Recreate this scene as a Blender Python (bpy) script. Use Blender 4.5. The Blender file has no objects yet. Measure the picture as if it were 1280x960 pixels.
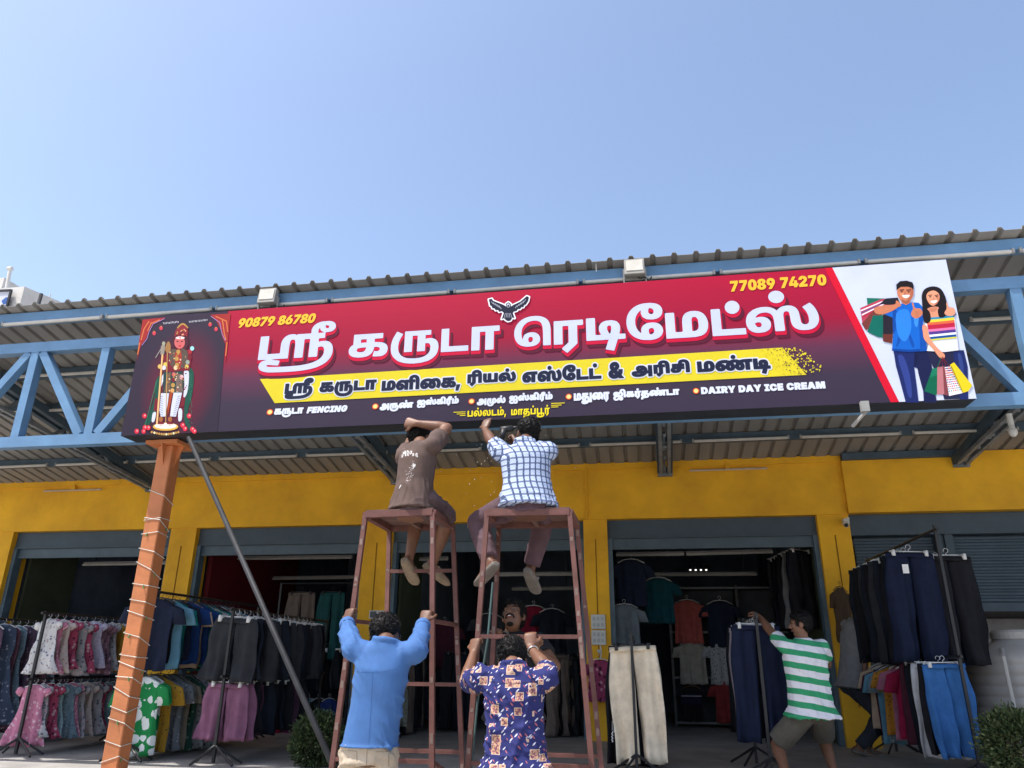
import bpy, bmesh, math, random
import numpy as np
from mathutils import Vector, Matrix, Euler
rnd = random.Random(7)
sc = bpy.context.scene
col = sc.collection
# ---------------------------------------------------------------- camera, sky, sun, exposure
FPX = 930.0
PITCH, YAW, ROLL = [math.radians(v) for v in (20.404, 9.909, 0.546)]
CAM = Vector((0, 0, 1.40))
_f = Vector((-math.sin(YAW)*math.cos(PITCH), math.cos(YAW)*math.cos(PITCH), math.sin(PITCH)))
_r = Vector((math.cos(YAW), math.sin(YAW), 0)); _u = _r.cross(_f)
_R = math.cos(ROLL)*_r + math.sin(ROLL)*_u; _U = -math.sin(ROLL)*_r + math.cos(ROLL)*_u
cd = bpy.data.cameras.new('camera'); cam = bpy.data.objects.new('camera', cd); col.objects.link(cam)
cd.sensor_fit = 'HORIZONTAL'; cd.sensor_width = 36.0; cd.lens = FPX*36.0/1280.0; cd.clip_start = .05; cd.clip_end = 3000
_m = Matrix((_R, _U, -_f)).transposed().to_4x4(); _m.translation = CAM; cam.matrix_world = _m
sc.camera = cam
SUN_EL, SUN_AZ = math.radians(64), math.radians(56)      # azimuth: how far left of straight behind the camera
w = bpy.data.worlds.new('World'); sc.world = w; w.use_nodes = True
nt = w.node_tree; bg = nt.nodes['Background']
sky = nt.nodes.new('ShaderNodeTexSky'); sky.sky_type = 'NISHITA'; sky.sun_disc = False
sky.sun_elevation = SUN_EL; sky.sun_rotation = math.radians(180)+SUN_AZ
sky.air_density = 1.0; sky.dust_density = 2.6; sky.ozone_density = .35; sky.altitude = 200
nt.links.new(sky.outputs[0], bg.inputs[0]); bg.inputs[1].default_value = .118
sl = bpy.data.lights.new('sun', 'SUN'); so = bpy.data.objects.new('sun', sl); col.objects.link(so)
sl.energy = 2.7; sl.angle = math.radians(.5); sl.color = (1, .95, .87)
sdir = Vector((math.sin(SUN_AZ)*math.cos(SUN_EL), math.cos(SUN_AZ)*math.cos(SUN_EL), -math.sin(SUN_EL)))
so.rotation_euler = sdir.to_track_quat('-Z', 'Y').to_euler()
vs = sc.view_settings; vs.view_transform = 'Standard'; vs.look = 'None'; vs.exposure = 1.25; vs.gamma = 1; vs.use_curve_mapping = False
sc.cycles.max_bounces = 8; sc.cycles.diffuse_bounces = 4
# ---------------------------------------------------------------- helpers
def ray(px, py): return _f + (px-640)/FPX*_R + (480-py)/FPX*_U
def P(px, py, Y):
    d = ray(px, py); return CAM + d*(Y/d.y)
def PZ(px, py, z):
    d = ray(px, py); return CAM + d*((z-CAM.z)/d.z)
def S(r, g, b):
    f = lambda c: (c/255/12.92 if c/255 < .04045 else ((c/255+.055)/1.055)**2.4)
    return (f(r), f(g), f(b))
_mats = {}
def mat(name, c, rough=.7, var=.12, scale=6., bump=0., bscale=40., metal=0., spec=.4, dirt=None, stretch=None, sheen=0., emit=None):
    if name in _mats: return _mats[name]
    m = bpy.data.materials.new(name); m.use_nodes = True; n = m.node_tree.nodes; l = m.node_tree.links; b = n['Principled BSDF']
    b.inputs['Roughness'].default_value = rough; b.inputs['Metallic'].default_value = metal; b.inputs['Specular IOR Level'].default_value = spec
    if sheen: b.inputs['Sheen Weight'].default_value = sheen
    tc = n.new('ShaderNodeTexCoord'); src = tc.outputs['Object']
    if stretch:
        mp = n.new('ShaderNodeMapping'); mp.inputs['Scale'].default_value = stretch; l.new(src, mp.inputs[0]); src = mp.outputs[0]
    nz = n.new('ShaderNodeTexNoise'); nz.inputs['Scale'].default_value = scale; nz.inputs['Detail'].default_value = 6; nz.inputs['Roughness'].default_value = .65; l.new(src, nz.inputs['Vector'])
    mx = n.new('ShaderNodeMix'); mx.data_type = 'RGBA'
    d = dirt or tuple(max(0, v*(1-2.2*var)) for v in c)
    h = tuple(min(1, v*(1+var)) for v in c)
    rp = n.new('ShaderNodeMapRange'); rp.inputs[1].default_value = .3; rp.inputs[2].default_value = .7; l.new(nz.outputs[0], rp.inputs[0])
    mx.inputs[6].default_value = (*d, 1); mx.inputs[7].default_value = (*h, 1); l.new(rp.outputs[0], mx.inputs[0]); l.new(mx.outputs[2], b.inputs['Base Color'])
    if bump:
        n2 = n.new('ShaderNodeTexNoise'); n2.inputs['Scale'].default_value = bscale; n2.inputs['Detail'].default_value = 4; l.new(src, n2.inputs['Vector'])
        bp = n.new('ShaderNodeBump'); bp.inputs['Strength'].default_value = bump; bp.inputs['Distance'].default_value = .01; l.new(n2.outputs[0], bp.inputs['Height']); l.new(bp.outputs[0], b.inputs['Normal'])
    if emit: b.inputs['Emission Color'].default_value = (*emit[0], 1); b.inputs['Emission Strength'].default_value = emit[1]
    m['c'] = c; _mats[name] = m; return m
ORG = {}
def empty(name, loc, label=None, cat=None, group=None):
    o = bpy.data.objects.new(name, None); o.empty_display_size = .1; col.objects.link(o); o.location = loc; ORG[o.name] = Vector(loc)
    tag(o, label, cat, group); return o
def tag(o, label=None, cat=None, group=None, kind=None):
    if label: o['label'] = label
    if cat: o['category'] = cat
    if group: o['group'] = group
    if kind: o['kind'] = kind
    return o
def org(o):
    while o.parent: o = o.parent
    return ORG.get(o.name, Vector((0, 0, 0)))
class MB:
    """collects shapes; build() links them as one mesh object"""
    def __init__(s): s.v = []; s.f = []; s.mi = []
    def add(s, vs, fs, mi=0):
        o = len(s.v); s.v += [Vector(v) for v in vs]; s.f += [tuple(i+o for i in f) for f in fs]; s.mi += [mi]*len(fs); return s
    def box(s, c, d, rot=None, mi=0):
        x, y, z = d[0]/2, d[1]/2, d[2]/2
        vs = [Vector((a*x, b*y, e*z)) for e in (-1, 1) for a, b in ((-1, -1), (1, -1), (1, 1), (-1, 1))]
        if rot is not None: R = Euler(rot).to_matrix() if not isinstance(rot, Matrix) else rot; vs = [R@v for v in vs]
        c = Vector(c)
        return s.add([v+c for v in vs], [(3, 2, 1, 0), (4, 5, 6, 7), (0, 1, 5, 4), (1, 2, 6, 5), (2, 3, 7, 6), (3, 0, 4, 7)], mi)
    def bb(s, a, b, mi=0):
        a, b = Vector(a), Vector(b); return s.box((a+b)/2, (abs(b.x-a.x), abs(b.y-a.y), abs(b.z-a.z)), None, mi)
    def bar(s, a, b, wd, ht, up=(0, 0, 1), mi=0):
        a, b = Vector(a), Vector(b); d = (b-a); L = d.length; d.normalize(); u = Vector(up); x = d.cross(u)
        if x.length < 1e-4: x = d.cross(Vector((0, 1, 0)))
        x.normalize(); u = x.cross(d); R = Matrix((x, d, u)).transposed()
        return s.box((a+b)/2, (wd, L, ht), R, mi)
    def tube(s, pts, r, n=8, mi=0, caps=True):
        pts = [Vector(p) for p in pts]; rs = r if isinstance(r, (list, tuple)) else [r]*len(pts); rings = []; px = None
        vs = []; fs = []
        for i, p in enumerate(pts):
            t = (pts[min(i+1, len(pts)-1)]-pts[max(i-1, 0)]); t = t.normalized() if t.length > 1e-9 else Vector((0, 0, 1))
            if px is None: px = t.orthogonal().normalized()
            else:
                px = px-t*px.dot(t); px = px.normalized() if px.length > 1e-6 else t.orthogonal().normalized()
            py = t.cross(px)
            for k in range(n):
                a = 2*math.pi*k/n; vs.append(p+(px*math.cos(a)+py*math.sin(a))*rs[i])
        for i in range(len(pts)-1):
            for k in range(n): fs.append((i*n+k, i*n+(k+1) % n, (i+1)*n+(k+1) % n, (i+1)*n+k))
        if caps: fs += [tuple(range(n-1, -1, -1)), tuple((len(pts)-1)*n+k for k in range(n))]
        return s.add(vs, fs, mi)
    def ball(s, c, r, nu=12, nv=8, mi=0, rot=None):
        c = Vector(c); r = Vector((r, r, r)) if isinstance(r, (int, float)) else Vector(r); vs = []; fs = []
        R = rot if rot is not None else Matrix.Identity(3)
        for i in range(1, nv):
            t = math.pi*i/nv
            for k in range(nu):
                a = 2*math.pi*k/nu; vs.append(c+R@Vector((r.x*math.sin(t)*math.cos(a), r.y*math.sin(t)*math.sin(a), r.z*math.cos(t))))
        for i in range(nv-2):
            for k in range(nu): fs.append((i*nu+k, (i+1)*nu+k, (i+1)*nu+(k+1) % nu, i*nu+(k+1) % nu))
        vs.append(c+R@Vector((0, 0, r.z))); vs.append(c+R@Vector((0, 0, -r.z))); T = len(vs)-2; b = (nv-2)*nu
        for k in range(nu): fs.append((T, k, (k+1) % nu)); fs.append((T+1, b+(k+1) % nu, b+k))
        return s.add(vs, fs, mi)
    def lathe(s, c, prof, n=24, mi=0):
        c = Vector(c); vs = []; fs = []
        for r, z in prof:
            for k in range(n): a = 2*math.pi*k/n; vs.append(c+Vector((r*math.cos(a), r*math.sin(a), z)))
        for i in range(len(prof)-1):
            for k in range(n): fs.append((i*n+k, i*n+(k+1) % n, (i+1)*n+(k+1) % n, (i+1)*n+k))
        fs += [tuple(range(n-1, -1, -1)), tuple((len(prof)-1)*n+k for k in range(n))]
        return s.add(vs, fs, mi)
    def ngon(s, pts, mi=0): return s.add(pts, [tuple(range(len(pts)))], mi)
    def prism(s, pts, dv, mi=0):
        n = len(pts); dv = Vector(dv); a = [Vector(p) for p in pts]; b = [p+dv for p in a]
        return s.add(a+b, [tuple(range(n)), tuple(range(2*n-1, n-1, -1))]+[((i+1) % n, i, i+n, (i+1) % n+n) for i in range(n)], mi)
    def build(s, name, mats, parent=None, smooth=False, bevel=0.):
        me = bpy.data.meshes.new(name); o = org(parent) if parent else Vector((0, 0, 0))
        me.from_pydata([v-o for v in s.v], [], s.f); me.polygons.foreach_set('material_index', s.mi)
        for m in (mats if isinstance(mats, (list, tuple)) else [mats]): me.materials.append(m)
        bm = bmesh.new(); bm.from_mesh(me); bmesh.ops.recalc_face_normals(bm, faces=bm.faces)
        if bevel: bmesh.ops.bevel(bm, geom=list(bm.edges), offset=bevel, segments=1, affect='EDGES', clamp_overlap=True)
        bm.to_mesh(me); bm.free()
        if smooth: me.polygons.foreach_set('use_smooth', [True]*len(me.polygons))
        ob = bpy.data.objects.new(name, me); col.objects.link(ob)
        if parent: ob.parent = parent
        return ob
def solo(mb, name, mats, label, cat, group=None, **k):           # a thing that is one mesh, with its origin at its base
    xs = [v for v in mb.v]; lo = Vector((sum(v.x for v in xs)/len(xs), sum(v.y for v in xs)/len(xs), min(v.z for v in xs)))
    for i in range(len(mb.v)): mb.v[i] = mb.v[i]-lo
    o = mb.build(name, mats, None, **k); o.location = lo; return tag(o, label, cat, group)
def structure(mb, name, mats, **k): return tag(mb.build(name, mats, None, **k), kind='structure')
def kids(o): return [c for c in bpy.data.objects if c.parent == o]
def copy_tree(o, parent=None):
    c = o.copy(); col.objects.link(c)
    if parent is not None: c.parent = parent
    for ch in kids(o): copy_tree(ch, c)
    return c
# ---------------------------------------------------------------- the setting and the building
M_ground = mat('dusty_concrete', (.50, .455, .39), .95, .2, 3, .4, 120)
M_floor = mat('shop_floor', (.36, .345, .33), .6, .15, 2.5, .1, 60)
mb = MB(); mb.box((0, 0, -.02), (240, 240, .04)); structure(mb, 'ground', M_ground)
mb = MB(); mb.bb((-14, 5.95, 0), (9, 19, .45)); structure(mb, 'shop_floor', M_floor, bevel=.01)
M_yel = mat('yellow_paint', (.88, .475, .018), .75, .07, 1.1, .15, 25, dirt=(.62, .31, .016))
M_blueg = mat('shutter_paint', (.055, .085, .115), .55, .1, 4, metal=.0)
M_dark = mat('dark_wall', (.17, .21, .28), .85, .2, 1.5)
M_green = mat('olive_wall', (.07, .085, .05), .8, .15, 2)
M_red = mat('red_panel', (.16, .012, .02), .6, .1, 2)
shop = empty('shop_building', (0, 10.5, .45), 'yellow fronted shop building with open shutter bays full of clothes', 'building')
mb = MB(); mb.bb((-14, 10.5, 3.272), (2.72, 10.78, 3.98)); mb.bb((-14, 10.47, 3.98), (2.72, 10.78, 4.075)); mb.bb((2.72, 10.43, 3.276), (9, 10.78, 4.06))
mb.build('front_beam', M_yel, shop)
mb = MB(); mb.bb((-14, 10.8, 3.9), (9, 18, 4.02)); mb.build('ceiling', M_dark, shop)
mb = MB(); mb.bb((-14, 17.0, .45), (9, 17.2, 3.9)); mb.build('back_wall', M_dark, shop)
PIL = [(-10.6, -9.95), (-7.17, -6.74), (-4.04, -3.60), (-.80, -.47), (2.33, 2.73)]
for a, b in PIL:
    mb = MB(); mb.bb((a, 10.52, .45), (b, 10.9, 3.272)); o = mb.build('pillar', M_yel, shop)
    mg = MB(); mg.bb(((a+b)/2-.006, 10.512, .9), ((a+b)/2+.006, 10.525, 3.0)); mg.build('groove_line', mat('groove', (.25, .12, .01), .9), o)
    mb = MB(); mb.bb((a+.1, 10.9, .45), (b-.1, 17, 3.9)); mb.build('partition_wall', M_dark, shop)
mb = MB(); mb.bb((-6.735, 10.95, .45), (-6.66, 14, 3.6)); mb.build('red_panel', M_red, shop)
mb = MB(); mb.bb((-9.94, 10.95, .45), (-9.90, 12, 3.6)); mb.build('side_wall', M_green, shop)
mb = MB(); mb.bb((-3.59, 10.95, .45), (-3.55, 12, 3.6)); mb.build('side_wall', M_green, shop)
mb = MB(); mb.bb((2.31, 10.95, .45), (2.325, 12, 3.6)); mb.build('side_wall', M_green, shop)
for a, b in [(-9.95, -7.17), (-6.74, -4.04), (-3.60, -.80), (-.47, 2.33)]:
    mb = MB(); mb.bb((a, 10.62, 3.02), (b, 10.95, 3.271)); mb.bb((a+.01, 10.6, 3.015), (b-.01, 10.64, 3.05)); bx_ = mb.build('shutter_box', M_blueg, shop)
    mb = MB(); mb.bb((a+.06, 10.66, 2.88), (b-.06, 10.70, 3.018)); mb.bb((a+.06, 10.645, 2.87), (b-.06, 10.715, 2.895)); mb.build('shutter_curtain', mat('shutter_metal', (.075, .115, .15), .45, .1, 5), shop)
    for x in (a, b-.06):
        mb = MB(); mb.bb((x, 10.60, .45), (x+.06, 10.74, 3.018)); mb.build('shutter_guide', mat('guide_blue', (.10, .16, .22), .5, .15, 5), shop)
# the closed and the half closed shutter on the right
mb = MB(); mb.bb((2.73, 10.58, 3.0), (9, 10.95, 3.271)); mb.build('shutter_box', M_blueg, shop)
def slats(x0, x1, z0, z1, Y):
    mb = MB(); z = z1; n = int((z1-z0)/.075)
    prof = []
    for i in range(n+1):
        zz = z1-(z1-z0)*i/n
        prof += [(Y, zz), (Y-.018, zz-.02), (Y-.018, zz-.045), (Y, zz-.06)]
    vs = [(x, p[0], p[1]) for p in prof for x in (x0, x1)]
    mb.add(vs, [(2*i, 2*i+1, 2*i+3, 2*i+2) for i in range(len(prof)-1)]); return mb
o = slats(2.80, 3.78, 2.42, 2.99, 10.72).build('shutter_curtain', M_blueg, shop)
mb = MB(); mb.bb((2.80, 10.69, 2.33), (3.78, 10.74, 2.43)); mb.build('bottom_bar', M_blueg, o)
o = slats(4.02, 8.9, 2.13, 2.99, 10.72).build('shutter_curtain', M_blueg, shop)
mb = MB(); mb.bb((4.02, 10.69, 2.04), (8.9, 10.74, 2.14)); mb.build('bottom_bar', M_blueg, o)
mb = MB(); mb.bb((3.79, 10.62, .45), (3.86, 10.8, 3.0)); mb.bb((3.90, 10.62, .45), (4.0, 10.8, 3.0)); mb.bb((3.86, 10.66, .45), (3.90, 10.78, 3.0)); mb.build('shutter_guide', M_blueg, shop)
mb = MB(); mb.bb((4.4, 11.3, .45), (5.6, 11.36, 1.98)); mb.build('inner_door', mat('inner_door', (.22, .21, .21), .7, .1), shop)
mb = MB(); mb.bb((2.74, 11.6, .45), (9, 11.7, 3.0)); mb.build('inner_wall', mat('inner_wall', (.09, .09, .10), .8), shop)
# ---------------------------------------------------------------- canopy
RZ = lambda Y: 4.87-.188*(Y-6.2)
M_sheet = mat('roof_sheet', (.25, .245, .235), .55, .1, 2.0, stretch=(1, .25, 1), metal=.0)
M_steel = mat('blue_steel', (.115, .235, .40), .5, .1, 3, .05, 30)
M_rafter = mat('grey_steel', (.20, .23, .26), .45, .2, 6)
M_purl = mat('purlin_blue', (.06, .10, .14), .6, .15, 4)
can = empty('steel_canopy', (0, 6.3, 3.4), 'corrugated sheet canopy on light blue steel truss over the shop front', 'canopy')
mb = MB(); x = -13.0; prof = []
while x < 8.5:
    prof += [(x, 0), (x+.135, 0), (x+.148, .032), (x+.178, .032), (x+.195, 0)]; x += .195
prof = [p for i, p in enumerate(prof) if i == 0 or p != prof[i-1]]
vs = [(px, Y, RZ(Y)+pz) for px, pz in prof for Y in (6.12, 10.62)]
vs += [(px, Y, RZ(Y)+pz-.004) for px, pz in prof for Y in (6.12, 10.62)]
n = len(prof); fs = [(2*i, 2*i+2, 2*i+3, 2*i+1) for i in range(n-1)]+[(2*n+2*i, 2*n+2*i+1, 2*n+2*i+3, 2*n+2*i+2) for i in range(n-1)]+[(2*i, 2*n+2*i, 2*n+2*i+2, 2*i+2) for i in range(n-1)]
mb.add(vs, fs); mb.build('roof_sheet', M_sheet, can)
mb = MB(); mb.bb((-13, 6.21, RZ(6.3)-.115), (8.5, 6.31, RZ(6.3)-.008)); mb.build('eave_beam', M_steel, can)
for Y in (7.30, 8.10, 9.66):
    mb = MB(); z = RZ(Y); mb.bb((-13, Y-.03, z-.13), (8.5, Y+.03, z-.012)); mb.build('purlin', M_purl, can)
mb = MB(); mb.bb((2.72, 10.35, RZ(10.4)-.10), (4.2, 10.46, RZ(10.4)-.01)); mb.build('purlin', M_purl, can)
# front truss
mb = MB(); mb.bb((-13, 6.26, 3.362), (8.5, 6.36, 3.472)); mb.build('bottom_chord', M_steel, can)
mb = MB(); mb.bb((-13, 6.26, 4.40), (8.5, 6.36, 4.51)); mb.build('top_chord', M_steel, can)
zt, zb = 4.40, 3.472
def web(a, b):
    mb = MB(); mb.bar((a, 6.31, zb), (b, 6.31, zt), .085, .085, (0, 1, 0)); mb.build('web_member', M_steel, can)
for k in range(-6, 9):
    X = -6.19+.83*k; mb = MB(); mb.bb((X-.045, 6.265, zb), (X+.045, 6.355, zt)); mb.build('web_member', M_steel, can)
    if k % 2 == 0: web(X+.72, X+.08)
    else: web(X+.09, X+.75)
for k in range(8):
    X = 1.57+.83*k; mb = MB(); mb.bb((X-.045, 6.265, zb), (X+.045, 6.355, zt)); mb.build('web_member', M_steel, can)
    if k % 2 == 0: web(X+.09, X+.75)
    else: web(X+.72, X+.10)
# sloping rafters that tie the truss back to the beam
for Xf, Xb in ((-11.4, -11.4), (-7.56, -7.56), (-3.53, -3.53), (.29, .37), (4.2, 4.2), (8.1, 8.1)):
    mb = MB(); zc = lambda Y: 3.88+(10.45-Y)*.10; xx = lambda Y: Xf+(Xb-Xf)*(Y-6.4)/4.05
    for dx in (-.055, .055): mb.bar((xx(6.4)+dx, 6.4, zc(6.4)), (xx(10.42)+dx, 10.42, zc(10.42)), .045, .045)
    for Y in (7.4, 8.4, 9.4, 10.4): mb.bar((xx(Y)-.03, Y, zc(Y)), (xx(Y)+.03, Y, zc(Y)), .03, .03)
    o = mb.build('rafter', M_rafter, can)
    mb = MB()
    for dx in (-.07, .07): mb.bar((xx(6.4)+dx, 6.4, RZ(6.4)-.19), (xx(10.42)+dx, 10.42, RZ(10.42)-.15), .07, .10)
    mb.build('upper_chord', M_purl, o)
    Y = 6.6
    while Y < 10.2:
        mb = MB(); mb.bar((xx(Y), Y, zc(Y)), (xx(Y), Y+.25, RZ(Y+.25)-.17), .035, .035, (1, 0, 0)); mb.build('web_member', M_rafter, o); mb = MB(); mb.bar((xx(Y), Y+.5, zc(Y+.5)), (xx(Y), Y+.25, RZ(Y+.25)-.17), .035, .035, (1, 0, 0)); mb.build('web_member', M_rafter, o); Y += .8
    mb = MB(); mb.bb((Xb-.1, 10.40, 3.84), (Xb+.1, 10.46, RZ(10.45)-.1)); mb.build('end_plate', M_rafter, o)
# ---------------------------------------------------------------- unlit tube lights under the sheet
M_tube = mat('tube_white', (.50, .49, .46), .45, .06, 6)
M_cap = mat('tube_cap', (.30, .30, .29), .5, .1)
tl_mb = MB(); tl_mb.box((0, 0, 0), (1.16, .034, .034)); 
tl_root = empty('tube_light', (0, 0, 0), 'white unlit tube light under the sheet', 'tube light'); ORG[tl_root.name] = Vector((0, 0, 0))
tl_mb.build('housing', M_tube, tl_root, bevel=.008)
for e_ in (-.59, .59): mb = MB(); mb.bb((e_-.01, -.014, -.014), (e_+.01, .014, .03)); mb.build('end_cap', M_cap, tl_root)
first = [True]
def tube_light(x, y, z, label, group, rz=0):
    o = tl_root if first[0] else copy_tree(tl_root); first[0] = False
    o.location = (x, y, z); o.rotation_euler = (rnd.uniform(-.02, .02), rnd.uniform(-.004, .004), rz); o['label'] = label; o['group'] = group
for k in range(-6, 9): 
    if -7.6 < -4.78+1.24*k < 4.2: tube_light(-4.78+1.24*k, 6.20, RZ(6.2)-.155, 'white tube light along the front eave, just above the signboard and truss', 'tube lights along the eave')
for k in range(-3, 9):
    X = -4.9-.62+1.33*k
    for Y, nm in ((7.24, 'second row, just behind the truss'), (8.04, 'third row, in the middle of the canopy'), (9.6, 'rear row, above the yellow beam')):
        xo = {7.24: .05, 8.04: .4, 9.6: .18}[Y]
        if abs(X+xo) < Y*1.05+.4 and abs(X+xo-.33) > .3: tube_light(X+xo, Y-.05, RZ(Y)-.145, 'white unlit tube light under the canopy, '+nm, 'tube lights, '+nm)
# ---------------------------------------------------------------- post, prop pipe, string of lights
M_post = mat('post_orange', (.47, .165, .062), .6, .14, 3, .12, 30)
t = empty('steel_post', (-4.43, 6.30, .45), 'square orange post standing under the left end of the signboard', 'post')
mb = MB(); mb.bb((-4.51, 6.20, .45), (-4.358, 6.352, 3.30)); mb.build('shaft', M_post, t, bevel=.008)
mb = MB(); mb.bb((-4.60, 6.13, 3.30), (-4.27, 6.44, 3.335)); mb.build('cap_plate', M_post, t)
mb = MB(); mb.bb((-4.60, 6.11, .45), (-4.27, 6.44, .475)); mb.build('base_plate', M_post, t)
mb = MB()
for x in (-4.43,):
    mb.prism([(x-.006, 6.20, 3.30), (x-.006, 6.13, 3.30), (x-.006, 6.20, 3.10)], (.012, 0, 0))
    mb.build('gusset', M_post, t); mb = MB(); mb.prism([(-4.358, 6.27, 3.30), (-4.29, 6.27, 3.30), (-4.358, 6.27, 3.10)], (0, .012, 0)); mb.build('gusset', M_post, t)
mb = MB(); pts = []; zz = 2.85; a = 0
zl = [2.90, 2.62, 2.58, 2.47, 2.36, 2.20, 2.03, 1.88, 1.75, 1.61, 1.46, 1.38, 1.28, 1.15, 1.02, .92, .76, .62, .50]
cor = [(-4.515, 6.195), (-4.353, 6.195), (-4.353, 6.357), (-4.515, 6.357)]
for i in range(len(zl)-1):
    for k in range(4):
        f = k/4; z = zl[i]*(1-f)+zl[i+1]*f+rnd.uniform(-.045, .045); pts.append((cor[k][0], cor[k][1], z))
mb.tube(pts, .0036, 5)
lt = solo(mb, 'string_light', mat('wire_white', (.55, .54, .49), .5), 'white wire of a string light wound around the orange post', 'string light')
M_bulb = mat('bulb_green', (.10, .20, .06), .4)
for k in range(3, len(pts)-1, 3):
    mb = MB(); a = Vector(pts[k]); b = Vector(pts[k+1]); c = a.lerp(b, rnd.uniform(.2, .8)); mb.tube([c, c+Vector((rnd.uniform(-.012, .012), -.008, -.03))], .006, 5); o = mb.build('bulb', M_bulb, None); o.parent = lt; o.location = -lt.location
M_pipe = mat('dark_pipe', (.022, .024, .029), .6, .2, 8, spec=.25)
a = P(236, 547, 6.02); b = P(424, 975, 4.9)
b = a+(b-a)*1.35
mb = MB(); mb.tube([a, b], .0205, 12); solo(mb, 'steel_pipe', M_pipe, 'dark grey pipe slanting down from the left end of the signboard', 'pipe', smooth=True)
# ---------------------------------------------------------------- the signboard
SY = 6.0
sign = empty('signboard', (-1.07, 6.1, 3.345), 'long red and dark purple shop signboard with white Tamil lettering on the truss', 'signboard')
def pm(c, rough=.55): return mat('print_%d_%d_%d' % c, S(*c), rough, .03, 3, spec=.15)
CTL, CTR, CBL, CBR = Vector((-4.78, 0, 4.58)), Vector((2.625, 0, 4.58)), Vector((-4.76, 0, 3.345)), Vector((2.625, 0, 3.345))
X0, X1, Z0, Z1 = -4.772, 2.625, 3.346, 4.578
mb = MB(); mb.bb((X0, SY+.003, Z0), (X1, SY+.235, Z1)); mb.build('box', mat('sign_box', (.025, .03, .04), .5), sign)
def SP(px, py): p = P(px, py, SY); return (p.x, p.z)
def sheet(name, pts, m, dy, th=.0015, parent=sign):
    mb = MB(); mb.prism([(x, SY-dy, z) for x, z in pts], (0, th, 0)); return mb.build(name, m, parent)
def gradient(name, stops, axis='Z', lo=Z0, hi=Z1, glow=None):
    m = bpy.data.materials.new(name); m.use_nodes = True; n = m.node_tree.nodes; l = m.node_tree.links; b = n['Principled BSDF']; b.inputs['Roughness'].default_value = .55; b.inputs['Specular IOR Level'].default_value = .15
    g = n.new('ShaderNodeTexCoord'); sp = n.new('ShaderNodeSeparateXYZ'); l.new(g.outputs['Object'], sp.inputs[0]); mr = n.new('ShaderNodeMapRange')
    o = org(sign); mr.inputs[1].default_value = lo-o.z; mr.inputs[2].default_value = hi-o.z; l.new(sp.outputs[2], mr.inputs[0])
    cr = n.new('ShaderNodeValToRGB'); l.new(mr.outputs[0], cr.inputs[0]); e = cr.color_ramp.elements
    while len(e) < len(stops): e.new(.5)
    for i, (p, c) in enumerate(stops): e[i].position = p; e[i].color = (*S(*c), 1)
    out = cr.outputs[0]
    if glow:
        gx, gz, rx, rz, c = glow; vm = n.new('ShaderNodeMapping'); vm.inputs[1].default_value = (-(gx-o.x)/rx, 0, -(gz-o.z)/rz); vm.inputs[3].default_value = (1/rx, 0, 1/rz); l.new(g.outputs['Object'], vm.inputs[0])
        gr = n.new('ShaderNodeTexGradient'); gr.gradient_type = 'SPHERICAL'; l.new(vm.outputs[0], gr.inputs[0]); mx = n.new('ShaderNodeMix'); mx.data_type = 'RGBA'; l.new(gr.outputs[0], mx.inputs[0]); l.new(out, mx.inputs[6]); mx.inputs[7].default_value = (*S(*c), 1); out = mx.outputs[2]
    l.new(out, b.inputs['Base Color']); return m
M_face = gradient('print_gradient', [(0, (50, 42, 60)), (.22, (54, 44, 62)), (.42, (88, 44, 68)), (.62, (142, 14, 50)), (1, (164, 14, 52))])
sheet('printed_face', [(X0, Z0), (X1, Z0), (X1, Z1), (X0, Z1)], M_face, .000)
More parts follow.
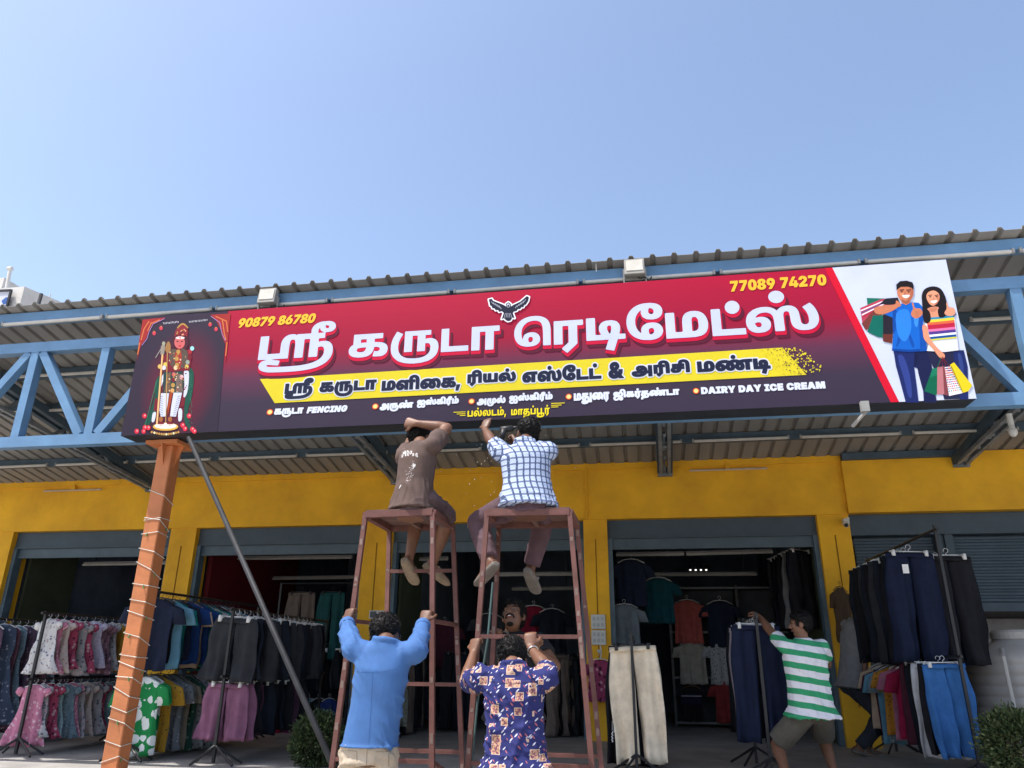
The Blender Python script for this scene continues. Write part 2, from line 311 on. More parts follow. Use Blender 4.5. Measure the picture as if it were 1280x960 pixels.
# figure panel on the left
dl = SP(284, 395); dl2 = SP(272, 540)
M_deity = gradient('print_figure_panel', [(0, (44, 36, 52)), (1, (50, 40, 58))], glow=(SP(225, 480)[0], SP(225, 480)[1], .42, .62, (118, 16, 44)))
dp = sheet('figure_panel', [(X0, Z0), (dl2[0], Z0), (dl[0], Z1), (X0, Z1)], M_deity, .0022)
class Art:
    def __init__(s, off, scale, dy): s.o = off; s.k = scale; s.dy = dy; s.by = {}; s.bx = []
    def pt(s, x, y): return SP(s.o[0]+x/s.k, s.o[1]+y/s.k)
    def poly(s, c, *xy, sm=0):
        pts = [s.pt(xy[i], xy[i+1]) for i in range(0, len(xy), 2)]
        if sm:
            n = len(pts); q = []
            for i in range(n):
                p0, p1, p2, p3 = [Vector(pts[(i+j) % n]) for j in (-1, 0, 1, 2)]
                for t in (0, .33, .66): q.append(.5*((2*p1)+(p2-p0)*t+(2*p0-5*p1+4*p2-p3)*t*t+(3*p1-p0-3*p2+p3)*t**3))
            pts = [(v.x, v.y) for v in q]
        s.raw(c, pts)
    def raw(s, c, pts):
        xs = [p[0] for p in pts]; zs = [p[1] for p in pts]; b = (min(xs), max(xs), min(zs), max(zs))
        lay = 1+max([q[4] for q in s.bx if q[0] <= b[1] and b[0] <= q[1] and q[2] <= b[3] and b[2] <= q[3]], default=0); s.bx.append((*b, lay))
        y = SY-s.dy-.00022*lay; M = s.by.setdefault('all', (MB(), []))
        m = pm(c)
        if m not in M[1]: M[1].append(m)
        a = 0
        for i in range(len(pts)): a += pts[i-1][0]*pts[i][1]-pts[i][0]*pts[i-1][1]
        if a < 0: pts = pts[::-1]
        M[0].ngon([(x, y, z) for x, z in pts], M[1].index(m))
    def ell(s, c, x, y, rx, ry, rot=0, n=16):
        xy = []
        for k in range(n): a = 2*math.pi*k/n; u, v = rx*math.cos(a), ry*math.sin(a); xy += [x+u*math.cos(rot)-v*math.sin(rot), y+u*math.sin(rot)+v*math.cos(rot)]
        s.poly(c, *xy)
    def line(s, c, w, *xy):
        for i in range(0, len(xy)-2, 2):
            a = Vector(xy[i:i+2]); b = Vector(xy[i+2:i+4]); d = (b-a); d.normalize(); nrm = Vector((-d.y, d.x))*w/2; a -= d*w*.2; b += d*w*.2
            s.poly(c, *(a+nrm), *(b+nrm), *(b-nrm), *(a-nrm))
    def build(s, name, parent):
        mb, ms = s.by['all']; 
        o = mb.build(name, ms, parent); return o
A = Art((170, 390), 6.0, .004)
rr = random.Random(3)
gold, mar, grn, wht, pnk, org_ = (176, 136, 70), (112, 28, 42), (22, 74, 62), (196, 200, 216), (196, 98, 98), (188, 74, 44)
for sx in (1, -1):                                                   # ornate arch corners
    f = lambda x: x if sx == 1 else 735-x
    if sx == 1: A.poly((150, 40, 40), 52, 58, 225, 42, 180, 70, 120, 95, 96, 150, 78, 200, 40, 250, 18, 330, 10, 380, 20, 250, 40, 130)
    else: A.poly((150, 40, 40), 560, 22, 712, 12, 700, 120, 690, 250, 680, 330, 668, 400, 676, 250, 650, 190, 640, 140, 600, 60)
for a in [(100, 70, 62, 130), (62, 130, 40, 210), (120, 80, 90, 140), (180, 60, 110, 90), (600, 35, 680, 70), (680, 70, 690, 150), (650, 60, 664, 160), (664, 160, 676, 210), (30, 230, 14, 320), (684, 230, 674, 330)]: A.line((196, 110, 64), 8, *a)
for a in [(215, 52, 130, 92, 100, 150, 84, 205, 46, 252), (565, 34, 630, 80, 646, 160, 672, 215)]: A.line((150, 120, 170), 5, *a)
for x, y in [(190, 122), (138, 160), (558, 95), (602, 130)]: A.ell((196, 60, 80), x, y, 13, 16); A.ell(gold, x, y-12, 4, 6)
for x0, y0, n in [(205, 88, 11), (398, 76, 13)]:
    for k in range(n):
        x = x0+k*11; y = y0-k*1.2; A.line((205, 205, 215), 2.6, x, y-5, x+5, y-5+rr.uniform(-3, 3), x+6, y+5); 
        if k % 3: A.line((205, 205, 215), 2.4, x+1, y+4, x+7, y+3)
A.poly(grn, 178, 480, 150, 520, 140, 640, 100, 760, 62, 850, 66, 880, 100, 850, 150, 740, 175, 620, 190, 500, sm=1)
A.poly(grn, 392, 430, 430, 440, 436, 520, 420, 640, 392, 740, 400, 830, 440, 900, 400, 880, 362, 800, 372, 640, sm=1)
for i in range(26): A.line((52, 120, 92), 3, *(lambda t: (165-95*t, 510+350*t, 150-80*t, 530+350*t))(i/26))
for i in range(22): A.line((52, 120, 92), 3, 402+rr.uniform(-10, 20), 450+18*i, 412+rr.uniform(-12, 12), 462+18*i)
A.poly(wht, 362, 445, 396, 445, 398, 520, 384, 610, 358, 645, 366, 540, sm=1)
A.poly(wht, 214, 455, 228, 460, 206, 520, 190, 560, 186, 510, sm=1)
A.poly(mar, 345, 640, 372, 640, 362, 710, 336, 712); A.poly(wht, 322, 730, 348, 735, 344, 810, 320, 815, sm=1); A.poly(wht, 128, 760, 152, 755, 140, 820, 120, 822, sm=1); A.poly(mar, 146, 650, 168, 650, 160, 740, 134, 742)
A.poly((34, 60, 60), 208, 452, 250, 440, 350, 440, 364, 500, 356, 606, 204, 610, sm=0)
A.poly((110, 84, 64), 232, 470, 262, 450, 260, 600, 214, 604, 224, 540); A.poly((110, 92, 84), 305, 460, 345, 470, 354, 600, 300, 604)
A.poly(wht, 190, 610, 250, 610, 240, 690, 222, 785, 188, 786, 178, 740, 184, 680); A.poly(wht, 284, 606, 348, 606, 328, 690, 302, 786, 258, 784, 268, 700)
for i in range(9):
    y = 630+i*17; A.line((90, 96, 140), 3.5, 182, y, 204, y+9); A.line((90, 96, 140), 3.5, 336-i*4, y, 312-i*4, y+10)
A.poly((150, 60, 30), 258, 590, 280, 590, 262, 690, 240, 780, 236, 720)
A.poly(mar, 214, 330, 256, 286, 300, 276, 352, 276, 396, 286, 420, 320, 412, 400, 404, 440, 230, 452, 206, 420, sm=0)
A.poly((86, 74, 66), 258, 290, 300, 280, 318, 330, 300, 420, 262, 400, 250, 340, sm=1); A.poly((86, 74, 66), 340, 282, 384, 290, 388, 360, 360, 420, 330, 400, sm=1)
A.poly((150, 50, 44), 300, 300, 340, 300, 345, 380, 320, 440, 296, 380, sm=1)
for x, y, c in [(320, 300, gold), (308, 352, gold), (310, 400, gold), (300, 420, (220, 190, 150)), (286, 470, pnk), (284, 510, mar), (280, 550, gold), (276, 590, (200, 150, 90)), (345, 490, (220, 170, 170)), (408, 300, (160, 40, 50)), (408, 345, mar), (390, 378, (140, 150, 140)), (382, 412, (200, 180, 90)), (424, 275, (150, 210, 220)), (215, 345, mar), (222, 395, (200, 180, 90)), (180, 410, (200, 170, 90)), (212, 420, wht)]: A.ell(c, x, y, 15, 17)
for i in range(60): A.ell(rr.choice([gold, mar, (210, 190, 160), (60, 70, 70), (170, 60, 50)]), rr.uniform(235, 385), rr.uniform(290, 600), rr.uniform(3, 7), rr.uniform(3, 7), n=8)
A.poly((70, 30, 44), 272, 215, 292, 170, 372, 165, 392, 190, 400, 240, 378, 285, 350, 270, 300, 270, 278, 260, sm=1)
A.ell(pnk, 330, 230, 40, 48); A.ell((236, 214, 210), 334, 196, 34, 10)
for x in (314, 348): A.ell((30, 20, 30), x, 222, 9, 4)
A.ell((180, 30, 44), 332, 256, 11, 5); A.ell((180, 30, 44), 334, 196, 5, 7); A.line((190, 70, 80), 4, 332, 228, 334, 242)
A.poly((130, 36, 48), 288, 186, 300, 140, 320, 110, 352, 84, 384, 108, 394, 150, 388, 186, 340, 176, sm=0)
for i in range(9): A.ell(gold, 318+9*i, 118-26*math.sin(math.pi*i/8), 6, 7)
for i in range(16): A.ell(rr.choice([gold, (230, 150, 120), (80, 20, 30)]), rr.uniform(302, 384), rr.uniform(128, 178), 5, 6)
A.line((206, 150, 92), 14, 202, 318, 158, 866); A.line((236, 200, 150), 4, 200, 318, 157, 866); A.line((190, 150, 90), 5, 238, 300, 226, 850)
A.poly((140, 130, 120), 185, 320, 190, 262, 212, 225, 222, 262, 214, 320, sm=0); A.ell((150, 150, 130), 211, 238, 13, 15); A.poly((150, 110, 66), 222, 285, 232, 240, 248, 222, 262, 248, 262, 290, 240, 312, sm=1); A.line((150, 150, 140), 5, 190, 280, 150, 345)
A.ell((206, 160, 70), 225, 862, 96, 30); A.ell((226, 216, 206), 225, 856, 84, 22)
for x in (190, 258): A.ell((150, 90, 50), x, 806, 16, 20); A.ell(mar, x, 838, 24, 14); A.line((230, 210, 200), 5, x-26, 846, x+26, 846)
for i in range(12): A.ell(rr.choice([gold, (230, 210, 160)]), 122+i*18, 902+16*math.sin(math.pi*i/11), 8, 9)
for x, y in [(60, 895), (72, 868), (370, 876), (352, 850), (425, 880), (400, 780), (66, 780), (8, 895), (440, 895), (98, 870)]: A.ell((204, 44, 66), x, y, 17, 19); A.ell((240, 150, 150), x+3, y-3, 6, 7)
A.build('figure_print', dp)
# red stripe and white panel with the shopping couple
a, b = SP(1040, 333), SP(1123.5, 501); wp = [(b[0], Z0), (X1, Z0), (X1, Z1), (a[0], Z1)]
pw = sheet('white_panel', wp, pm((190, 198, 222)), .0022)
sheet('red_stripe', [(b[0]-.062, Z0), (b[0], Z0), (a[0], Z1), (a[0]-.062, Z1)], pm((196, 14, 44)), .0034)
A = Art((1060, 330), 5.335, .005)
tee, jean, skin, hair = (14, 92, 186), (24, 36, 92), (190, 116, 86), (26, 20, 24)
A.poly((20, 104, 84), 124, 228, 245, 232, 250, 300, 130, 290); A.poly((176, 60, 84), 80, 296, 215, 238, 300, 228, 320, 270, 200, 300, 95, 400)
for i, c in enumerate([(230, 220, 230), (90, 80, 130), (230, 220, 230), (170, 40, 60)]): A.poly(c, 82+i*4, 310+i*14, 250, 240+i*10, 252, 246+i*10, 84+i*4, 318+i*14)
A.poly((110, 52, 48), 90, 400, 180, 300, 240, 320, 160, 420, 118, 445); A.poly((8, 96, 84), 128, 455, 165, 345, 235, 345, 235, 492, 200, 490); A.poly((34, 28, 40), 232, 340, 300, 340, 296, 490, 232, 490); A.poly((96, 44, 38), 230, 470, 296, 470, 292, 532, 232, 518)
A.poly((30, 30, 40), 210, 268, 250, 232, 330, 226, 345, 262, 280, 275)
A.poly(jean, 302, 580, 530, 580, 515, 680, 470, 700, 440, 690, 455, 800, 470, 925, 384, 925, 340, 760, 318, 680); A.poly((20, 26, 66), 440, 585, 545, 585, 560, 700, 590, 925, 505, 925, 500, 850, 470, 740)
A.poly((30, 32, 62), 522, 582, 770, 576, 795, 680, 800, 900, 640, 905, 600, 740, 570, 700)
A.poly(jean, 700, 590, 768, 578, 797, 690, 800, 905, 745, 905)
A.poly(tee, 235, 335, 300, 285, 350, 268, 425, 258, 470, 262, 505, 300, 508, 340, 495, 420, 520, 500, 525, 582, 410, 590, 292, 580, 300, 470, 296, 360, sm=0)
A.poly((10, 66, 148), 300, 300, 330, 330, 322, 420, 300, 470, 296, 360, sm=1); A.poly((10, 70, 154), 360, 420, 372, 410, 352, 500, 320, 560, 330, 500, sm=1)
A.poly((10, 70, 154), 400, 470, 412, 468, 440, 540, 430, 560, 410, 520, sm=1); A.poly((54, 130, 218), 440, 300, 470, 340, 460, 420, 440, 400, sm=1); A.poly((8, 60, 140), 292, 566, 410, 574, 525, 566, 525, 582, 410, 590, 292, 582)
A.poly((44, 60, 130), 330, 620, 370, 620, 410, 740, 425, 880, 400, 880, 370, 760, sm=1); A.poly((14, 20, 60), 440, 600, 470, 600, 450, 690, 440, 690); A.poly((44, 60, 120), 730, 610, 752, 610, 770, 700, 760, 760, sm=1)
A.poly((10, 72, 158), 470, 350, 496, 350, 490, 430, 520, 500, 525, 582, 480, 586); A.poly((40, 120, 212), 320, 330, 400, 310, 420, 430, 380, 520, 330, 470, sm=1)
A.poly(skin, 170, 310, 185, 290, 240, 278, 310, 272, 318, 246, 340, 258, 352, 280, 330, 292, 300, 312, 240, 336, 190, 336, sm=1)
A.poly(skin, 418, 330, 432, 300, 424, 268, 434, 262, 444, 296, 480, 300, 496, 330, 480, 354, 450, 366, 425, 352, sm=1)
for y in (322, 336, 350): A.line((150, 84, 62), 2.5, 446, y, 470, y+2)
A.poly(skin, 352, 235, 410, 232, 412, 262, 385, 276, 356, 262); A.poly(skin, 326, 175, 340, 150, 420, 150, 434, 175, 432, 215, 410, 250, 382, 264, 352, 248, 330, 215, sm=1)
A.poly(hair, 322, 178, 320, 140, 345, 118, 390, 114, 428, 126, 436, 150, 432, 190, 422, 165, 400, 155, 350, 156, 332, 170)
A.poly((164, 94, 70), 410, 160, 432, 175, 430, 212, 408, 248, 386, 262, 396, 240, 414, 205, sm=1); A.poly((208, 134, 102), 345, 196, 368, 196, 366, 212, 350, 214, sm=1); A.poly((150, 88, 66), 356, 238, 384, 250, 408, 240, 408, 258, 384, 268, 358, 256)
for x in (356, 402): A.line(hair, 7, x-13, 178, x+13, 176); A.ell((40, 26, 26), x, 189, 8, 4)
A.poly((240, 236, 236), 360, 212, 408, 210, 398, 226, 382, 231, 368, 226, sm=1); A.line((150, 84, 62), 3, 380, 190, 374, 206, 388, 207)
A.poly(hair, 492, 260, 490, 210, 510, 170, 560, 152, 610, 164, 640, 205, 656, 260, 664, 320, 640, 352, 600, 362, 560, 340, 540, 362, 500, 366, 495, 320, sm=1)
A.poly((208, 140, 110), 528, 300, 600, 290, 604, 360, 560, 372, 536, 350, sm=1)
A.poly((214, 146, 116), 520, 225, 532, 192, 570, 180, 602, 200, 608, 235, 590, 268, 566, 282, 540, 268, sm=1)
A.poly((190, 122, 94), 592, 200, 608, 232, 592, 266, 570, 280, 588, 250, sm=1); A.poly((186, 118, 92), 536, 300, 590, 292, 580, 318, 550, 322, sm=1)
for x in (546, 588): A.line(hair, 5, x-12, 213, x+12, 210); A.ell((40, 26, 26), x, 222, 8, 4)
A.poly((240, 232, 234), 548, 250, 594, 246, 580, 262, 562, 264, sm=1); A.line((170, 96, 76), 3, 568, 224, 564, 240, 576, 241)
A.poly((206, 208, 216), 510, 372, 560, 362, 600, 362, 700, 345, 712, 380, 735, 578, 640, 590, 522, 582, 545, 500, 512, 420)
for y0, y1, c in [(352, 366, (30, 130, 170)), (366, 384, (214, 196, 60)), (384, 402, (206, 96, 60)), (402, 430, (176, 30, 60)), (430, 446, (214, 110, 160)), (446, 466, (74, 54, 130)), (466, 480, (224, 226, 236)), (480, 496, (20, 74, 140)), (496, 506, (200, 196, 60))]:
    A.poly(c, 516+(y0-350)*.2, y0+10, 600, y0+4, 702+(y0-350)*.12, y0-8, 702+(y1-350)*.12, y1-8, 600, y1+4, 516+(y1-350)*.2, y1+10)
A.poly(hair, 500, 300, 540, 320, 548, 380, 520, 400, 500, 372, sm=1); A.poly(hair, 600, 300, 660, 300, 652, 346, 620, 362, 602, 350, sm=1)
A.poly((208, 140, 110), 494, 412, 524, 420, 540, 490, 590, 560, 640, 606, 636, 632, 606, 626, 560, 566, 508, 510, 496, 460, sm=1)
A.poly((214, 146, 116), 640, 330, 655, 300, 652, 262, 662, 268, 668, 290, 700, 296, 712, 320, 700, 346, 660, 348, sm=1); A.line((20, 20, 24), 5, 700, 352, 716, 336)
A.poly((6, 92, 66), 508, 850, 560, 700, 606, 690, 600, 800, 588, 878); A.poly((20, 112, 84), 560, 700, 606, 690, 600, 740, 545, 760)
A.poly((176, 110, 116), 594, 690, 640, 684, 650, 870, 592, 872); A.poly((120, 60, 66), 630, 684, 655, 700, 668, 880, 640, 874)
A.poly((226, 220, 226), 642, 690, 690, 684, 762, 862, 672, 882)
for i in range(11):
    for j in range(6):
        u = j/6; v = i/11; x = 648+(40*u)+v*(28+50*u); y = 700+v*165-u*4*(1-v)-v*u*12; A.ell(rr.choice([(200, 40, 60), (60, 60, 120), (220, 120, 60), (90, 60, 130), (190, 60, 110), (40, 130, 150)]), x, y, 5, 5, n=6)
A.poly((214, 190, 30), 676, 676, 704, 658, 826, 812, 800, 850, 762, 862); A.poly((160, 140, 16), 676, 676, 690, 684, 768, 862, 758, 858)
for x in (600, 625, 650, 672): A.line((120, 40, 50), 3, 628, 622, x, 690)
A.line((10, 90, 70), 4, 618, 624, 590, 696)
A.build('couple_print', pw)
# ---------------------------------------------------------------- lettering (outlines of the glyphs, x y pairs per contour)
GTXT = ('a:1277:304 -149 239 -140 182 -124 134 -104 94 -78 62 -48 40 -14 26 24 24 91 37 131 61 160 122 190 249 200 1041 200 1037 72 252 72 218 67 207 54 211 25 225 9 250 -4 284 -14 397 -22 '
'464 -20 575 0 657 35 688 58 734 113 749 143 751 270 739 336 728 367 693 416 669 436 556 461 492 451 462 427 456 399 462 371 481 352 524 347 548 359 562 386 562 430 545 472 498 529 '
'613 568 667 500 692 434 694 346 673 291 644 260 599 236 535 224 459 224 392 240 337 274 316 297 300 325 290 357 287 395 291 435 302 470 322 500 347 525 416 561 502 579 612 578 669 '
'569 720 554 766 533 806 508 869 445 910 368 923 327 927 125 899 68 862 17 818 -27 767 -65 708 -96 642 -120 567 -138 486 -148 397 -152/1019 -154 1019 569 1209 569 1209 -154|e:930:28'
'5 -12 235 -9 190 1 150 18 116 40 88 69 66 103 50 143 40 188 37 239 40 294 50 343 67 385 89 422 115 454 176 503 243 535 366 562 574 569 574 439 379 432 302 407 265 380 230 333 211 2'
'67 212 185 230 139 253 120 305 117 334 142 340 174 332 209 310 228 278 234 233 225 175 182 156 162 124 261 220 327 255 343 293 352 335 355 387 350 432 335 470 310 498 275 515 231 5'
'21 177 510 107 496 76 476 50 451 29 419 11 381 -2/591 0 591 439 535 439 551 569 913 569 913 439 781 439 781 0|ai:1153:286 -318 228 -309 178 -294 134 -274 99 -247 71 -215 51 -177 39'
' -133 35 -84 38 -41 47 -3 62 30 82 59 134 104 212 140 310 158 444 163 701 164 810 176 876 208 902 237 921 297 916 373 897 410 868 435 814 449 773 442 736 411 718 358 715 204 527 20'
'4 523 340 511 382 474 428 436 448 385 458 294 450 228 418 200 385 192 329 204 302 230 286 267 286 294 300 308 327 306 370 291 396 262 416 213 428 180 430 340 482 382 467 419 440 44'
'6 402 460 356 462 330 456 283 439 242 410 209 370 184 316 169 250 164 200 167 157 176 122 192 94 212 71 236 44 292 35 350 40 396 54 438 77 474 108 506 145 532 189 554 237 569 289 5'
'78 398 579 446 574 521 552 578 519 645 453 585 439 621 493 667 536 723 564 791 579 890 577 944 565 990 545 1028 519 1058 487 1082 452 1099 412 1109 372 1112 329 1109 277 1100 232 1'
'064 159 1038 130 979 88 879 52 759 37 666 35 423 35 312 25 259 -3 238 -29 226 -63 227 -104 242 -140 270 -168 339 -189 402 -189 454 -178 489 -155 521 -98 527 -12 715 -12 724 -125 74'
'7 -164 788 -186 850 -188 886 -175 907 -151 922 -88 901 8 1081 59 1108 -38 1112 -89 1101 -171 1088 -208 1067 -240 1040 -268 1005 -290 962 -307 909 -318 805 -319 732 -306 671 -278 62'
'2 -236 582 -180 651 -200 584 -258 524 -291 448 -313 403 -319|ka:967:256 -10 160 8 122 24 90 44 66 69 47 98 37 131 33 168 37 204 48 236 67 266 94 292 131 314 177 332 233 345 379 355'
' 621 355 788 338 850 313 895 278 912 256 932 200 934 167 928 115 910 71 879 35 837 9 784 -7 635 -7 596 1 624 127 704 121 736 133 753 157 754 186 744 206 700 228 622 234 353 234 259'
' 226 230 210 217 176 220 157 229 142 243 131 287 119 360 123 395 137 420 166 432 210 434 439 300 439 300 302 129 286 129 569 808 569 808 439 619 439 617 209 602 136 570 78 522 34 4'
'54 4 366 -10|ca:864:256 -10 160 8 121 24 90 44 65 69 47 98 37 131 33 168 37 204 48 236 67 266 94 292 131 314 177 332 233 345 379 355 810 355 810 234 353 234 259 226 230 210 217 176'
' 220 157 229 142 243 131 287 119 360 123 395 137 420 166 432 210 434 439 300 439 300 302 129 286 129 569 810 569 810 439 619 439 617 209 602 136 570 78 522 34 454 4 366 -10|ja:1153'
':398 579 446 574 521 552 578 519 645 453 585 439 621 493 667 536 723 564 791 579 890 577 944 565 990 545 1028 519 1058 487 1082 452 1099 412 1109 372 1112 329 1109 277 1100 232 106'
'4 159 1038 130 979 88 879 52 759 37 666 35 423 35 312 25 259 -3 238 -29 226 -63 230 -120 246 -152 274 -176 314 -189 381 -187 441 -165 620 -25 687 14 751 36 857 45 933 38 994 17 104'
'0 -14 1073 -54 1093 -100 1099 -149 1097 -180 1077 -236 1060 -260 1008 -298 972 -311 882 -321 809 -314 754 -295 701 -251 677 -198 675 -136 694 -84 745 -20 891 -36 836 -87 820 -122 8'
'20 -157 833 -182 860 -195 912 -189 935 -151 929 -112 900 -87 796 -82 705 -138 606 -229 538 -275 464 -305 378 -319 262 -318 206 -307 158 -290 119 -266 88 -238 64 -204 48 -167 38 -12'
'7 35 -85 38 -42 47 -3 62 30 82 59 134 104 212 140 310 158 444 163 701 164 810 176 876 208 902 237 921 297 916 373 897 410 868 435 814 449 773 442 736 411 718 358 715 204 527 204 52'
'3 340 511 382 474 428 436 448 385 458 294 450 228 418 200 385 192 329 204 302 230 286 267 286 294 300 308 327 306 370 291 396 262 416 213 428 180 430 340 482 382 467 419 440 446 40'
'2 460 356 462 330 456 283 439 242 410 209 370 184 316 169 250 164 200 167 157 176 122 192 94 212 71 236 44 292 35 350 40 396 54 438 77 474 108 506 145 532 189 554 237 569 289 578|t'
'ta:760:68 0 68 569 258 569 258 130 743 130 743 0|nna:1911:285 -12 235 -9 190 1 150 18 116 40 88 69 66 104 50 146 40 192 37 244 43 310 61 370 92 424 134 470 186 509 248 540 318 563 '
'397 576 527 580 641 566 741 531 805 496 878 439 920 398 956 354 982 307 998 254 1003 196 992 112 978 78 959 50 934 27 904 10 830 -10 739 -9 698 -1 661 13 630 32 604 57 584 86 570 1'
'20 559 202 566 271 587 333 639 413 713 486 758 516 806 540 910 571 1024 581 1138 572 1202 555 1294 510 1326 489 1406 411 1447 356 1476 296 1490 230 1489 151 1481 112 1467 78 1448 5'
'0 1423 27 1394 10 1319 -10 1228 -9 1187 -1 1150 13 1119 32 1093 57 1059 120 1048 202 1050 238 1070 308 1105 371 1153 426 1232 491 1318 535 1384 554 1516 568 1572 569 1894 569 1894 '
'439 1762 439 1762 0 1572 0 1572 439 1419 427 1319 382 1262 330 1230 268 1219 197 1225 149 1243 123 1270 114 1301 124 1319 166 1320 222 1308 272 1285 318 1234 376 1159 424 1098 444 '
'1024 451 947 444 884 422 809 373 762 316 735 250 730 200 736 150 754 123 781 114 812 124 830 166 829 233 818 269 800 304 776 336 744 366 677 411 613 437 535 449 438 448 350 427 313'
' 409 256 362 221 303 211 199 226 148 249 122 307 116 334 140 340 174 332 209 310 228 278 234 233 225 175 182 156 162 124 261 220 327 255 343 293 352 335 355 387 350 432 335 470 310'
' 498 275 515 231 521 177 510 107 496 76 476 50 451 29 419 11 381 -2|ta:971:256 -10 160 8 122 24 90 44 66 69 47 98 37 131 33 168 37 204 48 236 67 266 94 292 131 314 177 332 233 345 '
'379 355 573 355 709 344 767 330 818 311 860 284 894 250 918 207 933 156 938 96 934 46 924 3 906 -34 854 -94 793 -131 695 -162 528 -179 294 -184 244 -207 224 -253 226 -312 39 -322 3'
'5 -201 52 -148 84 -107 152 -67 269 -50 517 -48 644 -32 691 -12 733 30 748 64 752 131 740 168 718 196 686 216 601 233 353 234 259 226 230 210 217 176 220 157 229 142 243 131 287 119'
' 360 123 395 137 420 165 432 209 434 439 300 439 300 302 129 286 129 569 808 569 808 439 619 439 617 209 602 136 570 78 522 34 454 4 366 -10|pa:855:68 0 68 569 258 569 258 130 597 '
'130 597 569 787 569 787 0|ma:968:705 576 760 563 807 540 846 510 877 473 900 430 917 381 927 330 930 275 920 179 889 108 842 57 780 24 667 2 589 0 68 0 68 569 258 569 258 130 410 1'
'30 410 351 418 430 440 486 475 528 521 557 578 575 609 580/622 439 604 406 600 356 600 130 667 136 704 155 728 189 740 242 734 370 718 414 692 442 676 449|ya:1071:377 0 377 569 567'
' 569 567 130 813 130 813 569 1003 569 1003 0/230 -11 161 9 111 49 83 99 66 194 65 225 65 569 255 569 255 229 262 154 294 121 339 119 370 134 402 176 406 49 346 4 292 -10|ra:729:356'
' -214 237 -104 390 39 390 439 258 439 258 0 68 0 68 569 712 569 712 439 580 439 580 0|la:1180:284 -12 235 -9 190 1 150 18 116 41 88 70 66 106 50 147 40 194 37 247 40 300 51 349 68 '
'392 91 432 119 467 152 497 233 544 328 572 433 581 531 574 606 553 667 518 709 476 740 423 761 358 793 155 830 124 883 119 912 130 940 172 949 253 938 346 904 438 847 526 1004 615 '
'1048 558 1083 501 1108 444 1125 386 1136 327 1139 266 1136 216 1126 170 1110 126 1086 87 1056 53 1019 26 974 5 922 -8 822 -11 758 -2 683 30 656 52 616 108 592 184 572 334 541 402 5'
'12 428 473 445 419 451 380 448 312 425 282 405 257 381 236 351 220 317 211 278 211 188 230 139 252 120 305 117 334 142 340 174 332 209 310 228 277 234 233 225 175 182 156 162 124 2'
'61 220 327 255 343 293 352 335 355 387 350 432 335 470 310 498 276 515 231 521 177 510 107 496 76 476 50 451 29 419 11 381 -2|lla:1244:285 -12 235 -9 190 1 150 18 116 41 88 70 66 1'
'06 50 148 40 195 37 248 40 301 50 350 67 394 89 433 116 468 148 498 222 544 309 572 400 581 509 568 603 531 696 466 614 340 559 396 528 419 492 437 452 447 405 451 334 440 302 426 '
'252 382 220 318 209 235 216 169 230 139 253 120 305 117 334 142 340 174 332 209 310 228 278 234 233 225 175 182 156 162 124 261 220 327 255 343 293 352 335 355 387 350 432 335 470 '
'310 498 276 515 231 521 177 510 107 496 76 476 50 451 29 419 11 381 -2/591 0 591 478 612 469 613 569 1227 569 1227 439 1095 439 1095 0 905 0 905 439 781 439 781 0|sa:1499:284 -12 2'
'35 -9 190 1 150 18 116 40 88 69 66 104 50 146 40 192 37 245 40 299 51 348 68 392 90 432 118 467 188 523 273 560 369 579 466 579 546 562 610 529 687 460 710 433 630 426 694 510 745 '
'549 804 573 876 581 935 575 984 558 1023 532 1047 507 1066 477 1090 405 1104 178 1123 141 1160 121 1202 119 1230 130 1251 155 1264 195 1267 284 1248 376 1224 438 1166 526 1323 615 '
'1367 558 1402 501 1427 444 1444 386 1455 327 1458 266 1455 216 1445 170 1428 126 1405 87 1375 53 1338 26 1293 5 1241 -8 1141 -11 1076 -2 1024 17 970 58 942 96 922 148 912 214 905 4'
'05 876 446 831 449 803 432 784 392 779 326 779 0 589 0 589 242 579 337 570 366 536 413 488 440 443 450 375 448 338 439 306 425 277 405 253 381 234 351 220 317 209 235 216 169 230 1'
'39 252 120 305 117 334 142 340 174 332 209 310 228 277 234 233 225 175 182 156 162 124 261 220 327 255 343 293 352 335 355 387 350 432 335 470 310 498 276 515 231 521 177 510 107 4'
'96 76 476 50 451 29 419 11 381 -2|aa_:729:68 0 68 569 712 569 712 439 580 439 580 0 390 0 390 439 258 439 258 0|i_:326:-28 848 21 841 105 811 140 789 189 743 220 696 241 639 257 51'
'9 258 467 258 0 68 0 68 435 63 571 52 629 29 675 -12 709 -78 723 -124 717 -156 700 -180 660 -181 592 -154 515 -341 515 -366 629 -355 702 -322 759 -274 801 -215 829 -149 846 -115 85'
'0|ii_:0:-144 847 -89 833 -46 811 -16 782 2 747 8 707 3 669 -12 637 -37 611 -72 592 -117 580 -171 576 -226 580 -269 592 -300 612 -320 638 -333 670 -335 731 -315 782 -281 827 -261 84'
'5 -164 814 -215 748 -220 697 -202 674 -162 670 -138 687 -136 718 -151 735 -194 744 -291 727 -339 694 -362 661 -368 588 -351 536 -495 510 -518 586 -519 656 -505 706 -475 755 -426 79'
'9 -357 831 -267 849|e_:1030:425 -12 364 -9 309 0 258 16 214 36 174 63 140 94 110 131 68 218 47 322 44 380 48 450 61 515 82 575 110 630 145 680 187 724 235 761 289 793 348 818 412 8'
'36 480 847 604 849 704 832 751 817 831 773 884 723 923 660 948 580 960 483 962 426 962 0 772 0 772 355 762 529 735 620 704 664 663 694 610 712 544 718 462 709 387 681 353 661 294 6'
'04 271 569 237 483 226 375 234 265 257 188 290 138 330 111 467 115 487 122 502 135 517 171 518 209 508 241 497 254 462 264 428 255 406 230 399 189 405 143 441 81 290 93 268 163 267'
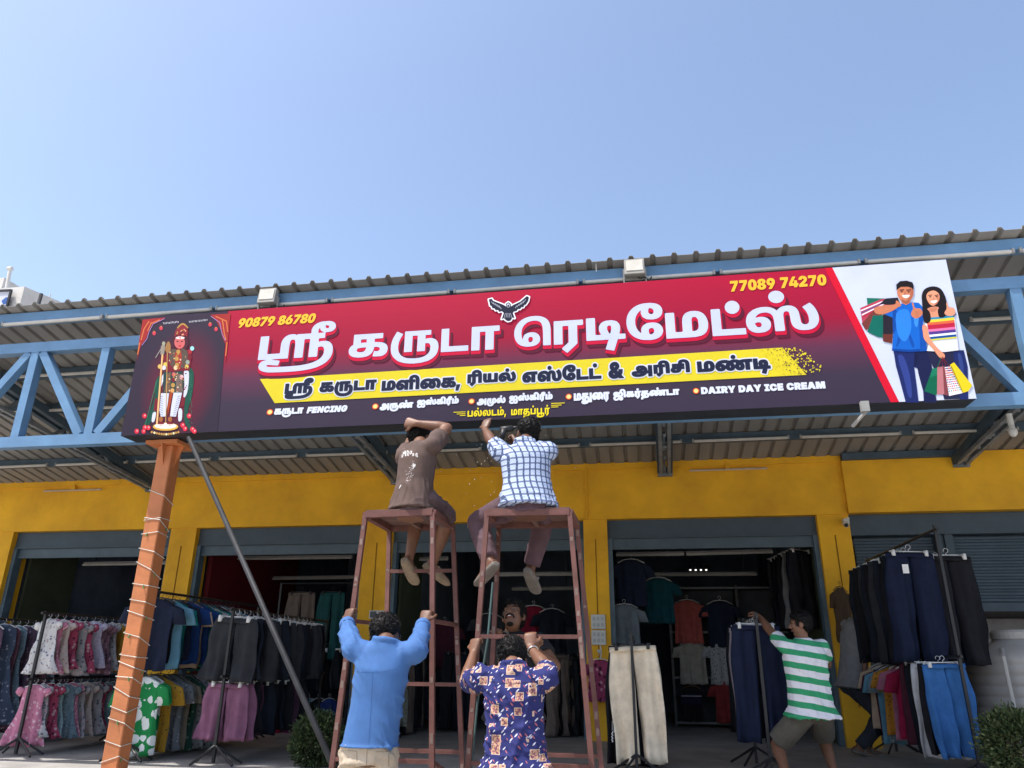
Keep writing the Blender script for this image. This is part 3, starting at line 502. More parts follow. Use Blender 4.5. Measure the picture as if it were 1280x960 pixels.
' 241 287 300 304 326 327 347 388 378 472 388 522 385 565 376 602 360 657 315 688 256 698 192 694 151 684 114 666 82 641 54 610 30 572 12 529 -1|ee_:825:501 -12 434 -9 372 0 314 16 '
'261 38 212 65 169 98 131 138 100 182 75 233 57 289 46 350 42 416 46 482 57 542 76 598 102 650 134 695 172 736 216 770 265 799 320 822 378 838 441 848 566 849 666 828 707 811 741 78'
'8 769 760 790 726 802 687 806 642 795 580 782 550 763 524 738 501 708 482 671 468 627 459 577 456 487 467 451 480 396 520 377 546 356 604 354 659 380 741 390 758 557 758 535 735 51'
'5 695 508 650 510 626 528 595 570 580 604 589 621 614 626 659 612 694 590 714 555 726 428 717 373 698 322 662 278 610 244 544 226 462 226 367 246 282 280 215 327 165 382 133 440 11'
'7 542 114 579 126 608 159 614 211 602 242 575 262 539 262 512 245 502 231 495 193 502 145 530 91 541 80 374 88 345 162 340 212 350 272 381 324 435 364 471 377 561 388 613 385 658 3'
'76 696 360 727 340 752 317 784 260 794 197 791 159 764 90 739 61 708 36 668 16 621 0 565 -9|ai_:1349:285 -12 235 -9 190 1 150 18 116 40 88 69 66 104 50 146 40 192 37 244 43 310 61 '
'370 92 424 134 470 186 509 248 540 318 563 397 576 527 580 642 566 743 532 807 497 883 440 926 399 960 354 984 306 998 253 1003 194 992 112 978 78 959 51 934 28 905 10 832 -10 742 '
'-9 700 -1 633 33 607 58 586 88 571 124 562 164 560 239 582 327 626 408 696 489 736 519 822 560 920 579 1048 577 1112 563 1166 540 1211 510 1247 474 1275 432 1294 386 1306 336 1309 '
'243 1288 131 1238 11 1224 -12 1065 70 1103 152 1117 222 1117 303 1098 365 1063 411 1016 441 959 451 901 444 859 424 803 377 751 298 731 224 736 149 754 123 781 114 812 124 830 166 '
'829 233 802 304 778 336 746 366 679 411 614 437 535 449 438 448 350 427 313 409 256 362 221 303 209 230 216 168 240 128 267 116 305 117 334 142 340 174 332 209 310 228 278 234 233 '
'225 175 182 156 162 124 261 220 327 255 343 293 352 335 355 387 350 432 335 470 310 498 275 515 231 521 177 510 107 496 76 476 50 451 29 419 11 381 -2|virama:0:-278 656 -305 659 -3'
'29 668 -349 682 -365 702 -374 724 -377 751 -374 778 -365 801 -329 835 -278 846 -227 835 -206 820 -191 801 -182 778 -179 751 -182 724 -191 702 -206 682 -250 659|ttai_:900:68 0 68 56'
'9 258 569 258 130 883 130 883 0/603 486 670 470 719 441 763 382 779 315 776 225 743 81 637 -283 460 -236 545 46 594 252 593 325 580 349 569 356 539 356 516 339 505 308 508 245 531 '
'184 595 93 471 19 379 135 350 194 334 259 335 327 342 358 374 416 399 440 430 460 467 476 511 485|tau_:1291:256 -10 160 8 122 24 90 44 66 69 47 98 37 131 33 168 37 204 48 236 67 26'
'6 94 292 131 314 177 332 233 345 379 355 621 353 706 341 786 314 856 270 908 206 926 165 936 118 938 27 923 -38 881 -121 884 -142 852 -180 813 -213 768 -242 660 -286 597 -302 457 -'
'319 288 -319 228 -313 130 -288 93 -270 64 -247 42 -220 29 -189 26 -137 49 -88 91 -63 181 -50 1092 -50 1185 -180 761 -180 705 -161 208 -161 191 -173 195 -182 226 -196 475 -202 585 -'
'184 644 -162 691 -131 698 -100 737 -41 753 38 751 105 742 138 726 166 680 206 618 227 544 234 287 232 230 210 217 176 220 157 229 142 243 131 287 119 360 123 395 137 420 166 432 21'
'0 434 439 300 439 300 302 129 286 129 569 809 569 809 439 619 439 617 209 602 136 570 78 522 34 454 4 366 -10/1033 -180 1033 569 1223 569 1223 -180|mau_:1280:486 -311 411 -307 344 '
'-295 284 -276 232 -249 187 -216 148 -178 117 -134 91 -86 58 19 47 151 56 259 81 362 118 458 188 581 336 498 302 443 252 326 227 203 225 89 237 12 262 -57 302 -113 360 -154 397 -167'
' 487 -178 537 -175 580 -166 616 -150 647 -129 672 -103 692 -72 718 3 725 45 911 31 897 -45 874 -110 841 -166 800 -211 751 -248 695 -276 632 -295 562 -307/1017 576 1072 563 1119 540'
' 1158 510 1189 473 1212 430 1229 381 1239 330 1242 275 1232 179 1201 108 1154 57 1092 24 979 2 901 0 380 0 380 569 570 569 570 130 722 130 722 351 730 430 752 486 787 528 833 557 8'
'90 575 921 580/934 439 916 406 912 356 912 130 979 136 1016 155 1040 189 1052 242 1046 370 1030 414 1004 442 988 449|rau_:1236:1021 343 1062 333 1099 316 1130 293 1156 264 1176 230'
' 1191 190 1200 145 1203 95 1198 23 1185 -42 1162 -98 1130 -148 1091 -191 1044 -227 991 -257 932 -281 797 -311 630 -321 513 -315 401 -295 297 -259 250 -235 206 -205 132 -131 103 -85'
' 79 -34 61 22 51 86 49 217 66 318 96 414 160 543 184 582 332 498 272 389 237 279 225 162 235 60 248 14 291 -63 322 -95 358 -123 400 -145 448 -163 503 -176 647 -186 723 -182 791 -17'
'2 850 -154 899 -128 940 -97 972 -58 995 -13 1008 38 1012 120 995 177 974 202 943 214 889 210 856 190 845 315 885 333 953 345/376 0 376 569 1012 569 1012 439 880 439 880 0 690 0 690'
' 439 566 439 566 0|pauu_:1100:597 -137 597 0 68 0 68 569 258 569 258 130 597 130 597 569 787 569 787 -137/940 128 1002 111 1030 96 1072 54 1087 26 1096 -6 1099 -43 1095 -87 1084 -1'
'28 1064 -164 1038 -198 961 -252 911 -273 788 -304 635 -319 396 -320 274 -308 184 -286 123 -255 86 -215 69 -168 69 -116 89 -71 128 -37 186 -16 293 -9 430 -27 405 -145 244 -137 240 -'
'156 264 -175 420 -194 612 -192 745 -180 841 -153 874 -134 899 -112 913 -86 918 -56 910 -25 888 -3 850 4 796 -5 746 -31 737 90 805 118 868 129|raii_:779:356 -214 237 -104 390 39 390'
' 439 258 439 258 0 68 0 68 569 712 569 712 439 580 439 580 0/635 847 690 833 733 811 763 782 781 747 787 707 782 669 767 637 742 611 707 592 662 580 608 576 553 580 510 592 480 612'
' 459 638 446 670 444 731 464 782 498 827 518 845 615 814 564 748 559 697 585 671 617 670 641 687 643 718 628 735 585 744 488 727 440 694 417 661 411 588 428 536 284 510 261 586 260'
' 656 274 706 304 755 353 799 422 831 512 849|shri:1732:1526 367 1566 356 1602 339 1631 316 1655 287 1674 254 1687 216 1697 130 1694 74 1683 22 1666 -26 1643 -68 1581 -142 1501 -199'
' 1391 -248 1250 -286 1093 -308 922 -318 739 -321 526 -320 336 -310 233 -288 163 -255 137 -234 118 -209 106 -178 102 -143 112 -92 143 -53 196 -25 271 -11 365 -10 560 -45 536 -159 31'
'1 -130 280 -137 274 -151 283 -165 333 -181 542 -193 785 -194 1021 -184 1187 -160 1286 -133 1373 -94 1412 -69 1446 -39 1474 -6 1494 33 1507 78 1509 163 1489 212 1472 227 1451 237 13'
'95 236 1343 210 1328 333 1421 366/68 0 68 569 258 569 258 130 542 130 543 356 552 416 583 486 630 537 694 570 773 581 836 572 880 548 880 569 1499 569 1499 439 1367 439 1367 0 1177'
' 0 1177 439 1053 439 1053 0 863 0 863 327 853 411 828 445 782 449 755 432 739 401 732 304 732 0/1561 847 1616 833 1659 811 1689 782 1707 747 1713 707 1708 669 1693 637 1668 611 163'
'3 592 1588 580 1534 576 1479 580 1436 592 1406 612 1385 638 1372 670 1370 731 1390 782 1424 827 1444 845 1541 814 1490 748 1485 697 1511 671 1543 670 1567 687 1569 718 1554 735 151'
'1 744 1414 727 1366 694 1343 661 1337 588 1354 536 1210 510 1187 586 1186 656 1200 706 1230 755 1279 799 1348 831 1438 849|i_1:326:-69 849 -20 843 59 818 124 784 180 735 219 672 24'
'4 597 258 462 258 0 68 0 68 421 57 579 39 635 9 678 -42 710 -125 723 -186 716 -225 697 -248 670 -259 637 -254 572 -231 515 -417 515 -442 629 -431 702 -398 759 -348 801 -283 829 -20'
'7 846 -166 850|i_2:326:-127 849 -24 833 23 819 104 775 162 723 208 656 240 566 256 446 258 372 258 0 68 0 68 347 62 480 38 585 11 639 -28 679 -77 706 -140 720 -229 718 -271 706 -30'
'6 686 -331 658 -346 621 -349 552 -333 498 -514 498 -533 593 -528 650 -513 699 -488 740 -454 775 -413 803 -364 824 -308 839 -248 848|i_3:326:-81 849 15 830 93 797 157 748 206 684 23'
'7 606 253 515 258 407 258 0 68 0 68 410 61 532 38 618 10 662 -41 703 -107 721 -168 720 -222 705 -258 678 -280 643 -284 572 -269 532 -222 492 -165 475 -165 343 -217 349 -266 361 -31'
'2 380 -353 404 -388 434 -416 469 -438 509 -451 553 -455 600 -451 645 -439 687 -420 726 -392 761 -357 792 -314 817 -263 836 -204 847|i_4:326:-127 849 -24 833 23 819 104 775 162 723 '
'208 658 240 572 256 461 258 394 258 0 68 0 68 347 62 480 38 585 11 639 -28 679 -78 706 -142 720 -232 718 -274 706 -307 686 -331 657 -345 621 -344 526 -330 485 -511 491 -531 558 -53'
'3 592 -528 647 -513 696 -488 738 -455 773 -414 801 -365 823 -310 839 -249 848|0:645:322 -10 259 -5 203 10 155 35 115 68 82 111 57 162 39 222 28 289 24 363 28 438 39 505 57 564 82 6'
'16 115 659 155 693 203 718 259 732 322 737 386 732 441 717 489 692 530 659 562 616 588 564 606 505 617 438 620 363 617 289 606 222 588 162 562 111 530 68 490 35 442 10 386 -5/322 1'
'50 364 160 394 189 413 240 423 363 413 487 394 539 380 557 345 576 300 576 265 557 240 516 226 453 223 316 232 240 251 189 281 160|1:645:67 0 67 157 594 157 594 0/453 728 453 0 255'
' 0 255 558 91 450 91 618 254 728|2:645:50 0 50 142 321 366 390 436 407 479 403 530 376 566 333 584 282 580 244 555 225 510 224 490 36 490 40 539 51 583 70 622 97 656 129 685 168 70'
'7 212 724 262 734 315 737 371 734 421 725 467 709 506 688 539 662 565 631 585 596 597 556 599 485 583 430 548 371 487 302 324 162 324 157 608 157 608 0|3:645:320 -10 211 3 164 20 1'
'23 42 89 70 61 102 41 139 28 178 23 222 222 222 236 185 271 159 320 149 369 160 393 178 411 220 411 253 389 293 346 319 309 324 213 324 213 445 360 565 360 569 61 569 61 728 591 72'
'8 591 585 339 381 339 426 393 431 441 427 486 415 525 396 558 371 585 340 605 304 617 264 621 221 617 175 604 134 581 98 552 66 516 39 474 18 426 2 375 -7|4:645:9 113 9 267 268 728'
' 456 728 203 272 203 267 636 267 636 113/362 0 362 159 370 228 370 454 547 454 547 0|5:645:318 -10 214 3 169 20 129 42 95 69 67 102 46 138 34 178 29 222 221 222 227 191 256 157 301'
' 141 337 141 371 152 397 174 414 206 418 265 397 314 371 337 318 350 278 343 244 323 221 293 47 327 76 728 565 728 565 569 238 569 224 409 228 409 242 430 287 464 349 483 416 483 4'
'74 468 524 439 564 397 593 345 608 284 606 201 594 156 574 115 546 79 512 48 472 23 426 5 374 -6|6:645:326 -10 276 -7 229 2 184 18 142 40 106 67 76 102 53 142 40 188 35 240 45 320 '
'96 435 120 473 292 728 485 728 270 410 202 410 256 450 323 472 379 477 422 474 462 465 499 450 531 430 558 404 580 373 596 336 606 295 609 250 605 199 593 153 573 112 545 76 512 46'
' 472 22 428 4 379 -6/343 141 377 153 403 175 420 206 426 243 413 296 391 323 361 341 324 347 289 341 247 311 229 280 225 224 247 175 273 153 306 141|7:645:102 0 387 565 387 569 52 '
'569 52 728 592 728 592 569 305 0|8:645:322 -10 265 -7 213 2 123 38 86 62 57 92 35 125 21 160 17 197 27 254 56 303 101 342 155 367 186 374 186 379 147 390 113 409 84 435 62 466 48 5'
'01 43 540 47 577 60 610 80 642 106 669 179 712 223 726 322 737 421 726 466 712 538 669 565 642 585 610 597 577 601 540 597 501 583 466 561 435 531 409 497 390 458 379 458 374 517 3'
'56 567 324 604 279 625 227 623 160 610 125 588 92 558 62 522 38 431 2 378 -7/356 131 385 146 413 183 417 231 406 259 372 290 322 301 272 290 238 260 226 215 238 169 272 138 304 127'
'/353 442 388 465 406 502 403 545 378 577 338 594 278 585 248 557 237 517 248 477 278 448 306 438|9:645:318 737 368 734 416 725 461 709 502 688 538 660 568 626 591 586 605 540 607 4'
'47 586 369 549 293 524 255 353 0 159 0 375 317 442 317 389 277 321 255 266 251 223 254 146 277 114 298 87 324 64 355 48 391 35 478 39 528 51 574 72 615 99 651 133 682 173 706 217 7'
'23 266 734/284 582 242 552 220 504 220 465 232 431 254 404 301 382 339 382 386 404 408 431 421 484 408 538 372 574 339 586|&:695:232 -9 188 0 147 16 83 62 44 123 34 157 32 220 45 2'
'67 71 307 155 375 352 506 363 540 351 570 327 583 282 578 260 553 258 520 288 459 349 388 701 0 505 0 210 312 145 393 106 474 98 537 109 607 124 639 169 691 232 726 270 735 311 738'
' 384 727 416 713 466 672 497 617 508 554 497 489 464 431 411 382 230 248 219 223 222 182 244 155 296 142 345 149 393 172 436 209 470 256 494 314 502 379 657 379 644 257 620 184 581'
' 120 525 68 410 11 313 -10|,:269:6 -208 49 117 235 117 133 -208|.:269:134 -12 107 -9 83 1 62 17 46 37 37 61 34 87 37 114 46 138 62 158 83 174 107 184 134 187 161 184 185 174 206 15'
'8 222 138 235 87 222 37 206 17 185 1 161 -9|F:584:47 0 47 728 559 728 559 568 244 568 244 404 527 404 527 249 244 249 244 0|E:613:47 0 47 728 571 728 571 568 244 568 244 445 544 44'
'5 544 290 244 290 244 159 569 159 569 0|N:770:47 0 47 728 262 728 435 442 515 286 552 182 535 182 520 436 520 461 520 728 723 728 723 0 508 0 346 266 230 498 214 535 234 535 250 28'
'7 250 266 250 0|C:748:385 -10 321 -5 261 9 206 33 157 66 115 108 80 159 55 219 40 287 34 363 40 440 55 508 81 568 116 620 158 662 208 694 263 718 322 732 385 737 471 729 547 705 61'
'1 666 662 611 697 543 715 462 515 462 495 517 454 553 391 565 359 563 332 555 286 523 255 472 239 403 239 321 255 252 287 202 332 172 390 162 452 175 495 211 516 266 716 266 703 20'
'3 673 140 627 82 563 34 483 1|I:507:28 0 28 159 155 159 155 568 28 568 28 728 479 728 479 568 352 568 352 159 479 159 479 0|G:754:391 -10 323 -5 261 10 204 35 155 70 113 113 79 164'
' 54 223 39 289 34 362 40 438 56 506 82 566 118 618 161 660 211 693 267 718 326 732 390 737 472 729 545 705 608 667 658 617 692 556 709 487 510 487 480 538 437 561 362 563 309 542 2'
'70 501 246 441 237 365 245 288 269 228 286 205 332 173 393 162 446 168 486 186 513 213 526 249 527 270 562 266 396 266 396 406 718 406 718 306 713 243 699 186 676 136 644 92 605 56'
' 560 27 508 7 452 -6|D:723:327 0 128 0 128 168 354 170 412 185 436 199 455 219 470 245 488 316 488 410 470 482 454 508 434 528 382 552 313 560 125 560 125 728 324 728 396 723 460 7'
'08 518 684 568 650 610 609 644 559 669 500 684 436 688 363 684 292 669 227 645 168 611 118 569 77 519 43 462 20 398 5/244 728 244 0 47 0 47 728|A:795:22 0 258 728 528 728 772 0 549'
' 0 464 282 413 473 368 669 413 669 371 473 324 282 243 0/197 140 197 287 598 287 598 140|Y:775:293 0 293 253 22 728 254 728 359 508 408 375 379 375 424 508 522 728 753 728 490 253 '
'490 0|R:668:47 0 47 728 360 728 412 724 459 714 502 698 540 675 571 647 597 613 616 574 627 529 631 480 627 431 615 387 596 349 570 316 538 289 499 268 455 252 407 243 166 240 166 '
'394 356 397 389 409 412 430 425 480 419 517 389 553 336 568 244 569 244 0/440 0 263 334 473 334 655 0|M:956:47 0 47 728 358 728 430 479 478 247 497 126 460 126 500 355 533 500 597 '
'728 909 728 909 0 710 0 710 281 717 537 718 629 729 629 678 404 645 281 561 0 396 0 311 281 245 532 224 629 238 629 244 376 246 281 246 0')
GLY = {}
for _e in GTXT.split('|'):
    _k, _a, _c = _e.split(':'); GLY[_k] = (int(_a), [[(int(q[i]), int(q[i+1])) for i in range(0, len(q), 2)] for q in (s.split() for s in _c.split('/'))])
def outline_sdf(group, off, res=70):
    """clean outer and hole outlines of overlapping contours, grown by off"""
    A_ = np.array([p for c in group for p in c]); B_ = np.array([q for c in group for q in c[1:]+c[:1]])
    lo = A_.min(0)-off-.004; hi = A_.max(0)+off+.004; h = max(hi-lo)/res; nx, nz = int((hi[0]-lo[0])/h)+2, int((hi[1]-lo[1])/h)+2
    gx = lo[0]+h*np.arange(nx); gz = lo[1]+h*np.arange(nz); X, Z = np.meshgrid(gx, gz); D = np.full(X.shape, 9.); Wn = np.zeros(X.shape, int)
    for (ax, az), (bx, bz) in zip(A_, B_):
        ex, ez = bx-ax, bz-az; L = ex*ex+ez*ez
        if L < 1e-14: continue
        t = np.clip(((X-ax)*ex+(Z-az)*ez)/L, 0, 1); D = np.minimum(D, np.hypot(X-ax-t*ex, Z-az-t*ez))
        if bz != az:
            cr = ex*(Z-az)-ez*(X-ax); up = (az <= Z) & (bz > Z) & (cr > 0); dn = (az > Z) & (bz <= Z) & (cr < 0); Wn += up.astype(int)-dn.astype(int)
    F = np.where(Wn != 0, 1, -1)*np.maximum(D, h*.02)+off
    I_ = F > 0; code = I_[:-1, :-1]*1+I_[:-1, 1:]*2+I_[1:, 1:]*4+I_[1:, :-1]*8
    nxt = {}; pos = {}
    def edge(j, i, k):
        key = (j, i, 0) if k == 0 else (j, i+1, 1) if k == 1 else (j+1, i, 0) if k == 2 else (j, i, 1)
        if key not in pos:
            a = F[key[0], key[1]]; b = F[key[0], key[1]+1] if key[2] == 0 else F[key[0]+1, key[1]]; t = min(.98, max(.02, a/(a-b)))
            pos[key] = (gx[key[1]]+h*t, gz[key[0]]) if key[2] == 0 else (gx[key[1]], gz[key[0]]+h*t)
        return key
    T = {1: [(3, 0)], 2: [(0, 1)], 3: [(3, 1)], 4: [(1, 2)], 5: [(3, 0), (1, 2)], 6: [(0, 2)], 7: [(3, 2)], 8: [(2, 3)], 9: [(2, 0)], 10: [(0, 1), (2, 3)], 11: [(2, 1)], 12: [(1, 3)], 13: [(1, 0)], 14: [(0, 3)]}
    for j, i in zip(*np.nonzero((code > 0) & (code < 15))):
        for a, b in T[int(code[j, i])]: nxt[edge(j, i, a)] = edge(j, i, b)
    out = []
    while nxt:
        k = next(iter(nxt)); c = []
        while k in nxt: c.append(pos[k]); k = nxt.pop(k)
        ch = True                                             # drop points that lie on a straight run
        for tol in (.04, .08):
            q = []
            for n_, p in enumerate(c):
                a = q[-1] if q else c[-1]; b = c[(n_+1) % len(c)]; L = math.dist(a, b) or 1
                if abs((b[0]-a[0])*(p[1]-a[1])-(b[1]-a[1])*(p[0]-a[0]))/L > h*tol or math.dist(a, p) > h*9: q.append(p)
            if len(q) >= 4: c = q
        if len(c) >= 4: out.append(c)
    return out
def split_groups(cs):
    bx = [(min(p[0] for p in c), max(p[0] for p in c), min(p[1] for p in c), max(p[1] for p in c)) for c in cs]; gid = list(range(len(cs)))
    for i in range(len(cs)):
        for j in range(i):
            if bx[i][0] <= bx[j][1]+.03 and bx[j][0] <= bx[i][1]+.03:
                a, b = gid[i], gid[j]; gid = [b if g == a else g for g in gid]
    return [[c for c, g in zip(cs, gid) if g == k] for k in sorted(set(gid))]
def curve_mesh(name, contours, dy, m, th=.001, off=0., parent=sign):
    cu = bpy.data.curves.new(name, 'CURVE'); cu.dimensions = '2D'; cu.fill_mode = 'BOTH'; cu.extrude = th/2; o = org(parent)
    cl = []
    for g_ in split_groups(contours):
        zz = [p[1] for c in g_ for p in c]; xx = [p[0] for c in g_ for p in c]; cl += outline_sdf(g_, off, int(60*max(1, (max(xx)-min(xx))/(max(zz)-min(zz)))))
    for c in cl:
        sp = cu.splines.new('POLY'); sp.points.add(len(c)-1); sp.use_cyclic_u = True
        for i, (x, z) in enumerate(c): sp.points[i].co = (x-o.x, z-o.z, 0, 1)
    ob = bpy.data.objects.new(name, cu); col.objects.link(ob); bpy.context.view_layer.update()
    me = bpy.data.meshes.new_from_object(ob.evaluated_get(bpy.context.evaluated_depsgraph_get())); bpy.data.objects.remove(ob); bpy.data.curves.remove(cu)
    me.transform(Matrix(((1, 0, 0, 0), (0, 0, -1, SY-dy-o.y), (0, 1, 0, 0), (0, 0, 0, 1)))); me.materials.clear(); me.materials.append(m); me.name = name
    r = bpy.data.objects.new(name, me); col.objects.link(r); r.parent = parent; return r
def compose(seq, track=0, slant=0.):
    """lay glyphs out on a line; '~' puts the dot over the glyph before it"""
    x = 0; out = []; last = (0, 0, 0)
    for g in seq:
        if g == ' ': x += 300; continue
        if g == 'virama':
            a, cs = GLY[g]; xs = [p[0] for c in cs for p in c]; cx = (min(xs)+max(xs))/2; tx = last[2]; out += [[(px-cx+tx, py) for px, py in c] for c in cs]; continue
        a, cs = GLY[g]
        out += [[(px+x, py) for px, py in c] for c in cs]; xs = [p[0] for c in cs for p in c]
        last = (x, a, x+(min(xs)+max(xs))/2); x += a+track
    return [[(px+slant*py, py) for px, py in c] for c in out]
def fit(cont, l, r, bot, top):
    xs = [p[0] for c in cont for p in c]; zs = [p[1] for c in cont for p in c]
    ym = (bot[1]+top[1])/2; xa = SP(l, ym+(bot[0]-l)*.0 if False else ym+(l-(l+r)/2)*-.055)[0]; xb = SP(r, ym+(r-(l+r)/2)*-.055)[0]; za = SP(*bot)[1]; zb_ = SP(*top)[1]
    fx = (xb-xa)/(max(xs)-min(xs)); fz = (zb_-za)/(max(zs)-min(zs))
    return [[(xa+(x-min(xs))*fx, za+(z-min(zs))*fz) for x, z in c] for c in cont]
def dot(px, py, rx, ry, n=20):
    c = SP(px, py); k = SP(px+rx, py)[0]-c[0]; v = c[1]-SP(px, py+ry)[1]
    return [(c[0]+k*math.cos(2*math.pi*i/n), c[1]+v*math.sin(2*math.pi*i/n)) for i in range(n)]
HEAD = [('shri', 324.6, 418, (370, 464.5), (403, 402)), ('ka', 436.7, 485.3, (464.7, 446.3), (464.7, 417.5)), ('rau_', 488.8, 548.4, (520, 454.5), (532, 412.6)), ('tta', 551.8, 585.8, (568, 439.6), (557.8, 411.3)),
        ('aa_', 589.6, 624.5, (602.5, 437.9), (606, 408.2)), ('e_', 642.9, 688.4, (657.5, 433.9), (669.5, 395.3)), ('ra', 692.4, 729.3, (705.6, 441.8), (709, 401)), ('ttai_', 733, 781.8, (757.5, 439.3), (757.5, 397)),
        ('ee_', 783, 828.8, (805, 425.8), (807.5, 379.3)), ('ma', 832, 885, (855, 422.5), (870, 388.8)), ('tta', 889.5, 931.3, (910, 419.5), (895, 386.8)), ('sa', 932, 1023, (972.5, 415), (1005, 379))]
H = []
for g, l, r, b, t_ in HEAD: H += fit(compose([g]), l, r, b, t_)
H += [dot(915, 384.5, 9.3, 8.3), dot(970, 371.5, 10, 7.8)]
sh = lambda C, dx, dz: [[(x+dx, z+dz) for x, z in c] for c in C]
curve_mesh('title_shadow', sh(H, .022, -.052), .0030, pm((84, 22, 46)), off=.012)
curve_mesh('title_edge', sh(H, .004, -.028), .0044, pm((186, 16, 56)), off=.008)
curve_mesh('title_lettering', H, .0060, pm((186, 194, 224)))
# yellow banner with a spattered right end
yb = [SP(325, 474), SP(343.5, 504), SP(1008, 468.6), SP(978, 434.6)]
ban = sheet('yellow_banner', yb, pm((206, 190, 40)), .0030)
mb = MB()
for i in range(420):
    u = rr.random(); v = rr.random(); ed = 978+30*v; px = ed-32+62*u**1.2; py = 435+34*v-(px-980)*.055; inside = px < ed
    if rr.random() < (.45 if inside else max(0, 1-(px-ed)/(28+8*v))):
        rad = rr.uniform(.3, 1.5 if not inside else 1.0); c = SP(px, py); q = [(c[0]+rad*.007*rr.uniform(.5, 1.2)*math.cos(a*1.047), SY-.0052-.0004*(i % 5), c[1]+rad*.007*rr.uniform(.5, 1.2)*math.sin(a*1.047)) for a in range(6)]
        mb.ngon(q, 1 if inside and px > ed-20 else 0)
mb.build('spatter', [pm((206, 190, 40)), pm((70, 40, 54))], ban)
SUB = [(['shri'], 357, 391, (373.6, 498.2), (387, 473)), (['ka', 'rau_', 'tta', 'aa_'], 400, 470, (430, 495), (430, 477)), (['ma', 'lla', 'i_', 'ai_', 'ka', ','], 478, 575, (530, 490), (523, 469)),
       (['ra', 'i_', 'ya', 'la', 'virama'], 585, 644.5, (610, 481.6), (636, 461)), (['e', 'sa', 'virama', 'ee_', 'tta', 'tta', 'virama'], 653.5, 751, (709, 475.5), (687, 458)), (['&'], 761, 779, (770, 473), (770, 453)),
       (['a', 'ra', 'i_', 'ca', 'i_'], 790, 861.5, (817, 471), (835, 451)), (['ma', 'nna', 'virama', 'ttai_'], 872, 962, (925, 468.6), (915, 444.5))]
Q = []
for s_, l, r, b, t_ in SUB: Q += fit(compose(s_), l, r, b, t_)
curve_mesh('subtitle_edge', Q, .0046, pm((200, 204, 216)), off=.016)
curve_mesh('subtitle_lettering', Q, .0062, pm((26, 32, 58)), off=.0045)
SMALL = [(['ka', 'rau_', 'tta', 'aa_'], 343, 378.8, (358, 521.3), (361.6, 510.4), 0), (list('FENCING'), 384, 434, (409, 515.4), (409, 508), .18), (['a', 'rau_', 'nna', 'virama'], 475.3, 516.3, (494, 513.9), (511, 500.3), 0),
         (['ai', 'sa', 'virama', 'ka', 'i_', 'raii_', 'ma', 'virama'], 521.8, 573.3, (545.8, 508.6), (537, 497), 0), (['a', 'mau_', 'la', 'virama'], 596.5, 631.7, (612.8, 507.6), (628, 494.6), 0),
         (['ai', 'sa', 'virama', 'ka', 'i_', 'raii_', 'ma', 'virama'], 636.9, 690.5, (666, 503.4), (652, 491.6), 0), (['ma', 'tau_', 'ai_', 'ra'], 717.7, 761.5, (738, 504.6), (728, 491.6), 0),
         (['ja', 'i_', 'ka', 'ra', 'virama', 'ta', 'nna', 'virama', 'tta', 'aa_'], 767, 848.8, (805, 499), (815, 485), 0), (list('DAIRY')+[' ']+list('DAY')+[' ']+list('ICE')+[' ']+list('CREAM'), 876.8, 1030.8, (954, 489), (954, 480.8), 0)]
Q = []
for s_, l, r, b, t_, sl_ in SMALL: Q += fit(compose(s_, 30 if s_[0] in 'FD' else 0, sl_), l, r, b, t_)
curve_mesh('small_lettering', Q, .0030, pm((204, 210, 228)), off=.003)
yl = pm((226, 206, 30)); Q = []
for s_, l, r, b, t_ in [(['pa', 'la', 'virama', 'la', 'tta', 'ma', 'virama', ','], 584.5, 632.6, (600, 523), (620, 508.6)), (['ma', 'aa_', 'ta', 'pa', 'virama', 'pauu_', 'ra', 'virama'], 639, 687, (666, 522.2), (666, 507))]: Q += fit(compose(s_), l, r, b, t_)
for k, (u0, u1, v) in enumerate([(567, 582, 515.2), (571, 582, 517.5), (575, 582, 519.6), (689, 706, 509.0), (689, 702, 511.4), (689, 698, 513.6)]): a, b = SP(u0, v-(u0-575)*.04), SP(u1, v-(u1-575)*.04); Q.append([(a[0], a[1]-.003), (b[0], b[1]-.003), (b[0], b[1]+.003), (a[0], a[1]+.003)])
curve_mesh('town_lettering', Q, .0030, yl)
gd = pm((226, 178, 52)); Q = fit(compose(list('90879 86780'), 0, .2), 299, 394.5, (347, 406.4), (347, 395.2)); curve_mesh('phone_number', Q, .0030, gd, off=.002); Q = fit(compose(list('77089 74270'), 25, .05), 913, 1032.5, (973, 360.6), (973, 347.4))
curve_mesh('phone_number', Q, .0030, gd, off=.002)
BL = [(337.5, 515.3), (469.3, 508.2), (589.6, 501.8), (711, 496), (870, 488.8)]
for x, y in BL: curve_mesh('bullet_ring', [dot(x, y, 4.0, 3.7)], .0030, pm((214, 84, 40))); curve_mesh('bullet', [dot(x, y, 2.7, 2.5)], .0042, pm((250, 214, 130)))
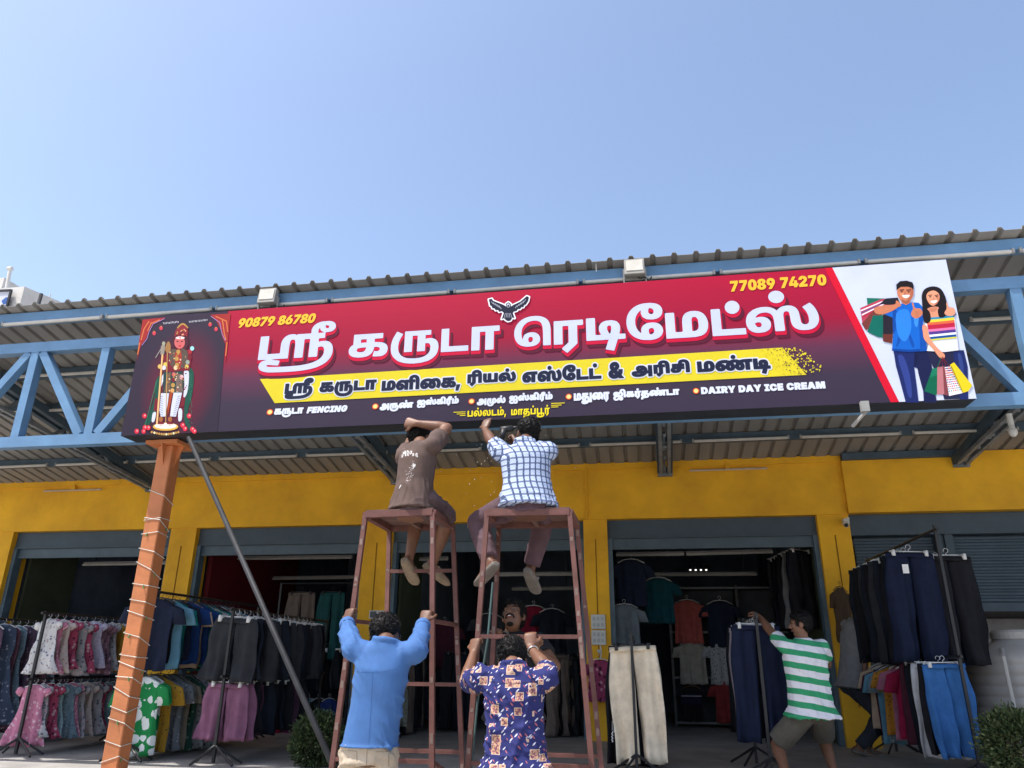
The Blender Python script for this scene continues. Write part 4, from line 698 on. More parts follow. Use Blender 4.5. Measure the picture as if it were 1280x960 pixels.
# bird emblem
EB = [530, 28, 552, 22, 562, 38, 600, 52, 640, 68, 656, 80, 655, 60, 672, 48, 690, 60, 690, 80, 712, 66, 760, 44, 790, 18, 806, 4, 822, 10, 816, 40, 800, 65, 788, 68, 782, 84, 766, 84, 758, 98, 742, 96, 735, 110, 712, 116, 705, 126, 718, 164, 702, 158, 690, 180, 670, 186, 655, 178, 640, 163, 624, 170, 640, 126, 625, 112, 606, 118, 598, 104, 580, 106, 572, 92, 556, 92, 552, 76, 540, 72, 536, 50]
ec = [SP(520+EB[i]/5.818, 370+EB[i+1]/5.818) for i in range(0, len(EB), 2)]
curve_mesh('emblem_edge', [ec], .0068, pm((226, 226, 236)), off=.012); curve_mesh('bird_emblem', [ec], .0082, pm((28, 32, 52)))
A = Art((520, 370), 5.818, .0090)
for i in range(5):
    A.line((200, 204, 220), 2.2, 548+i*14, 44+i*7, 566+i*14, 62+i*9); A.line((200, 204, 220), 2.2, 800-i*16, 28+i*11, 778-i*14, 56+i*9)
    A.line((200, 204, 220), 2, 652+i*9, 128, 642+i*14, 160)
A.ell((206, 208, 220), 672, 72, 11, 15); A.ell((28, 32, 52), 672, 75, 7, 10); A.build('feather_lines', sign)
# two small brackets under and over the board
for px, py in ((1081, 507),):
    p = P(px, py, 5.97); mb = MB(); mb.bb((p.x-.03, 5.955, p.z-.05), (p.x+.03, 6.0, p.z+.035)); mb.bar((p.x, 5.97, p.z-.05), (p.x-.08, 6.1, p.z-.13), .02, .02); mb.build('clamp', M_cap, sign)
# ---------------------------------------------------------------- two rusty pipe scaffolds
M_rust = mat('scaffold_paint', (.125, .050, .044), .65, .22, 9, .15, 60, dirt=(.085, .034, .026))
M_rust2 = mat('scaffold_worn', (.21, .145, .125), .7, .2, 14)
def scaffold(label, tops, bots, rungs, deck=True, diag=()):
    T = [Vector(t) for t in tops]; B = []
    for t, b in zip(T, bots):
        b = Vector(b); B.append(t+(b-t)*((t.z-.02)/(t.z-b.z)))
    s = empty('scaffold', ((B[0].x+B[3].x)/2, (B[0].y+B[3].y)/2, 0), label, 'scaffold', 'pipe scaffolds under the signboard')
    for t, b in zip(T, B):
        mb = MB(); mb.bar(t, b, .031, .031, (0, 1, 0)); 
        for k in range(7):
            p = b.lerp(t, rnd.uniform(.3, .98)); mb.box(p+Vector((0, -.0165, 0)), (.02, .003, rnd.uniform(.01, .05)), None, 1)
        mb.build('leg', [M_rust, M_rust2], s, bevel=0)
    at = lambda i, z: B[i].lerp(T[i], (z-B[i].z)/(T[i].z-B[i].z))
    z = T[0].z
    mb = MB(); 
    for i, j in ((0, 1), (1, 3), (3, 2), (2, 0)): mb.bar(T[i]+Vector((0, 0, .0)), T[j], .042, .042, (0, 0, 1))
    mb.build('top_frame', M_rust, s)
    q = [T[0], T[1], T[3], T[2]]; mb = MB(); mb.prism([p+Vector((0, 0, .022)) for p in q], (0, 0, .012)); 
    m = (T[0]+T[2])/2*.5+(T[1]+T[3])/2*.5; mb.bar((T[0]+T[1])/2, (T[2]+T[3])/2, .03, .03); mb.build('deck', mat('deck_plate', (.14, .078, .066), .7, .2, 8), s)
    for i, j, zz, *zz2 in rungs:
        mb = MB(); mb.bar(at(i, zz), at(j, zz2[0] if zz2 else zz), .025, .025); mb.build('rung', M_rust, s)
    return T, B, at
Ya = 5.0
zt1 = P(498, 642, Ya).z
T1, B1, at1 = scaffold('narrow rusty pipe scaffold with the man in the brown t-shirt on top', [P(457, 643.8, Ya), P(541, 640.5, Ya), PZ(487, 661, zt1), PZ(566, 659, zt1)],
    [P(415, 960, Ya-.12), P(540, 960, Ya-.12), PZ(478, 960, P(482, 960, Ya+.40).z), P(578, 960, Ya+.42)], [(2, 3, 2.03), (1, 3, 1.64), (0, 2, 1.64), (2, 3, 1.24), (0, 1, .82), (2, 3, .82), (0, 1, .25), (2, 3, .4), (1, 3, .82, .62)])
zt2 = P(660, 641, Ya).z
T2, B2, at2 = scaffold('wider rusty pipe scaffold with the man in the checked shirt on top', [P(609, 641.5, Ya), P(712, 640, Ya), PZ(624, 657, zt2), PZ(721, 656, zt2)],
    [P(585, 960, Ya-.12), P(740, 960, Ya-.12), P(609, 960, Ya+.40), P(752, 960, Ya+.42)], [(0, 1, 1.545), (0, 2, 1.2, 1.23), (2, 3, .82), (0, 1, .82), (1, 3, .5), (0, 1, .25)])
mb = MB(); a = P(616, 728, 5.1); b = P(589, 962, 4.95); mb.tube([a, a.lerp(b, .33)+Vector((.01, 0, 0)), a.lerp(b, .66)+Vector((-.01, 0, 0)), b, b+Vector((-.1, 0, -.6))], .008, 6); solo(mb, 'rope', mat('rope_teal', (.05, .095, .095), .7), 'thin teal rope hanging down the left side of the wider scaffold', 'rope')
# ---------------------------------------------------------------- people
from mathutils.bvhtree import BVHTree
from mathutils import noise as mnoise
M_skin = mat('skin_brown', (.165, .078, .047), .5, .08, 14, .08, 90, spec=.4)
M_skin2 = mat('skin_deep', (.125, .058, .036), .5, .08, 14, .08, 90, spec=.4)
M_hair = mat('hair_black', (.0045, .004, .004), .55, .2, 60, .25, 160, spec=.16)
def remesh(mb, name, mats, parent, voxel, smooth=3, fold=None, assign=None):
    o = mb.build(name, mats, None); md = o.modifiers.new('r', 'REMESH'); md.mode = 'VOXEL'; md.voxel_size = voxel; md.use_smooth_shade = True
    s = o.modifiers.new('s', 'SMOOTH'); s.factor = .5; s.iterations = smooth; bpy.context.view_layer.update()
    me = bpy.data.meshes.new_from_object(o.evaluated_get(bpy.context.evaluated_depsgraph_get())); old = o.data; o.data = me; o.modifiers.clear(); bpy.data.meshes.remove(old); me.name = name
    n = len(me.vertices); co = np.empty(n*3); me.vertices.foreach_get('co', co); co = co.reshape(-1, 3)
    if fold is not None:
        no = np.empty(n*3); me.vertices.foreach_get('normal', no); no = no.reshape(-1, 3); co = co+no*fold(co, no)[:, None]
    og = org(parent) if parent else Vector((0, 0, 0)); me.vertices.foreach_set('co', (co-np.array(og)).ravel()); me.polygons.foreach_set('use_smooth', [True]*len(me.polygons)); me.update()
    o.parent = parent; return o
def folds(amp, seed=0, freq=9., ax=(0.4, 0, 1), fine=.35):
    r = np.random.RandomState(seed)
    def f(co, no):
        v = np.zeros(len(co))
        for k in range(5):
            d = np.array(ax)+r.uniform(-.75, .75, 3); d /= np.linalg.norm(d); q = r.uniform(-1, 1, 3); q /= np.linalg.norm(q)
            ph = co@d*freq*r.uniform(.7, 2.2)*2+1.6*np.sin(co@q*7+r.uniform(0, 6))+1.1*np.sin(co@r.uniform(-9, 9, 3)); v += (1-np.abs(np.sin(ph)))**3*r.uniform(.4, 1.3)
        v += fine*np.sin(co@r.uniform(-40, 40, 3)+2*np.sin(co@r.uniform(-20, 20, 3)))
        mk = np.clip(.65+.75*np.sin(co@r.uniform(-9, 9, 3)+r.uniform(0, 6)+1.3*np.sin(co@r.uniform(-7, 7, 3))), .12, 1.5); return amp*np.maximum(v/2.0-.35, -.15)*mk
    return f
def loft(mb, rings, n=18, ex=2.4, mi=0):
    vs = []; fs = []
    for c, a, b in rings:
        for k in range(n):
            t = 2*math.pi*k/n; ct, st = math.cos(t), math.sin(t); vs.append(Vector(c)+Vector(a)*(abs(ct)**(2/ex))*(1 if ct > 0 else -1)+Vector(b)*(abs(st)**(2/ex))*(1 if st > 0 else -1))
    for i in range(len(rings)-1):
        for k in range(n): fs.append((i*n+k, i*n+(k+1) % n, (i+1)*n+(k+1) % n, (i+1)*n+k))
    fs += [tuple(range(n-1, -1, -1)), tuple((len(rings)-1)*n+k for k in range(n))]; mb.add(vs, fs, mi)
def ik(a, b, l1, l2, pole):
    d = b-a; L = min(d.length, (l1+l2)*.999); d.normalize(); x = (l1*l1-l2*l2+L*L)/(2*L); h = math.sqrt(max(0, l1*l1-x*x)); p = Vector(pole); p = p-d*p.dot(d); p.normalize(); return a+d*x+p*h
def hand(mb, wr, d, n, thumb, k=1., curl=(45, 60, 40), spread=.12):
    """wr wrist, d towards the knuckles, n the way the palm faces, thumb +1/-1 side"""
    d = d.normalized(); n = (n-d*n.dot(d)).normalized(); s = d.cross(n)*thumb
    loft(mb, [(wr-d*.01*k, s*.026*k, n*.021*k), (wr+d*.025*k, s*.034*k, n*.018*k), (wr+d*.065*k, s*.042*k, n*.016*k), (wr+d*.09*k, s*.040*k, n*.014*k)], 12, 2.6)
    for i, (o, L) in enumerate(((.030, .066), (.010, .074), (-.010, .069), (-.029, .054))):
        p = wr+d*.083*k+s*o*k; dr = (d+s*o*spread*6).normalized(); pts = [p-d*.02*k, p]; ang = 0
        ax = None
        for c, f in zip(curl, (.44, .31, .25)):
            ang += math.radians(c); dd = dr*math.cos(ang)+n*math.sin(ang); p = p+dd*L*f*k; pts.append(p)
        mb.tube(pts, [.0095*k, .0095*k, .0088*k, .0082*k, .0072*k], 8)
    b = wr+d*.028*k+s*.026*k; t1 = b+(s*.75+d*.5+n*.25).normalized()*.036*k; t2 = t1+(d*.8+n*.55+s*.1).normalized()*.03*k; t3 = t2+(d*.6+n*.8-s*.3).normalized()*.024*k
    mb.tube([b-s*.012*k, b, t1, t2, t3], [.014*k, .014*k, .0115*k, .0100*k, .0085*k], 8)
def head(mb, c, f, u, k=1.):
    """skull, jaw, nose, ears; f the way the face looks, u the top of the head"""
    f = f.normalized(); u = (u-f*u.dot(f)).normalized(); s = f.cross(u); R = Matrix((s, f, u)).transposed()
    at = lambda x, y, z: c+(s*x+f*y+u*z)*k
    mb.ball(at(0, -.012, .03), Vector((.074, .092, .086))*k, 20, 14, 0, R); mb.ball(at(0, .018, -.025), Vector((.062, .070, .085))*k, 18, 12, 0, R)
    mb.ball(at(0, .048, -.085), Vector((.034, .034, .026))*k, 12, 8, 0, R); mb.ball(at(0, .066, .028), Vector((.058, .026, .018))*k, 12, 8, 0, R)
    mb.tube([at(0, .088, .018), at(0, .104, -.012), at(0, .108, -.022)], [.009*k, .013*k, .012*k], 8); mb.ball(at(0, .099, -.024), Vector((.018, .012, .009))*k, 10, 6, 0, R)
    for x in (-1, 1):
        mb.ball(at(x*.038, .062, -.012), Vector((.022, .026, .022))*k, 10, 8, 0, R); mb.ball(at(x*.076, -.008, -.004), Vector((.011, .021, .032))*k, 10, 8, 0, R)
    return at, R
def person(label, J, face, hu=(0, 0, 1), skin=M_skin, shirt=None, sleeve=.45, lower=None, leglen=1.0, k=1., build=1., hands={}, shirt_fold=.010, hair_up=0., hem=.10, seat=False, seed=0, collar=False, shoe=None, cat='person', seams=True, hair=True, top_cut=.0):
    J = {q: Vector(v) for q, v in J.items()}; g = J['pelvis']; z0 = min(J[q].z for q in J)-.08
    root = empty('person', (g.x, g.y, z0), label, cat); side = (J['shR']-J['shL']).normalized(); upv = (J['neck']-J['pelvis']).normalized(); fr = upv.cross(side).normalized(); side = fr.cross(upv).normalized()
    hs = (J['hipR']-J['hipL']).normalized(); b = k*build; pel, nk = J['pelvis'], J['neck']; mid = pel.lerp(nk, .38)+fr*J.get('bow', Vector((0, 0, 0))).x; ch = pel.lerp(nk, .74)+fr*J.get('bow', Vector((0, 0, 0))).x*.6
    sw = (J['shR']-J['shL']).length/2
    mb = MB(); loft(mb, [(pel-upv*.10*k, hs*.13*b, fr*.10*b), (pel, hs*.158*b, fr*.112*b), (mid, side*.135*b, fr*.098*b), (ch, side*(.155*b), fr*.112*b), (pel.lerp(nk, .90), side*(sw*.86), fr*.085*b), (nk, side*.07*k, fr*.06*k)])
    mb.tube([nk-upv*.04*k, nk+(J['head']-nk)*.35, J['head']-Vector(hu)*.03*k], [.062*k, .054*k, .055*k], 14)
    for q in 'LR':
        s_, e, w_ = J['sh'+q], J['el'+q], J['wr'+q]; mb.ball(s_, .056*k); mb.tube([s_, s_.lerp(e, .4), e], [.053*k, .049*k, .040*k], 12); mb.ball(e, .040*k, 10, 8); mb.tube([e, e.lerp(w_, .3), e.lerp(w_, .75), w_], [.040*k, .043*k, .031*k, .026*k], 12)
        if q in hands: hand(mb, w_, *hands[q][:2], thumb=hands[q][2], k=k*1.02, curl=hands[q][3] if len(hands[q]) > 3 else (50, 65, 45))
        h, kn, an = J['hip'+q], J['kn'+q], J['an'+q]; mb.ball(h, .088*b); mb.tube([h, h.lerp(kn, .5), kn], [.088*b, .078*b, .058*k], 14); mb.ball(kn, .057*k, 10, 8); mb.tube([kn, kn.lerp(an, .3), kn.lerp(an, .75), an], [.054*k, .058*k, .040*k, .035*k], 12)
        t = J['toe'+q]; fd = (t-an).normalized(); sd = fd.cross(Vector((0, 0, 1))); sd = sd.normalized() if sd.length > .05 else side; sole = fd.cross(sd)
        if sole.dot((an-kn).normalized()) < 0: sole = -sole
        loft(mb, [(an-fd*.055*k+sole*.03*k, sd*.026*k, sole*.028*k), (an+sole*.025*k, sd*.033*k, sole*.042*k), (an+fd*.08*k+sole*.038*k, sd*.043*k, sole*.028*k), (an+fd*.17*k+sole*.048*k, sd*.042*k, sole*.014*k), (an+fd*.195*k+sole*.05*k, sd*.028*k, sole*.010*k)], 12)
        if shoe:
            ms = MB(); loft(ms, [(an-fd*.068*k+sole*.045*k, sd*.030*k, sole*.020*k), (an-fd*.03*k+sole*.05*k, sd*.040*k, sole*.026*k), (an+fd*.08*k+sole*.056*k, sd*.050*k, sole*.026*k), (an+fd*.18*k+sole*.062*k, sd*.049*k, sole*.018*k), (an+fd*.215*k+sole*.064*k, sd*.030*k, sole*.014*k)], 14)
            ms.tube([an+fd*.06*k+sd*.05*k+sole*.04*k, an+fd*.07*k-sole*.005*k, an+fd*.06*k-sd*.05*k+sole*.04*k], .014*k, 8); remesh(ms, 'sandal', shoe, root, .006, 2)
    at, R = head(mb, J['head'], Vector(face), Vector(hu), k)
    body = remesh(mb, 'body', skin, root, .0068 if k > .8 else .006, 4)
    if hair:
        mh = MB(); cc = at(0, -.020, .045); mh.ball(cc, Vector((.0845, .092, .088+hair_up))*k, 28, 20, 0, R); mh.ball(at(0, -.048, -.005), Vector((.070, .058, .066))*k, 20, 14, 0, R); mh.ball(at(0, .022, .085), Vector((.062, .062, .036+hair_up*.6))*k, 18, 12, 0, R)
        for x in (-1, 1): mh.ball(at(x*.067, .012, .012), Vector((.012, .026, .034))*k, 10, 8, 0, R)
        mo = remesh(mh, 'hair', M_hair, root, .005, 2, lambda co, no: np.array([mnoise.noise(Vector(c)*55)*.006+mnoise.noise(Vector(c)*140)*.004 for c in co]))
        me = mo.data; rr_ = random.Random(seed); vs = [Vector(v.co) for v in me.vertices]; nn = [Vector(v.normal) for v in me.vertices]; bm = bmesh.new(); bm.from_mesh(me)
        cu = at(0, -.02, .045)-org(root); fv = R@Vector((0, 1, 0)); uv = R@Vector((0, 0, 1))
        for i in rr_.sample(range(len(vs)), min(len(vs), 1500)):
            v, n = vs[i], nn[i]; t = (n*.55+uv*rr_.uniform(-.9, .5)+fv*rr_.uniform(-.3, .5)+Vector((rr_.uniform(-.6, .6), rr_.uniform(-.6, .6), 0))).normalized(); s_ = t.orthogonal().normalized()*.0022
            a = bm.verts.new(v-s_); b_ = bm.verts.new(v+s_); c_ = bm.verts.new(v+t*rr_.uniform(.010, .021)*k); bm.faces.new((a, b_, c_))
        bm.to_mesh(me); bm.free()
    if shirt:
        mb = MB(); e = 1.13; hp = pel-upv*(hem*k)
        hx = 1.16 if seat else 1.25; loft(mb, [(hp, hs*.168*b*e*hx, fr*.125*b*e*hx), (pel, hs*.164*b*e*(1.1 if seat else 1), fr*.122*b*e*(1.12 if seat else 1)), (mid, side*.152*b*e, fr*.112*b*e), (ch, side*.165*b*e, fr*.120*b*e), (pel.lerp(nk, .90), side*(sw*.93), fr*.094*b*e), (nk+upv*.008*k, side*.085*k, fr*.075*k), (nk+upv*.022*k, side*.068*k, fr*.062*k)], 24)
        for q in 'LR':
            s_, e_, w_ = J['sh'+q], J['el'+q], J['wr'+q]; pts = [s_.lerp(nk, .35)-upv*.03*k, s_]; rs = [.075*k, .071*k]
            L = sleeve
            if L <= 1: pts += [s_.lerp(e_, L*.6), s_.lerp(e_, L)]; rs += [.070*k, .070*k]
            else: pts += [s_.lerp(e_, .5), e_, e_.lerp(w_, (L-1)*.55), e_.lerp(w_, L-1)]; rs += [.066*k, .057*k, .052*k, .044*k]
            mb.tube(pts, rs, 14); mb.ball(s_, .072*k)
        if collar: mb.tube([nk+upv*.02*k+(fr*math.cos(a)*.062+side*math.sin(a)*.070)*k-fr*.004+upv*.012*math.cos(a)*-k for a in [2*math.pi*i/16 for i in range(17)]], .017*k, 8)
        so_ = remesh(mb, 'shirt', shirt, root, .0095, 4, folds(shirt_fold*1.55, seed, 13, (.6, .1, .7)))
        for q in 'LR':
            if sleeve > 1.3:
                s_, e_, w_ = J['sh'+q], J['el'+q], J['wr'+q]; mc = MB(); d = (w_-e_).normalized(); c = e_.lerp(w_, sleeve-1); mc.tube([c-d*.03, c-d*.028, c+d*.022, c+d*.030], [.044*k, .050*k, .051*k, .045*k], 14); cf = remesh(mc, 'cuff', shirt, root, .006, 2, folds(.004, seed+5, 14)); cf.parent = so_
    if lower:
        mb = MB(); loft(mb, [(pel+upv*.07*k, hs*.150*b, fr*.113*b), (pel, hs*.170*b, fr*.124*b), (pel-upv*.09*k, hs*.168*b, fr*.120*b)], 22)
        for q in 'LR':
            h, kn, an = J['hip'+q], J['kn'+q], J['an'+q]; mb.ball(h, .098*b, 16, 12)
            if leglen <= 1: mb.tube([h, h.lerp(kn, leglen*.5), h.lerp(kn, leglen)], [.104*b, .100*b, .098*b], 16)
            else: mb.ball(kn, .080*k, 12, 9); mb.tube([h, h.lerp(kn, .5), kn], [.098*b, .092*b, .080*k], 16); mb.tube([kn, kn.lerp(an, (leglen-1)*.5), kn.lerp(an, leglen-1)], [.080*k, .074*k, .064*k], 16)
        remesh(mb, 'shorts' if leglen < 1.3 else 'trousers', lower, root, .010, 4, folds(shirt_fold*1.2, seed+9, 13, (.5, .2, .8)))
    root['_k'] = k
    return root, at, R, body
def legs(J, hipdir, kn, an, toe):
    for q in 'LR': J['kn'+q], J['an'+q], J['toe'+q] = kn[q], an[q], toe[q]
def arm(J, q, wr, pole, k=1.):
    J['wr'+q] = Vector(wr); J['el'+q] = ik(J['sh'+q], J['wr'+q], .285*k, .255*k, pole)
    d = J['wr'+q]-J['el'+q]
    if (J['wr'+q]-J['sh'+q]).length > .535*k: J['wr'+q] = J['el'+q]+d.normalized()*.255*k
def leg(J, q, an, pole, toe, k=1.):
    J['an'+q] = Vector(an); J['kn'+q] = ik(J['hip'+q], J['an'+q], .43*k, .41*k, pole)
    d = J['an'+q]-J['kn'+q]; J['an'+q] = J['kn'+q]+d.normalized()*.41*k; J['toe'+q] = J['an'+q]+Vector(toe)
def nodes_mat(name, rough=.85, bump=.25):
    m = bpy.data.materials.new(name); m.use_nodes = True; n = m.node_tree.nodes; l = m.node_tree.links; b = n['Principled BSDF']; b.inputs['Roughness'].default_value = rough; b.inputs['Specular IOR Level'].default_value = .25
    tc = n.new('ShaderNodeTexCoord'); nz = n.new('ShaderNodeTexNoise'); nz.inputs['Scale'].default_value = 260; l.new(tc.outputs['Object'], nz.inputs[0]); bp = n.new('ShaderNodeBump'); bp.inputs[0].default_value = bump; bp.inputs[1].default_value = .003; l.new(nz.outputs[0], bp.inputs['Height']); l.new(bp.outputs[0], b.inputs['Normal'])
    return m, n, l, b, tc.outputs['Object']
def nmath(n, l, op, a, b_=None, c=None):
    x = n.new('ShaderNodeMath'); x.operation = op
    for i, v in enumerate((a, b_, c)):
        if v is None: continue
        if isinstance(v, (int, float)): x.inputs[i].default_value = v
        else: l.new(v, x.inputs[i])
    return x.outputs[0]
def nmix(n, l, f, a, b_):
    x = n.new('ShaderNodeMix'); x.data_type = 'RGBA'
    if isinstance(f, (int, float)): x.inputs[0].default_value = f
    else: l.new(f, x.inputs[0])
    for i, v in ((6, a), (7, b_)):
        if isinstance(v, tuple): x.inputs[i].default_value = (*v, 1)
        else: l.new(v, x.inputs[i])
    return x.outputs[2]
# cloth of each person
M_brown_tee = mat('tee_brown', (.090, .058, .050), .9, .12, 12, .2, 300)
M_blue_shirt = mat('shirt_blue', (.044, .125, .325), .8, .08, 9, .15, 300)
M_black_tee = mat('tee_black', (.010, .011, .014), .85, .1, 9)
M_plum = mat('trousers_plum', (.085, .047, .060), .85, .12, 9, .15, 240)
M_khaki = mat('trousers_khaki', (.42, .35, .27), .85, .18, 7, .3, 200)
M_jean = mat('jeans_dark', (.03, .035, .05), .85, .15, 9, .2, 200)
M_olive = mat('shorts_olive', (.085, .078, .065), .9, .12, 9, .2, 200)
M_sandal = mat('sandal_tan', (.21, .16, .11), .7, .15, 14)
M_sandal2 = mat('sandal_grey', (.16, .14, .125), .7, .15, 14)
m, n, l, b, ob = nodes_mat('shirt_checked'); wv = n.new('ShaderNodeTexNoise'); wv.inputs['Scale'].default_value = 5; l.new(ob, wv.inputs[0]); vm = n.new('ShaderNodeVectorMath'); vm.operation = 'MULTIPLY_ADD'; l.new(wv.outputs['Color'], vm.inputs[0]); vm.inputs[1].default_value = (.03, .03, .03); l.new(ob, vm.inputs[2])
sp = n.new('ShaderNodeSeparateXYZ'); l.new(vm.outputs[0], sp.inputs[0]); cur = (.52, .58, .72)
xr = nmath(n, l, 'ADD', sp.outputs[0], nmath(n, l, 'MULTIPLY', sp.outputs[1], .8))
fx = nmath(n, l, 'FRACT', nmath(n, l, 'MULTIPLY', xr, 22)); fz = nmath(n, l, 'FRACT', nmath(n, l, 'MULTIPLY', sp.outputs[2], 22))
m1 = nmix(n, l, nmath(n, l, 'LESS_THAN', nmath(n, l, 'ABSOLUTE', nmath(n, l, 'SUBTRACT', fx, .5)), .14), (.38, .45, .62), (.05, .07, .14)); z1 = nmath(n, l, 'LESS_THAN', nmath(n, l, 'ABSOLUTE', nmath(n, l, 'SUBTRACT', fz, .5)), .14)
m2 = nmix(n, l, nmath(n, l, 'MULTIPLY', z1, .8), m1, (.05, .07, .15)); z2 = nmath(n, l, 'LESS_THAN', fz, .09); m3 = nmix(n, l, nmath(n, l, 'MULTIPLY', z2, .6), m2, (.20, .30, .52)); l.new(m3, b.inputs['Base Color']); M_check = m
m, n, l, b, ob = nodes_mat('shirt_printed'); mp = n.new('ShaderNodeMapping'); mp.inputs['Scale'].default_value = (1, .6, 1); l.new(ob, mp.inputs[0])
v1 = n.new('ShaderNodeTexVoronoi'); v1.distance = 'CHEBYCHEV'; v1.inputs['Scale'].default_value = 14; v1.inputs['Randomness'].default_value = .75; l.new(mp.outputs[0], v1.inputs[0]); nz = n.new('ShaderNodeTexNoise'); nz.inputs['Scale'].default_value = 90; l.new(ob, nz.inputs[0])
sq = nmix(n, l, nmath(n, l, 'GREATER_THAN', nz.outputs[0], .52), (.46, .27, .17), (.16, .06, .09)); sep = n.new('ShaderNodeSeparateColor'); l.new(v1.outputs['Color'], sep.inputs[0]); 
inq = nmath(n, l, 'LESS_THAN', v1.outputs['Distance'], nmath(n, l, 'MULTIPLY_ADD', sep.outputs[0], .16, .20)); edge = nmath(n, l, 'LESS_THAN', v1.outputs['Distance'], nmath(n, l, 'MULTIPLY_ADD', sep.outputs[0], .16, .15)); sq2 = nmix(n, l, edge, (.50, .36, .28), sq)
mr2 = n.new('ShaderNodeMapping'); mr2.inputs['Rotation'].default_value = (0, .8, 0); l.new(ob, mr2.inputs[0]); mp2 = n.new('ShaderNodeMapping'); mp2.inputs['Scale'].default_value = (19, 8, 62); l.new(mr2.outputs[0], mp2.inputs[0]); v2 = n.new('ShaderNodeTexVoronoi'); v2.inputs['Scale'].default_value = 1; l.new(mp2.outputs[0], v2.inputs[0]); sl_ = nmath(n, l, 'LESS_THAN', v2.outputs['Distance'], .23)
mr3 = n.new('ShaderNodeMapping'); mr3.inputs['Rotation'].default_value = (0, -.9, 0); l.new(ob, mr3.inputs[0]); mp3 = n.new('ShaderNodeMapping'); mp3.inputs['Scale'].default_value = (19, 8, 60); l.new(mr3.outputs[0], mp3.inputs[0]); v3 = n.new('ShaderNodeTexVoronoi'); v3.inputs['Scale'].default_value = 1; l.new(mp3.outputs[0], v3.inputs[0]); sl3 = nmath(n, l, 'LESS_THAN', v3.outputs['Distance'], .22)
c1 = nmix(n, l, sl_, (.020, .024, .115), (.50, .50, .60)); c1 = nmix(n, l, sl3, c1, (.35, .10, .12)); c2 = nmix(n, l, inq, c1, sq2); l.new(c2, b.inputs['Base Color']); M_print = m
m, n, l, b, ob = nodes_mat('shirt_striped'); wv = n.new('ShaderNodeTexNoise'); wv.inputs['Scale'].default_value = 4; l.new(ob, wv.inputs[0]); sp = n.new('ShaderNodeSeparateXYZ'); l.new(ob, sp.inputs[0])
zz = nmath(n, l, 'ADD', nmath(n, l, 'ADD', sp.outputs[2], nmath(n, l, 'MULTIPLY', sp.outputs[0], .16)), nmath(n, l, 'MULTIPLY', wv.outputs[0], .03)); st = nmath(n, l, 'LESS_THAN', nmath(n, l, 'FRACT', nmath(n, l, 'MULTIPLY', zz, 9.6)), .47)
l.new(nmix(n, l, st, (.60, .60, .66), (.03, .26, .12)), b.inputs['Base Color']); M_stripe = m
V = Vector
def torso(nx, ny, nY, px, py, pY, shw, yaw, hipw=.085, k=1., drop=.035):
    """neck base and pelvis from where they show; yaw turns the chest about the vertical (0 = back to the camera)"""
    J = {}; J['neck'] = P(nx, ny, nY); J['pelvis'] = P(px, py, pY); sd = V((math.cos(yaw), math.sin(yaw), 0)); u = (J['neck']-J['pelvis']).normalized()
    for q, s_ in (('L', -1), ('R', 1)): J['sh'+q] = J['neck']+sd*s_*shw-u*drop*k*1.6; J['hip'+q] = J['pelvis']+sd*s_*hipw*k-u*.05*k
    return J
# 1 the man in the brown t-shirt, sitting on the narrow scaffold
J = torso(524, 557, 5.16, 515, 633, 5.12, .165, -.62); J['head'] = P(527, 549, 5.36)
J['shR'] += V((0, .02, .03))
J['elR'], J['wrR'] = P(559, 535, 5.24), P(520, 529, 5.22)
arm(J, 'L', P(520, 540, 5.75), (-1, -.2, -.3))
zs = zt1; 
for q in 'LR': J['hip'+q].z = zs+.115; J['hip'+q] += V((.03, .05, 0))
leg(J, 'L', P(511, 700, 5.55), (-.1, 1, .6), V((.02, .17, -.10))); leg(J, 'R', P(541, 705, 5.75), (.55, .8, .5), V((.10, .15, -.08)))
r1, at, R, bd1 = person('man in a brown t-shirt sitting on the narrow scaffold, forearm raised to the signboard', J, (.5, .82, .28), skin=M_skin, shirt=M_brown_tee, build=.86, sleeve=.55, lower=mat('shorts_brown', (.105, .068, .072), .9, .15, 9, .2, 200), leglen=.93, shirt_fold=.008, hem=.035, seat=True, seed=1, shoe=M_sandal, hands={'R': (V((-.95, .15, .2)), V((.1, .8, -.2)), 1, (70, 85, 60)), 'L': (V((0, .5, .8)), V((.6, .5, 0)), 1)})
# 2 the man in the checked shirt, sitting on the wider scaffold
J = torso(656, 557, 5.16, 660, 630, 5.10, .172, -.05); J['head'] = P(659, 543, 5.30)
arm(J, 'L', P(604, 533, 5.60), (-1, -.25, -.45)); arm(J, 'R', P(640, 552, 5.62), (.15, .2, -1))

for q in 'LR': J['hip'+q].z = zt2+.115; J['hip'+q] += V((0, .055, 0))
leg(J, 'L', P(613, 703, 5.18), (-.85, .75, .22), V((-.13, .14, -.08))); leg(J, 'R', P(663, 712, 5.62), (.15, 1, .6), V((.03, .17, -.09)))
r2, at, R, bd2 = person('man in a blue and white checked shirt sitting on the wider scaffold, one arm raised', J, (-.55, .8, .25), skin=M_skin2, shirt=M_check, sleeve=.62, lower=M_plum, leglen=1.92, build=.98, shirt_fold=.008, hem=.035, seat=True, seed=2, shoe=M_sandal2, collar=True, hands={'L': (V((.05, .45, .9)), V((.3, .9, 0)), 1, (15, 20, 15)), 'R': (V((-.3, .5, .6)), V((-.6, .3, 0)), -1)})
